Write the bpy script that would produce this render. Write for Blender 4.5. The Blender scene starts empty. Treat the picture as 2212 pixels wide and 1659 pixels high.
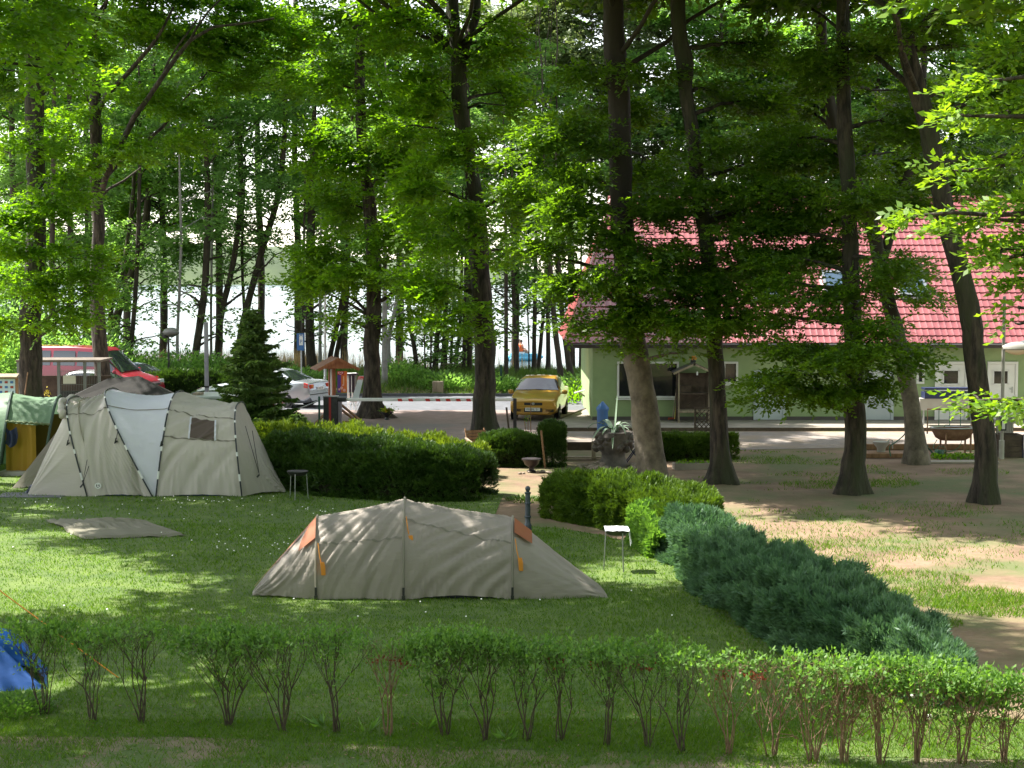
import bpy, math, random
import numpy as np
from mathutils import Vector, Matrix, noise
S = bpy.context.scene
C = S.collection
R = math.radians
random.seed(7)
# ---------------------------------------------------------------- camera
FP, CU, CV, EYE, HOR = 3600.0, 1106.0, 829.5, 5.0, 590.0    # focal length, centre, horizon in units of a 2212 px wide picture
PITCH = math.atan((CV - HOR) / FP)
cam_d = bpy.data.cameras.new("Camera")
cam = bpy.data.objects.new("Camera", cam_d); C.objects.link(cam)
cam.location = (0, 0, EYE)
cam.rotation_euler = (math.pi / 2 - PITCH, 0, 0)
cam_d.sensor_width = 36.0
cam_d.lens = 36.0 * FP / 2212.0
cam_d.clip_start = 0.3
cam_d.clip_end = 6000
S.camera = cam
# ---------------------------------------------------------------- sky, sun, exposure
SUN_EL = 56.0
SUN_DIR = Vector((-0.93, 0.37, 0)).normalized() * math.cos(R(SUN_EL)) + Vector((0, 0, math.sin(R(SUN_EL))))
W = bpy.data.worlds.new("World"); S.world = W; W.use_nodes = True
wn = W.node_tree.nodes; wn.clear()
sky = wn.new("ShaderNodeTexSky"); sky.sky_type = 'NISHITA'; sky.sun_disc = False
sky.sun_elevation = R(SUN_EL)
sky.sun_rotation = math.atan2(SUN_DIR.x, SUN_DIR.y)
sky.air_density = 1.0; sky.dust_density = 0.6; sky.ozone_density = 1.0
bg = wn.new("ShaderNodeBackground"); bg.inputs[1].default_value = 0.125
wo = wn.new("ShaderNodeOutputWorld")
hs = wn.new("ShaderNodeHueSaturation"); hs.inputs['Saturation'].default_value = 0.5
hz_ = wn.new("ShaderNodeMix"); hz_.data_type = 'RGBA'; hz_.blend_type = 'MULTIPLY'; hz_.inputs[0].default_value = 1.0; hz_.inputs[7].default_value = (1.06, 1.0, 0.92, 1)   # thin milky haze over the sky
W.node_tree.links.new(sky.outputs[0], hs.inputs['Color']); W.node_tree.links.new(hs.outputs[0], hz_.inputs[6]); W.node_tree.links.new(hz_.outputs[2], bg.inputs[0]); W.node_tree.links.new(bg.outputs[0], wo.inputs[0])
sd = bpy.data.lights.new("Sun", 'SUN'); sd.energy = 4.4; sd.angle = R(0.53); sd.color = (1.0, 0.95, 0.86)
so = bpy.data.objects.new("Sun", sd); C.objects.link(so)
so.rotation_euler = SUN_DIR.to_track_quat('Z', 'Y').to_euler()
so.location = (-30, 10, 40)
S.view_settings.view_transform = 'Standard'
S.view_settings.look = 'None'
S.view_settings.exposure = 1.9
S.view_settings.gamma = 1.0
S.render.engine = 'CYCLES'
S.cycles.use_denoising = True
S.cycles.max_bounces = 8
S.cycles.diffuse_bounces = 6
S.cycles.glossy_bounces = 3
S.cycles.transmission_bounces = 5
S.cycles.transparent_max_bounces = 8
S.cycles.caustics_reflective = False
S.cycles.caustics_refractive = False

# ---------------------------------------------------------------- point helpers
_cp, _sp = math.cos(PITCH), math.sin(PITCH)
def ray(u, v):
    a, b = (u - CU) / FP, (CV - v) / FP
    return Vector((a, _cp + b * _sp, -_sp + b * _cp))
def P(u, v, Y):
    d = ray(u, v); t = Y / d.y
    return Vector((d.x * t, Y, EYE + d.z * t))
def G(u, v, z=0.0):
    d = ray(u, v); t = (z - EYE) / d.z
    return Vector((d.x * t, d.y * t, z))
def px(Y): return Y / FP     # metres per picture unit at depth Y

# ---------------------------------------------------------------- mesh builder
class MB:
    def __init__(s): s.v = []; s.f = []; s.m = []
    def add(s, vs, fs, mi=0):
        o = len(s.v); s.v.extend([tuple(p) for p in vs])
        s.f.extend([tuple(i + o for i in f) for f in fs]); s.m.extend([mi] * len(fs)); return s
    def box(s, c, d, rz=0, mi=0, rx=0, ry=0, taper=1.0):
        x, y, z = d[0] / 2, d[1] / 2, d[2] / 2
        vs = []
        M = Matrix.Translation(c) @ Matrix.Rotation(rz, 4, 'Z') @ Matrix.Rotation(ry, 4, 'Y') @ Matrix.Rotation(rx, 4, 'X')
        for k, t in ((-z, 1.0), (z, taper)):
            for i, j in ((-x, -y), (x, -y), (x, y), (-x, y)): vs.append(M @ Vector((i * t, j * t, k)))
        return s.add(vs, [(0, 3, 2, 1), (4, 5, 6, 7), (0, 1, 5, 4), (1, 2, 6, 5), (2, 3, 7, 6), (3, 0, 4, 7)], mi)
    def tube(s, pts, rad, n=8, mi=0, cap=True, wob=0.0, closed=False, lobes=None):
        pts = [Vector(p) for p in pts]
        if not hasattr(rad, '__len__'): rad = [rad] * len(pts)
        vs = []; L = len(pts); prev = None
        for i, p in enumerate(pts):
            d = (pts[min(i + 1, L - 1)] - pts[max(i - 1, 0)])
            if closed: d = pts[(i + 1) % L] - pts[i - 1]
            if d.length < 1e-9: d = Vector((0, 0, 1))
            d.normalize()
            if prev is None:
                a = Vector((1, 0, 0)) if abs(d.x) < 0.9 else Vector((0, 1, 0))
                a = (a - d * a.dot(d)).normalized()
            else:
                a = (prev - d * prev.dot(d))
                a = a.normalized() if a.length > 1e-6 else Vector((1, 0, 0))
            prev = a; b = d.cross(a)
            for k in range(n):
                t = 2 * math.pi * k / n
                r = rad[i]
                if wob: r *= 1 + wob * noise.noise(Vector((math.cos(t) * 1.3 + p.x * 3, math.sin(t) * 1.3 + p.y * 3, p.z * 1.1)))
                if lobes: r *= 1 + lobes[i] * (math.cos(5 * t + pts[0].x) + .6 * math.cos(3 * t + pts[0].y))
                vs.append(p + (a * math.cos(t) + b * math.sin(t)) * r)
        fs = []
        rng = range(L if closed else L - 1)
        for i in rng:
            j = (i + 1) % L
            for k in range(n):
                k2 = (k + 1) % n
                fs.append((i * n + k, i * n + k2, j * n + k2, j * n + k))
        if cap and not closed:
            fs.append(tuple(range(n - 1, -1, -1))); fs.append(tuple((L - 1) * n + k for k in range(n)))
        return s.add(vs, fs, mi)
    def lathe(s, prof, c=(0, 0, 0), n=16, mi=0, M=None, wob=None):
        vs = []; L = len(prof); c = Vector(c)
        for i, (r, z) in enumerate(prof):
            for k in range(n):
                t = 2 * math.pi * k / n
                rr = r * (1 + (wob(t, z) if wob else 0))
                q = Vector((rr * math.cos(t), rr * math.sin(t), z))
                vs.append((M @ q if M else q) + c)
        fs = [(i * n + k, i * n + (k + 1) % n, (i + 1) * n + (k + 1) % n, (i + 1) * n + k) for i in range(L - 1) for k in range(n)]
        if prof[0][0] > 1e-4: fs.append(tuple(range(n - 1, -1, -1)))
        if prof[-1][0] > 1e-4: fs.append(tuple((L - 1) * n + k for k in range(n)))
        return s.add(vs, fs, mi)
    def grid(s, fn, nu, nv, mi=0, flip=False):
        vs = [fn(i / nu, j / nv) for j in range(nv + 1) for i in range(nu + 1)]
        w = nu + 1
        fs = [(j * w + i, j * w + i + 1, (j + 1) * w + i + 1, (j + 1) * w + i) for j in range(nv) for i in range(nu)]
        if flip: fs = [f[::-1] for f in fs]
        return s.add(vs, fs, mi)
    def slab(s, poly, z0, z1, mi=0):
        n = len(poly)
        vs = [(x, y, z0) for x, y in poly] + [(x, y, z1) for x, y in poly]
        fs = [tuple(range(n - 1, -1, -1)), tuple(range(n, 2 * n))] + [(i, (i + 1) % n, n + (i + 1) % n, n + i) for i in range(n)]
        return s.add(vs, fs, mi)
    def shift(s, d):
        d = Vector(d); s.v = [(a[0] + d.x, a[1] + d.y, a[2] + d.z) for a in s.v]; return s

def mkobj(name, mb, mats, parent=None, smooth=False, loc=None, bevel=0, world=False):
    """one mesh object; world=True when the vertices are given in world space and the parent sits elsewhere unrotated"""
    me = bpy.data.meshes.new(name)
    if world and parent is not None: mb.shift(-Vector(parent.location))
    me.from_pydata(mb.v, [], mb.f)
    if not isinstance(mats, (list, tuple)): mats = [mats]
    for m in mats: me.materials.append(m)
    if len(mats) > 1: me.polygons.foreach_set("material_index", mb.m)
    if smooth:
        me.polygons.foreach_set("use_smooth", [True] * len(me.polygons))
        if smooth != 'all': me.set_sharp_from_angle(angle=R(40))
    me.update()
    o = bpy.data.objects.new(name, me); C.objects.link(o)
    if parent is not None: o.parent = parent
    if loc is not None: o.location = loc
    if bevel:
        b = o.modifiers.new("bevel", 'BEVEL'); b.width = bevel; b.segments = 2; b.limit_method = 'ANGLE'; b.angle_limit = R(35)
    return o
def tag(o, label=None, cat=None, group=None, kind=None):
    if label: o['label'] = label
    if cat: o['category'] = cat
    if group: o['group'] = group
    if kind: o['kind'] = kind
    return o
def thing(name, label, cat, loc=(0, 0, 0), rz=0, group=None):
    o = bpy.data.objects.new(name, None); C.objects.link(o)
    o.location = loc; o.rotation_euler = (0, 0, rz); o.empty_display_size = 0.2
    return tag(o, label, cat, group)
def dup(root, loc, rz=0, label=None, sc=1.0):
    r = root.copy(); C.objects.link(r); r.location = loc; r.rotation_euler = (0, 0, rz); r.scale = (sc, sc, sc)
    if label: r['label'] = label
    for ch in list(root.children):
        c = ch.copy(); C.objects.link(c); c.parent = r
        for g in list(ch.children):
            d = g.copy(); C.objects.link(d); d.parent = c
    return r

# ---------------------------------------------------------------- materials
def new_mat(name):
    m = bpy.data.materials.new(name); m.use_nodes = True
    nt = m.node_tree; nt.nodes.clear()
    out = nt.nodes.new("ShaderNodeOutputMaterial")
    return m, nt, out
def mat(name, c1, c2=None, scale=3.0, rough=0.6, metal=0.0, bump=0.0, bscale=None, stretch=(1, 1, 1), detail=6, spec=0.5, coat=0.0, c3=None, s3=0.4, lo=0.35, hi=0.65, transl=0.0, bdist=0.02):
    m, nt, out = new_mat(name); N = nt.nodes; L = nt.links
    b = N.new("ShaderNodeBsdfPrincipled")
    b.inputs['Roughness'].default_value = rough; b.inputs['Metallic'].default_value = metal
    b.inputs['Specular IOR Level'].default_value = spec
    if coat: b.inputs['Coat Weight'].default_value = coat; b.inputs['Coat Roughness'].default_value = 0.05
    col = None
    tc = N.new("ShaderNodeTexCoord"); mp = N.new("ShaderNodeMapping"); mp.inputs['Scale'].default_value = stretch
    L.new(tc.outputs['Object'], mp.inputs[0])
    def ramp(sc, lo, hi, ca, cb, det):
        n = N.new("ShaderNodeTexNoise"); n.inputs['Scale'].default_value = sc; n.inputs['Detail'].default_value = det; n.inputs['Roughness'].default_value = 0.65
        L.new(mp.outputs[0], n.inputs['Vector'])
        r = N.new("ShaderNodeMapRange"); r.inputs[1].default_value = lo; r.inputs[2].default_value = hi
        L.new(n.outputs[0], r.inputs[0])
        mx = N.new("ShaderNodeMix"); mx.data_type = 'RGBA'; L.new(r.outputs[0], mx.inputs[0])
        for idx, c in ((6, ca), (7, cb)):
            if hasattr(c, 'is_linked') or hasattr(c, 'links'): L.new(c, mx.inputs[idx])
            else: mx.inputs[idx].default_value = (*c, 1)
        return mx.outputs[2], n
    if c2 is None: b.inputs['Base Color'].default_value = (*c1, 1)
    else:
        col, _ = ramp(scale, lo, hi, c1, c2, detail)
        if c3 is not None: col, _ = ramp(s3, 0.45, 0.62, col, c3, 5)
        L.new(col, b.inputs['Base Color'])
    if bump:
        n = N.new("ShaderNodeTexNoise"); n.inputs['Scale'].default_value = bscale or scale * 3; n.inputs['Detail'].default_value = 8
        L.new(mp.outputs[0], n.inputs['Vector'])
        bp = N.new("ShaderNodeBump"); bp.inputs['Strength'].default_value = bump; bp.inputs['Distance'].default_value = bdist
        L.new(n.outputs[0], bp.inputs['Height']); L.new(bp.outputs[0], b.inputs['Normal'])
    sh = b.outputs[0]
    if transl:
        t = N.new("ShaderNodeBsdfTranslucent"); ms = N.new("ShaderNodeMixShader"); ms.inputs[0].default_value = transl
        if col is not None: L.new(col, t.inputs[0])
        else: t.inputs[0].default_value = (*c1, 1)
        L.new(sh, ms.inputs[1]); L.new(t.outputs[0], ms.inputs[2]); sh = ms.outputs[0]
    L.new(sh, out.inputs[0])
    return m
def leafmat(name, a, b, t=0.45, tcol=None, rough=0.45, spec=0.4):
    """leaf: two-sided reflection + light through the blade; colour varies leaf by leaf (attribute rnd)"""
    m, nt, out = new_mat(name); N = nt.nodes; L = nt.links
    at = N.new("ShaderNodeAttribute"); at.attribute_name = "rnd"
    mx = N.new("ShaderNodeMix"); mx.data_type = 'RGBA'
    L.new(at.outputs['Fac'], mx.inputs[0]); mx.inputs[6].default_value = (*a, 1); mx.inputs[7].default_value = (*b, 1)
    p = N.new("ShaderNodeBsdfPrincipled"); p.inputs['Roughness'].default_value = rough; p.inputs['Specular IOR Level'].default_value = spec
    L.new(mx.outputs[2], p.inputs['Base Color'])
    tr = N.new("ShaderNodeBsdfTranslucent")
    if tcol is None: tcol = (2.6, 2.0, 0.7)
    ml = N.new("ShaderNodeMix"); ml.data_type = 'RGBA'; ml.blend_type = 'MULTIPLY'; ml.inputs[0].default_value = 1.0
    L.new(mx.outputs[2], ml.inputs[6]); ml.inputs[7].default_value = (*tcol, 1); L.new(ml.outputs[2], tr.inputs[0])
    ms = N.new("ShaderNodeMixShader"); ms.inputs[0].default_value = t
    L.new(p.outputs[0], ms.inputs[1]); L.new(tr.outputs[0], ms.inputs[2]); L.new(ms.outputs[0], out.inputs[0])
    return m

# ---------------------------------------------------------------- quads in bulk
def quads(name, V4, mats, parent=None, tri=False, rnd=None, local=False):
    """V4: (n,k,3) array, k = 3 or 4 -> one mesh of n separate faces with a random value per face"""
    n, k = V4.shape[0], V4.shape[1]
    if parent is not None and not local:
        V4 = V4 - np.array(parent.location)[None, None, :]
    me = bpy.data.meshes.new(name)
    me.vertices.add(n * k); me.vertices.foreach_set("co", V4.astype(np.float32).ravel())
    me.loops.add(n * k); me.loops.foreach_set("vertex_index", np.arange(n * k, dtype=np.int32))
    me.polygons.add(n); me.polygons.foreach_set("loop_start", np.arange(0, n * k, k, dtype=np.int32))
    at = me.attributes.new("rnd", 'FLOAT', 'FACE')
    if rnd is None: rnd = np.random.default_rng(n).random(n)
    at.data.foreach_set("value", rnd.astype(np.float32))
    me.materials.append(mats)
    me.update(); me.validate()
    o = bpy.data.objects.new(name, me); C.objects.link(o)
    if parent is not None: o.parent = parent
    return o
def unit(a): return a / np.maximum(np.linalg.norm(a, axis=-1, keepdims=True), 1e-9)
def leaf_quads(base, d, nrm, ln, wd):
    d = unit(d); s = unit(np.cross(d, nrm)); ln = ln[:, None]; wd = wd[:, None]
    nn = unit(np.cross(s, d))
    a = base; b = base + d * ln * 0.45 + s * wd * 0.5 - nn * wd * 0.12; c = base + d * ln; e = base + d * ln * 0.45 - s * wd * 0.5 - nn * wd * 0.12
    return np.stack([a, b, c, e], axis=1)
def sprays(cent, rad, ntw, axis, leaf, per, rng, droop=0.12, spread=1.0, flat=0.35, aspect=0.55, outb=0.8, up=False):
    """leafy twigs inside ellipsoids. cent (k,3), rad (k,3), ntw twigs in each -> quads, per-face random"""
    k = len(cent)
    idx = np.repeat(np.arange(k), ntw)
    n = len(idx)
    q = rng.normal(size=(n, 3)); q = unit(q) * (rng.random((n, 1)) ** 0.45)
    o = cent[idx] + q * rad[idx]
    d = o - axis[None, :]; d[:, 2] = 0; d = unit(d) * outb + rng.normal(size=(n, 3)) * 0.55
    d[:, 2] = d[:, 2] * 0.35 - droop
    if up: d[:, 2] = np.abs(d[:, 2]) + 0.8
    d = unit(d)
    nr = np.tile(np.array([[0, 0, 1.0]]), (n, 1)) + rng.normal(size=(n, 3)) * flat
    nr = unit(nr - d * np.sum(nr * d, axis=1, keepdims=True))
    side = np.cross(d, nr)
    L = leaf * per * 0.42 * (0.7 + 0.6 * rng.random((n, 1)))
    out = []; rn = []
    tw = rng.random(n)
    for i in range(per):
        t = (i + 0.7) / per
        sg = 1 if i % 2 else -1
        b = o + d * L * t - nr * (t * t) * L * 0.18
        ld = d * (0.55 + 0.3 * t) + side * sg * (0.9 - 0.5 * t) * spread + rng.normal(size=(n, 3)) * 0.22
        ln = leaf * (0.75 + 0.5 * rng.random(n))
        nn = nr + rng.normal(size=(n, 3)) * 0.38
        out.append(leaf_quads(b, ld, nn, ln, ln * aspect)); rn.append(0.6 * tw + 0.4 * rng.random(n))
    return np.concatenate(out), np.concatenate(rn)
# ================================================================ ground, lake, paths
rs = np.random.default_rng(5)
m_dirt = mat('bare_soil', (0.135, 0.083, 0.052), (0.25, 0.168, 0.110), scale=0.9, detail=10, rough=0.95, bump=0.5, bscale=14, c3=(0.10, 0.115, 0.04), s3=0.33, bdist=0.03)
m_lawn = mat('lawn_soil', (0.055, 0.10, 0.018), (0.11, 0.16, 0.03), scale=1.6, detail=9, rough=0.95, bump=0.7, bscale=30, bdist=0.03)
m_worn = mat('worn_lawn', (0.07, 0.11, 0.025), (0.19, 0.145, 0.10), scale=1.1, detail=10, rough=0.95, bump=0.6, bscale=25, lo=0.46, hi=0.58, bdist=0.02)
m_pave = mat('red_grit_paving', (0.20, 0.145, 0.13), (0.29, 0.215, 0.195), scale=2.2, detail=10, rough=0.9, bump=0.25, bscale=60, c3=(0.18, 0.155, 0.15), s3=0.25)
m_asph = mat('grey_asphalt', (0.085, 0.09, 0.105), (0.135, 0.14, 0.16), scale=3, detail=10, rough=0.85, bump=0.25, bscale=80)
m_grav = mat('grey_gravel', (0.17, 0.145, 0.13), (0.28, 0.245, 0.22), scale=4, detail=12, rough=0.95, bump=0.6, bscale=40, c3=(0.24, 0.19, 0.14), s3=0.8)
m_slab = mat('concrete_slab', (0.22, 0.195, 0.16), (0.32, 0.285, 0.235), scale=1.5, detail=9, rough=0.9, bump=0.15, bscale=50)
m_bank = mat('bank_soil', (0.04, 0.06, 0.015), (0.09, 0.12, 0.03), scale=1.5, detail=8, rough=0.95, bump=0.4)
m_edge = mat('edge_timber', (0.07, 0.05, 0.035), (0.12, 0.09, 0.06), scale=8, rough=0.9)

def gz(x, y):
    """height of the land: flat camp, a low bank, then the slope under the lake"""
    z = 0.0
    if y > 67.8: z += 0.28 * min(1, (y - 67.8) / 2.5)
    if y > 79: z -= min(1, (y - 79) / 14) * 4.5
    if y < 16: z += 0
    return z
ys = list(np.arange(-30, 10, 8)) + list(np.arange(10, 66, 2)) + list(np.arange(66, 100, 0.8)) + [110, 150, 260, 600, 1500, 4500]
xs = [-4500, -1500, -400, -150] + list(np.arange(-70, 71, 4)) + [150, 400, 1500, 4500]
g = MB(); w_ = len(xs)
g.add([(x, y, gz(x, y)) for y in ys for x in xs], [(j * w_ + i, j * w_ + i + 1, (j + 1) * w_ + i + 1, (j + 1) * w_ + i) for j in range(len(ys) - 1) for i in range(w_ - 1)])
tag(mkobj('ground', g, m_dirt, smooth='all'), kind='structure', label='brown bare soil under the trees')

def sheet(name, poly, z, m, label):
    b = MB(); b.add([(x, y, z) for x, y in poly], [tuple(range(len(poly)))])
    return tag(mkobj(name, b, m), kind='structure', label=label)
LAWN = [(-30, 17.9), (-30, 47.5), (-6.5, 47.5), (-4.6, 40.5), (-0.2, 37.3), (-0.35, 34.2), (-0.6, 32.9), (0.9, 32.5), (1.7, 31.6), (2.75, 29.6), (3.0, 26.5), (3.35, 23.2), (3.9, 21), (5.2, 18.6), (8.5, 17.2), (8.5, 16.6), (3, 17.0), (-1, 17.3), (-3.5, 17.7)]
sheet('lawn', LAWN, 0.008, m_lawn, 'green lawn the tents are pitched on')
sheet('worn_strip', [(-30, 4), (-30, 18.3), (-3.5, 18.1), (-1, 17.8), (3, 17.5), (9, 17.3), (9, 4)], 0.004, m_worn, 'worn grass strip below the row of shrubs')
sheet('car_park', [(-22, 49.2), (-22, 60.6), (3.3, 60.6), (3.3, 53.2), (0.9, 52.6), (0.9, 50.2), (0.2, 48.6), (-3, 47.6), (-6, 48.4)], 0.012, m_pave, 'pinkish gritty paving of the car park')
sheet('road', [(-90, 60.6), (-90, 67.6), (60, 67.6), (60, 60.6)], 0.008, m_asph, 'bluish grey asphalt road in front of the lake bank')
sheet('gravel_path', [(0.9, 48.2), (0.9, 52.4), (30, 52.3), (30, 48.8), (12, 48.0), (6.5, 47.0), (3, 47.2)], 0.008, m_grav, 'grey gravel path in front of the house')
# raised pavement round the house with a timber edge
pv = [(0.86, 52.75), (24, 52.75), (24, 55.6), (2.75, 55.6), (2.95, 61.2)]
b = MB(); b.slab(pv, 0.0, 0.10); tag(mkobj('pavement', b, m_slab), kind='structure', label='pale concrete pavement along the green house')
b = MB(); b.box((12.4, 52.70, 0.05), (23.2, 0.07, 0.11))
a, c_ = Vector((0.83, 52.72, 0)), Vector((2.92, 61.2, 0)); d_ = c_ - a
b.box((a + c_) / 2 + Vector((-0.03, 0, 0.055)), (d_.length, 0.06, 0.12), rz=math.atan2(d_.y, d_.x))
tag(mkobj('pavement_edge', b, m_edge), kind='structure', label='dark timber edging of the pavement')
# kerb of the road towards the bank
b = MB(); b.box((-13, 67.72, 0.05), (150, 0.12, 0.12)); tag(mkobj('kerb', b, m_asph), kind='structure', label='low kerb between road and grassy bank')
# lake
m_w, nt, out = new_mat('lake_water'); N = nt.nodes; L = nt.links
p = N.new("ShaderNodeBsdfPrincipled"); p.inputs['Base Color'].default_value = (0.05, 0.08, 0.09, 1); p.inputs['Roughness'].default_value = 0.18; p.inputs['IOR'].default_value = 1.33
tc = N.new("ShaderNodeTexCoord"); mp = N.new("ShaderNodeMapping"); mp.inputs['Scale'].default_value = (0.5, 1.6, 1)
n1 = N.new("ShaderNodeTexNoise"); n1.inputs['Scale'].default_value = 1.1; n1.inputs['Detail'].default_value = 6
bp = N.new("ShaderNodeBump"); bp.inputs['Strength'].default_value = 0.6; bp.inputs['Distance'].default_value = 0.35
L.new(tc.outputs['Object'], mp.inputs[0]); L.new(mp.outputs[0], n1.inputs[0]); L.new(n1.outputs[0], bp.inputs['Height']); L.new(bp.outputs[0], p.inputs['Normal']); L.new(p.outputs[0], out.inputs[0])
b = MB(); b.add([(-3500, 79.5, -1.2), (3500, 79.5, -1.2), (3500, 4000, -1.2), (-3500, 4000, -1.2)], [(0, 1, 2, 3)])
tag(mkobj('water', b, m_w), kind='structure', label='glittering bright lake behind the trees')
# far shore hills
m_hill = mat('far_forest', (0.03, 0.05, 0.02), (0.07, 0.10, 0.04), scale=0.03, rough=1, bump=0)
b = MB()
def hillf(s, t):
    x = -900 + 1700 * s
    r = 10 + 26 * (0.5 + 0.5 * noise.noise(Vector((x * 0.004, 3.3, 0)))) + 2.5 * noise.noise(Vector((x * 0.06, 1, 0)))
    r *= max(0.12, min(1, (120 - x) / 260))
    return (x, 900 + t * 160 + 30 * math.sin(x * 0.004), -3 + r * (1 - (1 - min(1, t * 1.6)) ** 2) + 1.5 * noise.noise(Vector((x * 0.09, t * 9, 2))))
b.grid(hillf, 260, 8)
tag(mkobj('hills', b, m_hill, smooth='all'), kind='structure', label='wooded far shore, blue with distance')

# ---------------------------------------------------------------- grass as blades (stuff)
def inside(px_, py_, poly):
    n = len(poly); r = np.zeros(len(px_), bool); j = n - 1
    for i in range(n):
        xi, yi = poly[i]; xj, yj = poly[j]
        c = ((yi > py_) != (yj > py_)) & (px_ < (xj - xi) * (py_ - yi) / (yj - yi + 1e-12) + xi)
        r ^= c; j = i
    return r
def vnoise(x, y, f, seed=0):
    """cheap value noise"""
    g_ = np.random.default_rng(seed).random((64, 64))
    X = x * f; Y = y * f; xi = np.floor(X).astype(int); yi = np.floor(Y).astype(int); fx = X - xi; fy = Y - yi
    fx = fx * fx * (3 - 2 * fx); fy = fy * fy * (3 - 2 * fy)
    a = g_[xi % 64, yi % 64]; b_ = g_[(xi + 1) % 64, yi % 64]; c = g_[xi % 64, (yi + 1) % 64]; d = g_[(xi + 1) % 64, (yi + 1) % 64]
    return (a * (1 - fx) + b_ * fx) * (1 - fy) + (c * (1 - fx) + d * fx) * fy
def blades(x, y, z, h, w, lean, rng):
    n = len(x); a = rng.random(n) * 2 * math.pi; la = rng.random(n) * 2 * math.pi
    l = lean * h * (0.4 + rng.random(n))
    p = np.stack([x, y, z], 1)
    s = np.stack([np.cos(a), np.sin(a), 0 * a], 1) * (w / 2)[:, None]
    top = p + np.stack([np.cos(la) * l, np.sin(la) * l, h], 1)
    return np.stack([p - s, p + s, top], 1)
m_grass = leafmat('grass_blade', (0.052, 0.128, 0.008), (0.118, 0.205, 0.018), t=0.45, tcol=(1.8, 1.75, 0.45), rough=0.5, spec=0.25)
m_dry = leafmat('dry_grass_blade', (0.10, 0.15, 0.03), (0.26, 0.24, 0.10), t=0.4, tcol=(1.5, 1.4, 0.7), rough=0.6, spec=0.2)
allb = []
def lawn_band(y0, y1, n, w, h0, h1):
    x = rs.uniform(-0.34 * y1 - 0.5, 0.34 * y1 + 0.5, n); y = rs.uniform(y0, y1, n)
    k = inside(x, y, LAWN) & (np.abs(x) < 0.325 * y + 0.4)
    d = vnoise(x, y, 0.9, 3); k &= rs.random(n) < 0.55 + 0.6 * d
    x, y = x[k], y[k]; n = len(x)
    h = rs.uniform(h0, h1, n) * (0.7 + 0.6 * vnoise(x, y, 0.5, 9))
    allb.append(blades(x, y, np.full(n, 0.006), h, np.full(n, w) * rs.uniform(0.7, 1.3, n), 0.7, rs))
lawn_band(16.6, 20, 75000, 0.010, 0.025, 0.07)
lawn_band(20, 26, 95000, 0.013, 0.025, 0.065)
lawn_band(26, 33, 70000, 0.017, 0.025, 0.06)
lawn_band(33, 47, 60000, 0.024, 0.03, 0.07)
tag(quads('grass', np.concatenate(allb), m_grass), kind='stuff', label='short green grass blades of the lawn')
# worn strip and weeds
allb = []
n = 70000; x = rs.uniform(-6.5, 6.5, n); y = rs.uniform(15.5, 18.4, n)
k = rs.random(n) < (vnoise(x, y, 1.1, 21) > 0.42 + (17.4 - y) * .06) * 0.65 + 0.35; x, y = x[k], y[k]; n = len(x)
allb.append(blades(x, y, np.full(n, 0.004), rs.uniform(0.02, 0.075, n), rs.uniform(0.006, 0.012, n), 0.8, rs))
tag(quads('sparse_grass', np.concatenate(allb), m_grass), kind='stuff', label='sparse grass on the worn strip in front')
allb = []
n = 90000; x = rs.uniform(-2, 19, n); y = rs.uniform(17.3, 52.3, n)
q = vnoise(x, y * 1.0, 0.35, 33) * 0.6 + vnoise(x, y, 1.7, 34) * 0.4
k = (q > 0.63) & (np.abs(x) < 0.325 * y + 0.5) & ~inside(x, y, LAWN) & (x > 3.2 + (y - 29) * 0.02) & ((y < 46.8) | (rs.random(n) < .15)); x, y = x[k], y[k]; n = len(x)
allb.append(blades(x, y, np.full(n, 0.0), rs.uniform(0.02, 0.08, n), rs.uniform(0.009, 0.018, n) * (y / 25), 0.8, rs))
# dense sunny tufts right of the blue green hedge
for (u, v, r_, k_) in ((2060, 1290, 1.0, 3000), (2160, 1310, 0.9, 2500), (1990, 1250, 0.7, 900), (1700, 1180, 0.7, 700), (1820, 1230, 0.8, 900), (1990, 1345, 0.5, 600), (1850, 1190, 1.4, 1200), (2000, 1100, 1.2, 600), (1290, 1090, .6, 300), (1900, 1045, .8, 700), (1770, 1048, .8, 700), (2100, 1020, .8, 300), (1660, 995, 1.0, 700), (1150, 1160, .5, 500)):
    c = G(u, v); a = rs.random(k_) * 6.283; r2 = r_ * np.sqrt(rs.random(k_)) * 1.2
    x = c.x + np.cos(a) * r2; y = c.y + np.sin(a) * r2 * 0.8
    allb.append(blades(x, y, np.full(k_, 0.0), rs.uniform(0.03, 0.11, k_), rs.uniform(0.009, 0.018, k_), 0.8, rs))
tag(quads('weeds', np.concatenate(allb), m_grass), kind='stuff', label='patches of grass growing on the bare soil')
# long grass on the lake bank
n = 90000; x = rs.uniform(-30, 10, n); y = rs.uniform(67.9, 79.5, n)
h = rs.uniform(0.12, 0.42, n) * (0.6 + 0.7 * vnoise(x, y, 0.6, 12)) * np.clip((y - 67.5) / 2, 0.35, 1.15)
zz = 0.28 * np.clip((y - 67.8) / 2.5, 0, 1)
tag(quads('long_grass', blades(x, y, zz, h, rs.uniform(0.025, 0.05, n), 0.5, rs), leafmat('long_grass_blade', (0.05, 0.12, 0.015), (0.12, 0.20, 0.04), t=0.4, tcol=(1.9, 1.8, 0.6))), kind='stuff', label='long grass on the bank before the lake')
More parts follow.
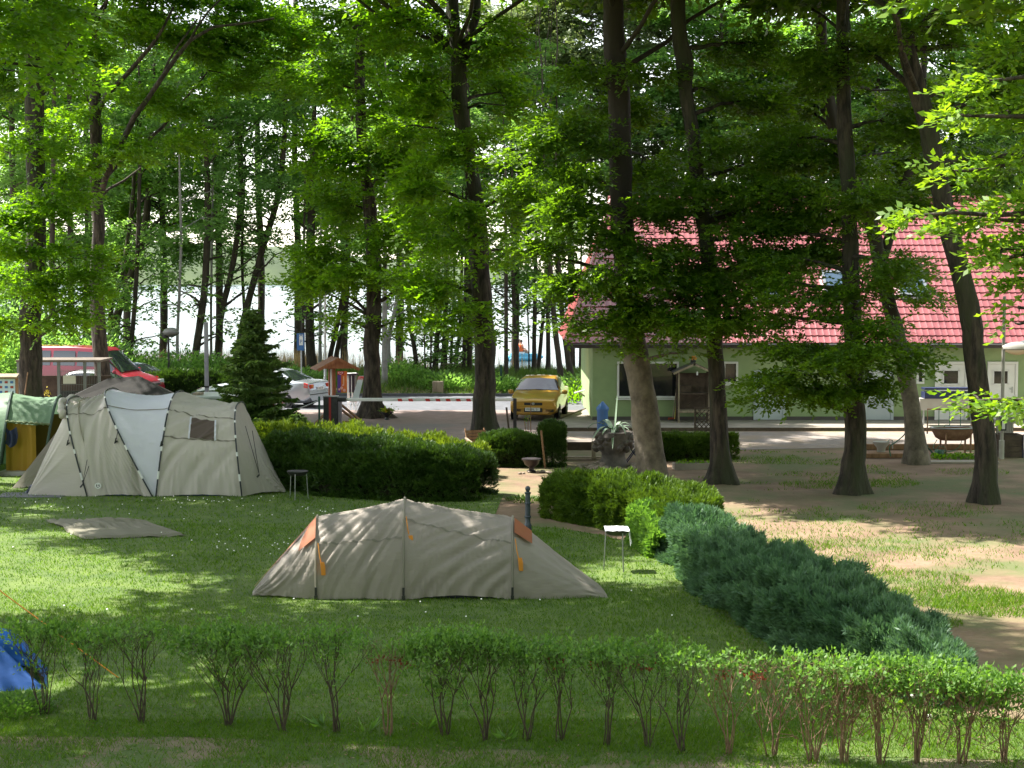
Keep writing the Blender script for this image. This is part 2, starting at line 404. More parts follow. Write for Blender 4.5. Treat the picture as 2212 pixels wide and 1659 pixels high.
# reeds on the shore
allb = []
n = 26000; x = rs.uniform(-32, 2, n); y = rs.uniform(78.5, 84, n)
dens = np.where(x < -9, 1.0, np.where(x < -4, 0.25, 0.10)); k = rs.random(n) < dens * (0.4 + 0.9 * vnoise(x, y, .4, 8)); x, y = x[k], y[k]; n = len(x)
b_ = blades(x, y, np.full(n, -1.0), rs.uniform(1.5, 2.5, n), rs.uniform(0.03, 0.06, n), 0.12, rs)
tag(quads('reeds', b_, leafmat('dry_reed', (0.36, 0.25, 0.13), (0.50, 0.40, 0.22), t=0.35, tcol=(1.2, 1.1, 0.8))), kind='stuff', label='dry tan reeds standing along the shore')
# daisies
cl = []
for (u, v, s, k_) in ((560, 1185, 1.6, 22), (300, 1090, 3.5, 36), (430, 1090, 1.5, 18), (120, 1090, 1.5, 12), (650, 1110, 1.0, 14), (800, 1120, 1., 6), (450, 1180, 3, 12), (1050, 1340, 3, 10), (200, 1350, 2.5, 12)):
    c = G(u, v)
    for _ in range(k_): cl.append((c.x + random.gauss(0, s * .5), c.y + random.gauss(0, s * .4)))
cl = np.array([c for c in cl if c[1] < 37 or c[0] > -4]); n = len(cl); r_ = 0.011
o = np.stack([cl[:, 0], cl[:, 1], np.full(n, 0.065)], 1); a_ = np.array([[-r_, -r_, -.004], [r_, -r_, -.004], [r_, r_, .008], [-r_, r_, .008]])
tag(quads('daisies', o[:, None, :] + a_[None], mat('daisy_petal', (0.75, 0.75, 0.7), rough=0.6)), kind='stuff', label='scattered small white daisies in the lawn')
# leaf litter
n = 3600; x = rs.uniform(-6.5, 7.5, n); y = rs.uniform(15.5, 19.5, n)
n2 = 2500; x = np.concatenate([x, rs.normal(3.1, .35, 500), rs.uniform(-1, 18, n2)]); y = np.concatenate([y, rs.uniform(21, 30, 500), rs.uniform(24, 47, n2)])
k = ~((x < 3) & (y > 19.6)); x, y = x[k], y[k]; n = len(x)
sz = rs.uniform(0.02, 0.045, n); d = rs.normal(size=(n, 3)); d[:, 2] *= .25; nr = rs.normal(size=(n, 3)) * .3 + np.array([0, 0, 1])
tag(quads('leaf_litter', leaf_quads(np.stack([x, y, np.full(n, 0.02)], 1), d, nr, sz, sz * .6), leafmat('dead_leaf', (0.12, 0.06, 0.035), (0.30, 0.20, 0.13), t=.2, tcol=(1, .8, .6))), kind='stuff', label='fallen brown leaves on the ground')
# ================================================================ trees
m_bark = mat('dark_bark', (0.012, 0.009, 0.007), (0.068, 0.053, 0.040), lo=.40, hi=.62, scale=6, detail=9, rough=0.95, bump=1.0, bscale=9, stretch=(1.6, 1.6, 0.35), bdist=0.05, c3=(0.032, 0.036, 0.016), s3=0.9)
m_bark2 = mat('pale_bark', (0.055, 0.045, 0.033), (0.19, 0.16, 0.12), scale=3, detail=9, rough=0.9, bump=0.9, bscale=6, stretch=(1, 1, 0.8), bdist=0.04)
m_bark3 = mat('grey_brown_bark', (0.018, 0.014, 0.010), (0.082, 0.066, 0.050), lo=.40, hi=.62, scale=6, detail=9, rough=0.95, bump=0.9, bscale=9, stretch=(1.5, 1.5, 0.4), bdist=0.04)
m_alder = mat('alder_bark', (0.03, 0.024, 0.018), (0.08, 0.063, 0.048), scale=5, detail=7, rough=0.95, bump=0.8, bscale=10, stretch=(1.5, 1.5, 0.4), bdist=0.03)
m_greybark = mat('grey_smooth_bark', (0.17, 0.165, 0.155), (0.27, 0.265, 0.25), scale=4, detail=7, rough=0.85, bump=0.4)
_nt = m_bark2.node_tree; _b = [n for n in _nt.nodes if n.type == 'BSDF_PRINCIPLED'][0]      # pale bark low on the stem; darkened above, partly shade put into the colour
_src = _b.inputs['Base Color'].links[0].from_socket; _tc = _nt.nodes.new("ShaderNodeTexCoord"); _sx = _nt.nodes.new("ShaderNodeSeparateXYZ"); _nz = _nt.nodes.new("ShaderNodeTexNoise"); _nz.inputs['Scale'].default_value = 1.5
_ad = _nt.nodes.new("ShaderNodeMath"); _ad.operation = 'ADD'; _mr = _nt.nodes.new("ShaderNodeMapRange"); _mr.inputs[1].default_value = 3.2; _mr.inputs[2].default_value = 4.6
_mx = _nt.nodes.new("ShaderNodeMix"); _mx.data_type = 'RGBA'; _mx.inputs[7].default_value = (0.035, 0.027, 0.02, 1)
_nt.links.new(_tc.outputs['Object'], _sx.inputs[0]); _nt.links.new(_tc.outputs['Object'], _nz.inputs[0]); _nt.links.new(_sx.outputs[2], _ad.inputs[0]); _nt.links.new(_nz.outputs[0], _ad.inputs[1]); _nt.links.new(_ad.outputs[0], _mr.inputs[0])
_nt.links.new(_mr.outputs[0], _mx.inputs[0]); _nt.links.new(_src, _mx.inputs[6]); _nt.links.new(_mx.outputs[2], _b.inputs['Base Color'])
lf_beech = leafmat('beech_leaf', (0.045, 0.100, 0.012), (0.085, 0.165, 0.020), t=0.56, tcol=(2.9, 2.7, 0.5), rough=0.38, spec=0.5)
lf_oak = leafmat('oak_leaf', (0.060, 0.145, 0.012), (0.12, 0.225, 0.022), t=0.6, tcol=(2.5, 2.4, 0.42), rough=0.42, spec=0.45)
lf_young = leafmat('young_oak_leaf', (0.085, 0.19, 0.02), (0.18, 0.29, 0.035), t=0.48, tcol=(2.1, 1.9, 0.45), rough=0.42, spec=0.4)
lf_far = leafmat('alder_leaf', (0.10, 0.19, 0.06), (0.17, 0.29, 0.10), t=0.6, tcol=(1.8, 1.9, 0.85), rough=0.5, spec=0.3)
lf_pale = leafmat('willow_leaf', (0.14, 0.20, 0.09), (0.24, 0.30, 0.16), t=0.4, tcol=(1.5, 1.5, 0.8), rough=0.5, spec=0.3)

LAIX = 2.8; LEAFX = 1.2
def tree(name, label, path, Y, blobs, leafm, bark, leaf=0.12, lai=2.6, limbs=(), flare=1.6, top=None, topleaf=0.24, Ytop=0.0, group=None, seed=1, trunk_n=24, sub=0.75, per=9, autolimb=True, zlimb=0.55, topn=1.0, toff=(0, 0), lk=1.0):
    """path: (u, v, half width) down->up in picture units at depth Y.  blobs: (u, v, ru, rv, dy[, dens])  top: (height, radius) of the crown above the picture"""
    rng = np.random.default_rng(seed); rr = random.Random(seed); leaf *= LEAFX; lai *= LAIX
    base = P(path[0][0], path[0][1], Y); base.z = gz(base.x, Y)
    t = thing(name, label, 'tree', base, group=group)
    pts = [P(u, v, Y + Ytop * i / len(path)) for i, (u, v, h) in enumerate(path)]; pts[0].z = base.z - 0.25
    rad = [h * px(Y) for (_, _, h) in path]
    # resample smooth
    def cr(a, b_, c, d, s): return 0.5 * ((2 * b_) + (-a + c) * s + (2 * a - 5 * b_ + 4 * c - d) * s * s + (-a + 3 * b_ - 3 * c + d) * s ** 3)
    PP = []; RR = []
    for i in range(len(pts) - 1):
        a = pts[max(i - 1, 0)]; b_ = pts[i]; c = pts[i + 1]; d = pts[min(i + 2, len(pts) - 1)]
        n = max(3, int((c - b_).length / 0.35))
        for j in range(n):
            s = j / n; PP.append(cr(a, b_, c, d, s) + Vector((rr.uniform(-1, 1), rr.uniform(-1, 1), 0)) * rad[i] * 0.06)
            h = (PP[-1].z - base.z); f = 1 + (flare - 0.88) * math.exp(-max(h, 0) / 0.36)
            RR.append((rad[i] * (1 - s) + rad[i + 1] * s) * f)
    PP.append(pts[-1]); RR.append(rad[-1])
    H = top[0] if top else PP[-1].z
    if H > PP[-1].z + 0.5:
        a = PP[-1]; d = (PP[-1] - PP[-6]).normalized(); r0 = RR[-1]
        for j in range(1, 9):
            s = j / 8; PP.append(a + Vector((d.x * 0.6, d.y, 1)) * (H - a.z) * s * 0.92 + Vector((rr.uniform(-.15, .15), rr.uniform(-.15, .15), 0))); RR.append(r0 * (1 - 0.85 * s))
    mb = MB(); mb.tube(PP, RR, n=trunk_n, wob=0.16, lobes=[.20 * (flare - .8) * math.exp(-max(q_.z - base.z, 0) / .3) + .012 for q_ in PP] if trunk_n > 10 else None)
    def at_z(z):
        for p_, r_ in zip(PP, RR):
            if p_.z >= z: return p_, r_
        return PP[-1], RR[-1]
    def limb(a, ra, b_, rb, sag=0.0, n=7):
        q = []
        mid = (a + b_) / 2 + Vector((rr.uniform(-.12, .12), rr.uniform(-.12, .12), rr.uniform(0.0, .12) + sag)) * (b_ - a).length
        for j in range(n + 1):
            s = j / n; q.append(a * (1 - s) ** 2 + mid * 2 * s * (1 - s) + b_ * s * s + Vector((rr.uniform(-1, 1), rr.uniform(-1, 1), rr.uniform(-1, 1))) * 0.03 * (b_ - a).length * (0 < j < n) * 0.6)
        mb.tube(q, [ra * (1 - j / n) + rb * j / n for j in range(n + 1)], n=7)
    for lm in limbs:        # explicit limbs: list of (u, v, half width)
        q = [P(u, v, Y + dy * lk) for (u, v, h, dy) in lm]; mb.tube(q, [h * px(Y) for (_, _, h, _) in lm], n=8)
    cents = []; rads = []; per_tw = []
    Q = []; RN = []
    k_ = px(Y)
    axis = np.array(PP[len(PP) // 2])
    for bl in blobs:
        u, v, ru, rv, dy = bl[:5]; dens = bl[5] if len(bl) > 5 else 1.0
        c = P(u, v, Y + dy); area = math.pi * ru * rv * k_ * k_
        nl = lai * dens * area / (leaf * leaf * 0.55 * 0.5)
        ns = max(2, int(area / (sub * sub * 0.55)))
        rx, rz, ry = ru * k_, rv * k_, max(0.7, min(2.2, ru * k_ * 0.9))
        q = unit(rng.normal(size=(ns, 3))) * (rng.random((ns, 1)) ** 0.4)
        cc = np.array(c)[None] + q * np.array([[rx, ry, rz]]) * 0.88
        rd = np.stack([rng.uniform(.6, 1.2, ns) * sub, rng.uniform(.6, 1.2, ns) * sub, rng.uniform(.22, .48, ns) * sub], 1)
        ntw = max(1, int(nl / ns / per))
        a, rn = sprays(cc, rd, ntw, np.array(at_z(c.z)[0]), leaf, per, rng)
        Q.append(a); RN.append(rn)
        if autolimb:
            p0, r0 = at_z(c.z - (abs(c.x - PP[0].x) * zlimb + 0.3) * rr.uniform(.5, 1.1))
            limb(p0, min(r0 * 0.4, 0.07), c, 0.018)
            for j in range(min(4, ns)): limb(c, 0.016, Vector(cc[j]), 0.006, n=3)
    if top:
        H, RT = top; z0 = 5 + (590 + 40) * k_ ; area = 2 * RT * (H - z0) * topn
        ns = int(area / 1.3); 
        zz = rng.uniform(z0, H, ns); s = (zz - z0) / (H - z0); rr_ = RT * np.sqrt(np.clip(1 - s ** 2.2, 0.05, 1)) * np.sqrt(rng.random(ns)); an = rng.random(ns) * 6.283
        tx = np.interp(zz, [p_.z for p_ in PP], [p_.x for p_ in PP]); ty = np.interp(zz, [p_.z for p_ in PP], [p_.y for p_ in PP])
        cc = np.stack([tx + toff[0] + np.cos(an) * rr_, ty + toff[1] + np.sin(an) * rr_, zz], 1)
        rd = np.stack([rng.uniform(.8, 1.5, ns), rng.uniform(.8, 1.5, ns), rng.uniform(.3, .6, ns)], 1)
        a, rn = sprays(cc, rd, max(2, int(lai / LAIX * 1.9 * 2.0 * 1.3 / (topleaf ** 2 * 0.27) / per)), np.array(at_z(H * .7)[0]), topleaf, per, rng)
        Q.append(a); RN.append(rn)
        for j in (range(0, ns, 3) if toff == (0, 0) else ()):
            p0, r0 = at_z(zz[j] - rr_[j] * 0.6 - .5); limb(p0, min(r0 * .45, .07), Vector(cc[j]), .02)
    mkobj('trunk', mb, bark, t, smooth='all', world=True)
    quads('crown', np.concatenate(Q), leafm, t, rnd=np.concatenate(RN))
    return t
tree('oak_tree', 'thick dark forked tree at the far left, in front of the red van',
     [(68, 925, 27), (68, 850, 24), (66, 700, 23), (74, 600, 22), (78, 450, 20), (75, 330, 20), (75, 220, 20), (74, 120, 17), (76, 40, 15), (80, -20, 13)], 53.0,
     [(90, 60, 90, 55, 0), (10, 150, 60, 80, 1, .7), (70, 300, 110, 45, -1, .6), (125, 425, 100, 55, -1), (60, 500, 90, 60, -1.5), (150, 560, 70, 50, -1, .9), (15, 600, 60, 60, .5), (100, 620, 70, 50, -1), (25, 710, 50, 45, 0, .8), (130, 690, 60, 40, -1.2, .8), (190, 640, 45, 40, -1, .6), (170, 120, 60, 50, 0)], lf_oak, m_bark, leaf=0.13, seed=11,
     limbs=[[(92, 200, 13, 0), (108, 160, 10, -.3), (140, 115, 8, -.5), (172, 72, 6, -.7), (190, 20, 4, -1)], [(70, 130, 12, 0), (48, 50, 11, .2), (30, -10, 9, .3)]], top=(21, 4.5))
tree('oak_tree', 'slim dark tree with long limbs reaching right, in front of the red van',
     [(222, 890, 18), (222, 820, 17), (213, 700, 15), (208, 600, 15), (213, 500, 13), (207, 400, 12.5), (207, 300, 13), (206, 200, 12), (205, 120, 10), (203, 40, 8), (202, -20, 7)], 60.0,
     [(260, 50, 130, 55, 0), (390, 90, 110, 50, 0), (500, 60, 100, 50, 1), (330, 215, 110, 45, 0, .8), (450, 190, 90, 40, 1, .7), (300, 320, 80, 40, -1, .7), (400, 290, 80, 40, 0, .6), (560, 150, 70, 45, 1, .7), (610, 80, 70, 50, 1, .8), (190, 330, 60, 40, -1, .8), (160, 250, 60, 50, 0, .7), (300, -5, 110, 30, 1), (430, 0, 110, 30, 1), (540, 5, 90, 30, 1), (470, 120, 80, 40, 1.5, .7)], lf_oak, m_bark3, leaf=0.14, seed=12,
     limbs=[[(216, 425, 7, 0), (228, 385, 6.5, -.2), (258, 320, 6, -.4), (290, 253, 6, -.6), (320, 212, 5, -.7), (349, 169, 5, -.8), (380, 125, 4.5, -.9), (411, 87, 4, -1), (461, 58, 3, -1), (530, 50, 2.5, -1), (592, 40, 2, -1)],
            [(213, 240, 6, 0), (230, 205, 5.5, -.2), (270, 165, 5, -.4), (305, 125, 4.5, -.6), (330, 95, 4, -.7), (350, 65, 3, -.8), (375, 15, 2.5, -.9)],
            [(216, 410, 5, 0), (233, 378, 4.5, .2), (270, 340, 4, .4), (304, 315, 4, .5), (351, 275, 3.6, .6), (399, 214, 3, .8), (430, 180, 2.5, .8), (450, 152, 2, .8), (490, 160, 1.5, .8)],
            [(411, 87, 3, -1), (425, 60, 2.6, -1), (450, 25, 2.2, -1), (490, -15, 2, -1)],
            [(216, 425, 4, 0), (235, 408, 3, .3), (268, 390, 2.5, .5), (304, 362, 1.6, .7)],
            [(349, 169, 3, -.8), (365, 130, 2.6, -.8), (385, 98, 2.2, -.8), (425, 45, 1.8, -.8)],
            [(196, 190, 5, 0), (180, 165, 4, -.3), (163, 175, 3, -.5), (150, 125, 3, -.6)]], top=(20, 4.5), autolimb=False, lk=2.4)
tree('oak_tree', 'dark trunk with broad flared foot beside the roofed ice cream stand',
     [(805, 903, 20), (803, 870, 18), (804, 800, 17), (803, 740, 17.5), (807, 660, 17), (808, 584, 17), (803, 513, 14), (798, 430, 14), (785, 340, 12), (780, 250, 11), (777, 160, 10.5), (778, 80, 9.5), (780, 0, 8)], 57.5,
     [(760, 60, 120, 75, 0), (700, 170, 110, 70, 1), (830, 220, 110, 80, -1), (720, 320, 90, 70, -1), (860, 370, 110, 80, -1), (760, 440, 110, 70, 1), (700, 550, 70, 60, 0), (870, 500, 90, 70, -1.3), (760, 600, 80, 60, -1.3), (690, 625, 55, 40, 0, .8), (880, 610, 70, 55, 0), (655, 590, 40, 30, .5, .6), (930, 600, 50, 60, 1), (740, 690, 40, 25, -1, .6), (870, 690, 50, 30, 0, .6)], lf_oak, m_bark3, leaf=0.14, seed=13, flare=2.1, lai=2.4,
     limbs=[[(812, 610, 8, 0), (828, 585, 5, -.2), (836, 560, 3, -.3)]], top=(21, 3.4))
tree('oak_tree', 'thick dark oak in the middle of the car park, left of the yellow pickup',
     [(1048, 965, 26), (1047, 930, 25), (1046, 860, 24), (1048, 760, 23), (1044, 690, 23), (1036, 584, 21), (1030, 485, 21), (1027, 422, 15), (1010, 330, 16), (993, 225, 18), (991, 127, 16), (980, 60, 14), (977, 0, 13)], 48.0,
     [(920, 70, 90, 65, 0), (1060, 90, 75, 55, 0), (1000, 310, 80, 60, -1), (900, 400, 80, 70, 0), (970, 490, 90, 60, -1.2), (930, 600, 80, 55, 0), (985, 670, 50, 50, -1, .8), (1085, 420, 55, 60, 0), (1095, 540, 40, 50, 1, .6), (1040, 730, 25, 25, -1, .7), (960, 200, 90, 60, 0), (1080, 200, 70, 60, 1, .8), (900, 270, 70, 60, 1), (1050, 560, 30, 30, -.8, .5)], lf_oak, m_bark, leaf=0.125, seed=14, flare=1.7,
     limbs=[[(1000, 120, 10, 0), (1015, 70, 10, .2), (1028, 40, 9, .3), (1032, -10, 8, .4)], [(1006, 128, 3, 0), (1045, 95, 2, -.3), (1110, 98, 1.5, -.5)], [(1008, 235, 3, 0), (1035, 222, 2, -.3), (1090, 228, 1.5, -.5)]], top=(20, 6.5), topn=1.2)
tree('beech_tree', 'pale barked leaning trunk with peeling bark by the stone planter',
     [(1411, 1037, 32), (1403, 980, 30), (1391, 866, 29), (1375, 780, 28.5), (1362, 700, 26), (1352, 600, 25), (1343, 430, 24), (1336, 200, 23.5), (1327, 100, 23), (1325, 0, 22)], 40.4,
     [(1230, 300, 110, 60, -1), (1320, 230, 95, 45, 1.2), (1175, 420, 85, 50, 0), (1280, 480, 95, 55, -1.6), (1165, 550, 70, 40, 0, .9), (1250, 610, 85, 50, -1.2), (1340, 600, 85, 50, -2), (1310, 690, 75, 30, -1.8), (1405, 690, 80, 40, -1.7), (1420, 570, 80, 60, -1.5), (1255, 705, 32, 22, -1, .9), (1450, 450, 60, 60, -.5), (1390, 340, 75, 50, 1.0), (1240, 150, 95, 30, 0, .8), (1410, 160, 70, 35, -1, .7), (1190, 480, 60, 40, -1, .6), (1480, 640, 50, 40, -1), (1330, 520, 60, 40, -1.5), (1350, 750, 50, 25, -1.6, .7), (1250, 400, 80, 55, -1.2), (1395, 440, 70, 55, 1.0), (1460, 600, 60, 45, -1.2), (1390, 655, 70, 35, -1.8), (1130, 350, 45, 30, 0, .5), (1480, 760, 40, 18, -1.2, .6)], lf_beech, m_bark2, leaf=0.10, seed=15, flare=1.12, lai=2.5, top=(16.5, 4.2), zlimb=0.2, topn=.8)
# peeling bark below; the dark above is partly shade painted into the same bark
tree('beech_tree', 'straight dark trunk with a flared foot, second right of the path gap',
     [(1560, 1046, 22), (1558, 1000, 20), (1551, 900, 19), (1545, 760, 17.5), (1535, 600, 16.5), (1515, 450, 16), (1506, 394, 16), (1495, 281, 15), (1482, 200, 14), (1480, 141, 19), (1470, 90, 16), (1464, 0, 15)], 39.6,
     [(1505, 560, 75, 60, 0), (1570, 450, 80, 60, 1), (1540, 340, 70, 45, -1, .7), (1620, 350, 80, 50, 1), (1640, 210, 90, 55, 1), (1560, 200, 60, 40, 1, .6), (1610, 590, 70, 50, 1), (1545, 690, 70, 35, -1.5), (1620, 90, 90, 55, 1), (1470, 660, 50, 45, -1), (1600, 520, 60, 50, -1), (1600, 680, 40, 40, -1, .7), (1480, 430, 75, 55, -.8), (1570, 640, 70, 45, -1.3), (1500, 700, 60, 30, -1.7), (1660, 560, 75, 50, 0), (1660, 450, 80, 55, 0), (1600, 400, 80, 50, -1), (1640, 700, 40, 20, -1.2, .6)], lf_beech, m_bark, leaf=0.10, seed=16, flare=1.9, lai=2.5, top=(17.5, 5.2), zlimb=0.3, toff=(-1, .5), topn=1.3)
tree('beech_tree', 'dark straight trunk with low drooping leafy branches before the red roof',
     [(1838, 1068, 25), (1841, 1020, 24), (1847, 950, 22.5), (1845, 850, 21), (1842, 700, 20), (1838, 560, 18), (1834, 422, 15), (1826, 310, 17), (1823, 225, 15), (1820, 100, 13.5), (1820, 0, 13)], 37.7,
     [(1850, 770, 120, 55, -1.5, 1.2), (1750, 810, 80, 45, -1.2, 1.2), (1700, 750, 80, 30, -1), (1670, 850, 45, 35, -1, .9), (1905, 850, 60, 35, -1.2), (1955, 770, 45, 35, -.5, .9), (1800, 860, 70, 30, -1.5), (1885, 700, 55, 35, -1.5), (1720, 560, 90, 45, 0, .9), (1780, 450, 90, 60, 1.2), (1700, 430, 80, 50, 0, .9), (1770, 640, 90, 40, -1.4, .8), (1905, 560, 50, 45, -1, .8), (1800, 330, 100, 65, 1.3), (1715, 300, 80, 65, 1), (1900, 260, 80, 60, 0), (1760, 150, 95, 65, 0), (1880, 100, 80, 60, 0), (1655, 680, 50, 28, 0, .6), (1930, 440, 60, 50, 0), (1860, 600, 60, 40, -1.2, .8), (1680, 610, 75, 35, -.6), (1790, 560, 75, 45, 1.2), (1740, 690, 80, 25, -1.2), (1880, 430, 70, 55, -1), (1760, 520, 80, 50, .5), (1700, 500, 70, 40, .5)], lf_beech, m_bark, leaf=0.095, seed=17, flare=1.6, lai=2.7, top=(15.5, 4.5), zlimb=0.15)
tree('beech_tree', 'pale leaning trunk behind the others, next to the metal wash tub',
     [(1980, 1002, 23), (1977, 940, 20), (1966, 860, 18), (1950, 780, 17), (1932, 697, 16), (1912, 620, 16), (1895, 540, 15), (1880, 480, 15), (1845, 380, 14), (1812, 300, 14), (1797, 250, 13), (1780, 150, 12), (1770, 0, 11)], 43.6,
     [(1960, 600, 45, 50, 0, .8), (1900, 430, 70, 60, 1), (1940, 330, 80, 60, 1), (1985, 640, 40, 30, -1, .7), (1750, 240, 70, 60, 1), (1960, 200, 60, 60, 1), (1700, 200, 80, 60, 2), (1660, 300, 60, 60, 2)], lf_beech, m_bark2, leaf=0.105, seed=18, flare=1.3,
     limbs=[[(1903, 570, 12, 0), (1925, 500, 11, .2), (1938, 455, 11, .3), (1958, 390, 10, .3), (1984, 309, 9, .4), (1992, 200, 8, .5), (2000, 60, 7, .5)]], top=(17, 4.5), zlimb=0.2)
tree('beech_tree', 'tall dark trunk leaning left, farthest right of the near trees',
     [(2130, 1090, 25), (2131, 1000, 24), (2120, 880, 23.5), (2105, 760, 22.5), (2098, 690, 22), (2073, 584, 22), (2047, 480, 21), (2033, 422, 20), (2006, 281, 19.5), (1968, 141, 18.5), (1945, 50, 15), (1938, 0, 14)], 36.1,
     [(2050, 50, 85, 50, 0), (2090, 200, 90, 55, 1, .9), (2150, 100, 70, 60, 1), (2130, 340, 80, 55, 2, .8), (2050, 400, 60, 40, 1, .6), (2180, 230, 50, 60, 1), (1930, 60, 50, 40, -1, .8), (2010, 330, 50, 40, 1.2, .6)], lf_beech, m_bark, leaf=0.10, seed=19, flare=1.35, top=(15.5, 4.5), zlimb=0.3)
# near oak at the right edge: its trunk stands outside the picture, its branches reach in
tree('oak_tree', 'near young oak at the right edge with large bright lime green leaves',
     [(2560, 1500, 34), (2555, 1100, 30), (2540, 700, 27), (2525, 300, 24), (2515, -50, 20)], 21.0,
     [(2190, 90, 45, 45, 0), (2110, 175, 70, 25, -.5), (2185, 240, 50, 35, 0), (2080, 250, 55, 16, -.6, .8), (2150, 340, 60, 25, -.3), (2060, 370, 50, 16, -.5, .9), (1985, 465, 65, 13, -.6, .9), (2100, 475, 80, 28, -.3), (2165, 540, 60, 30, -.2), (2195, 600, 40, 25, 0), (2110, 560, 25, 15, 0, .6), (2205, 430, 50, 40, 0), (2115, 865, 50, 13, -.3, .9), (2185, 875, 45, 26, -.2), (2250, 870, 50, 25, 0), (2260, 500, 60, 90, 0), (2260, 250, 60, 120, 0), (2300, 50, 90, 70, 0), (2200, 665, 22, 18, 0, .6), (2200, 700, 15, 10, 0, .6)], lf_young, m_bark3, leaf=0.095, lai=2.2, seed=20, sub=0.28, per=7, top=(12, 3.2), topleaf=0.2, zlimb=0.05, topn=.8)

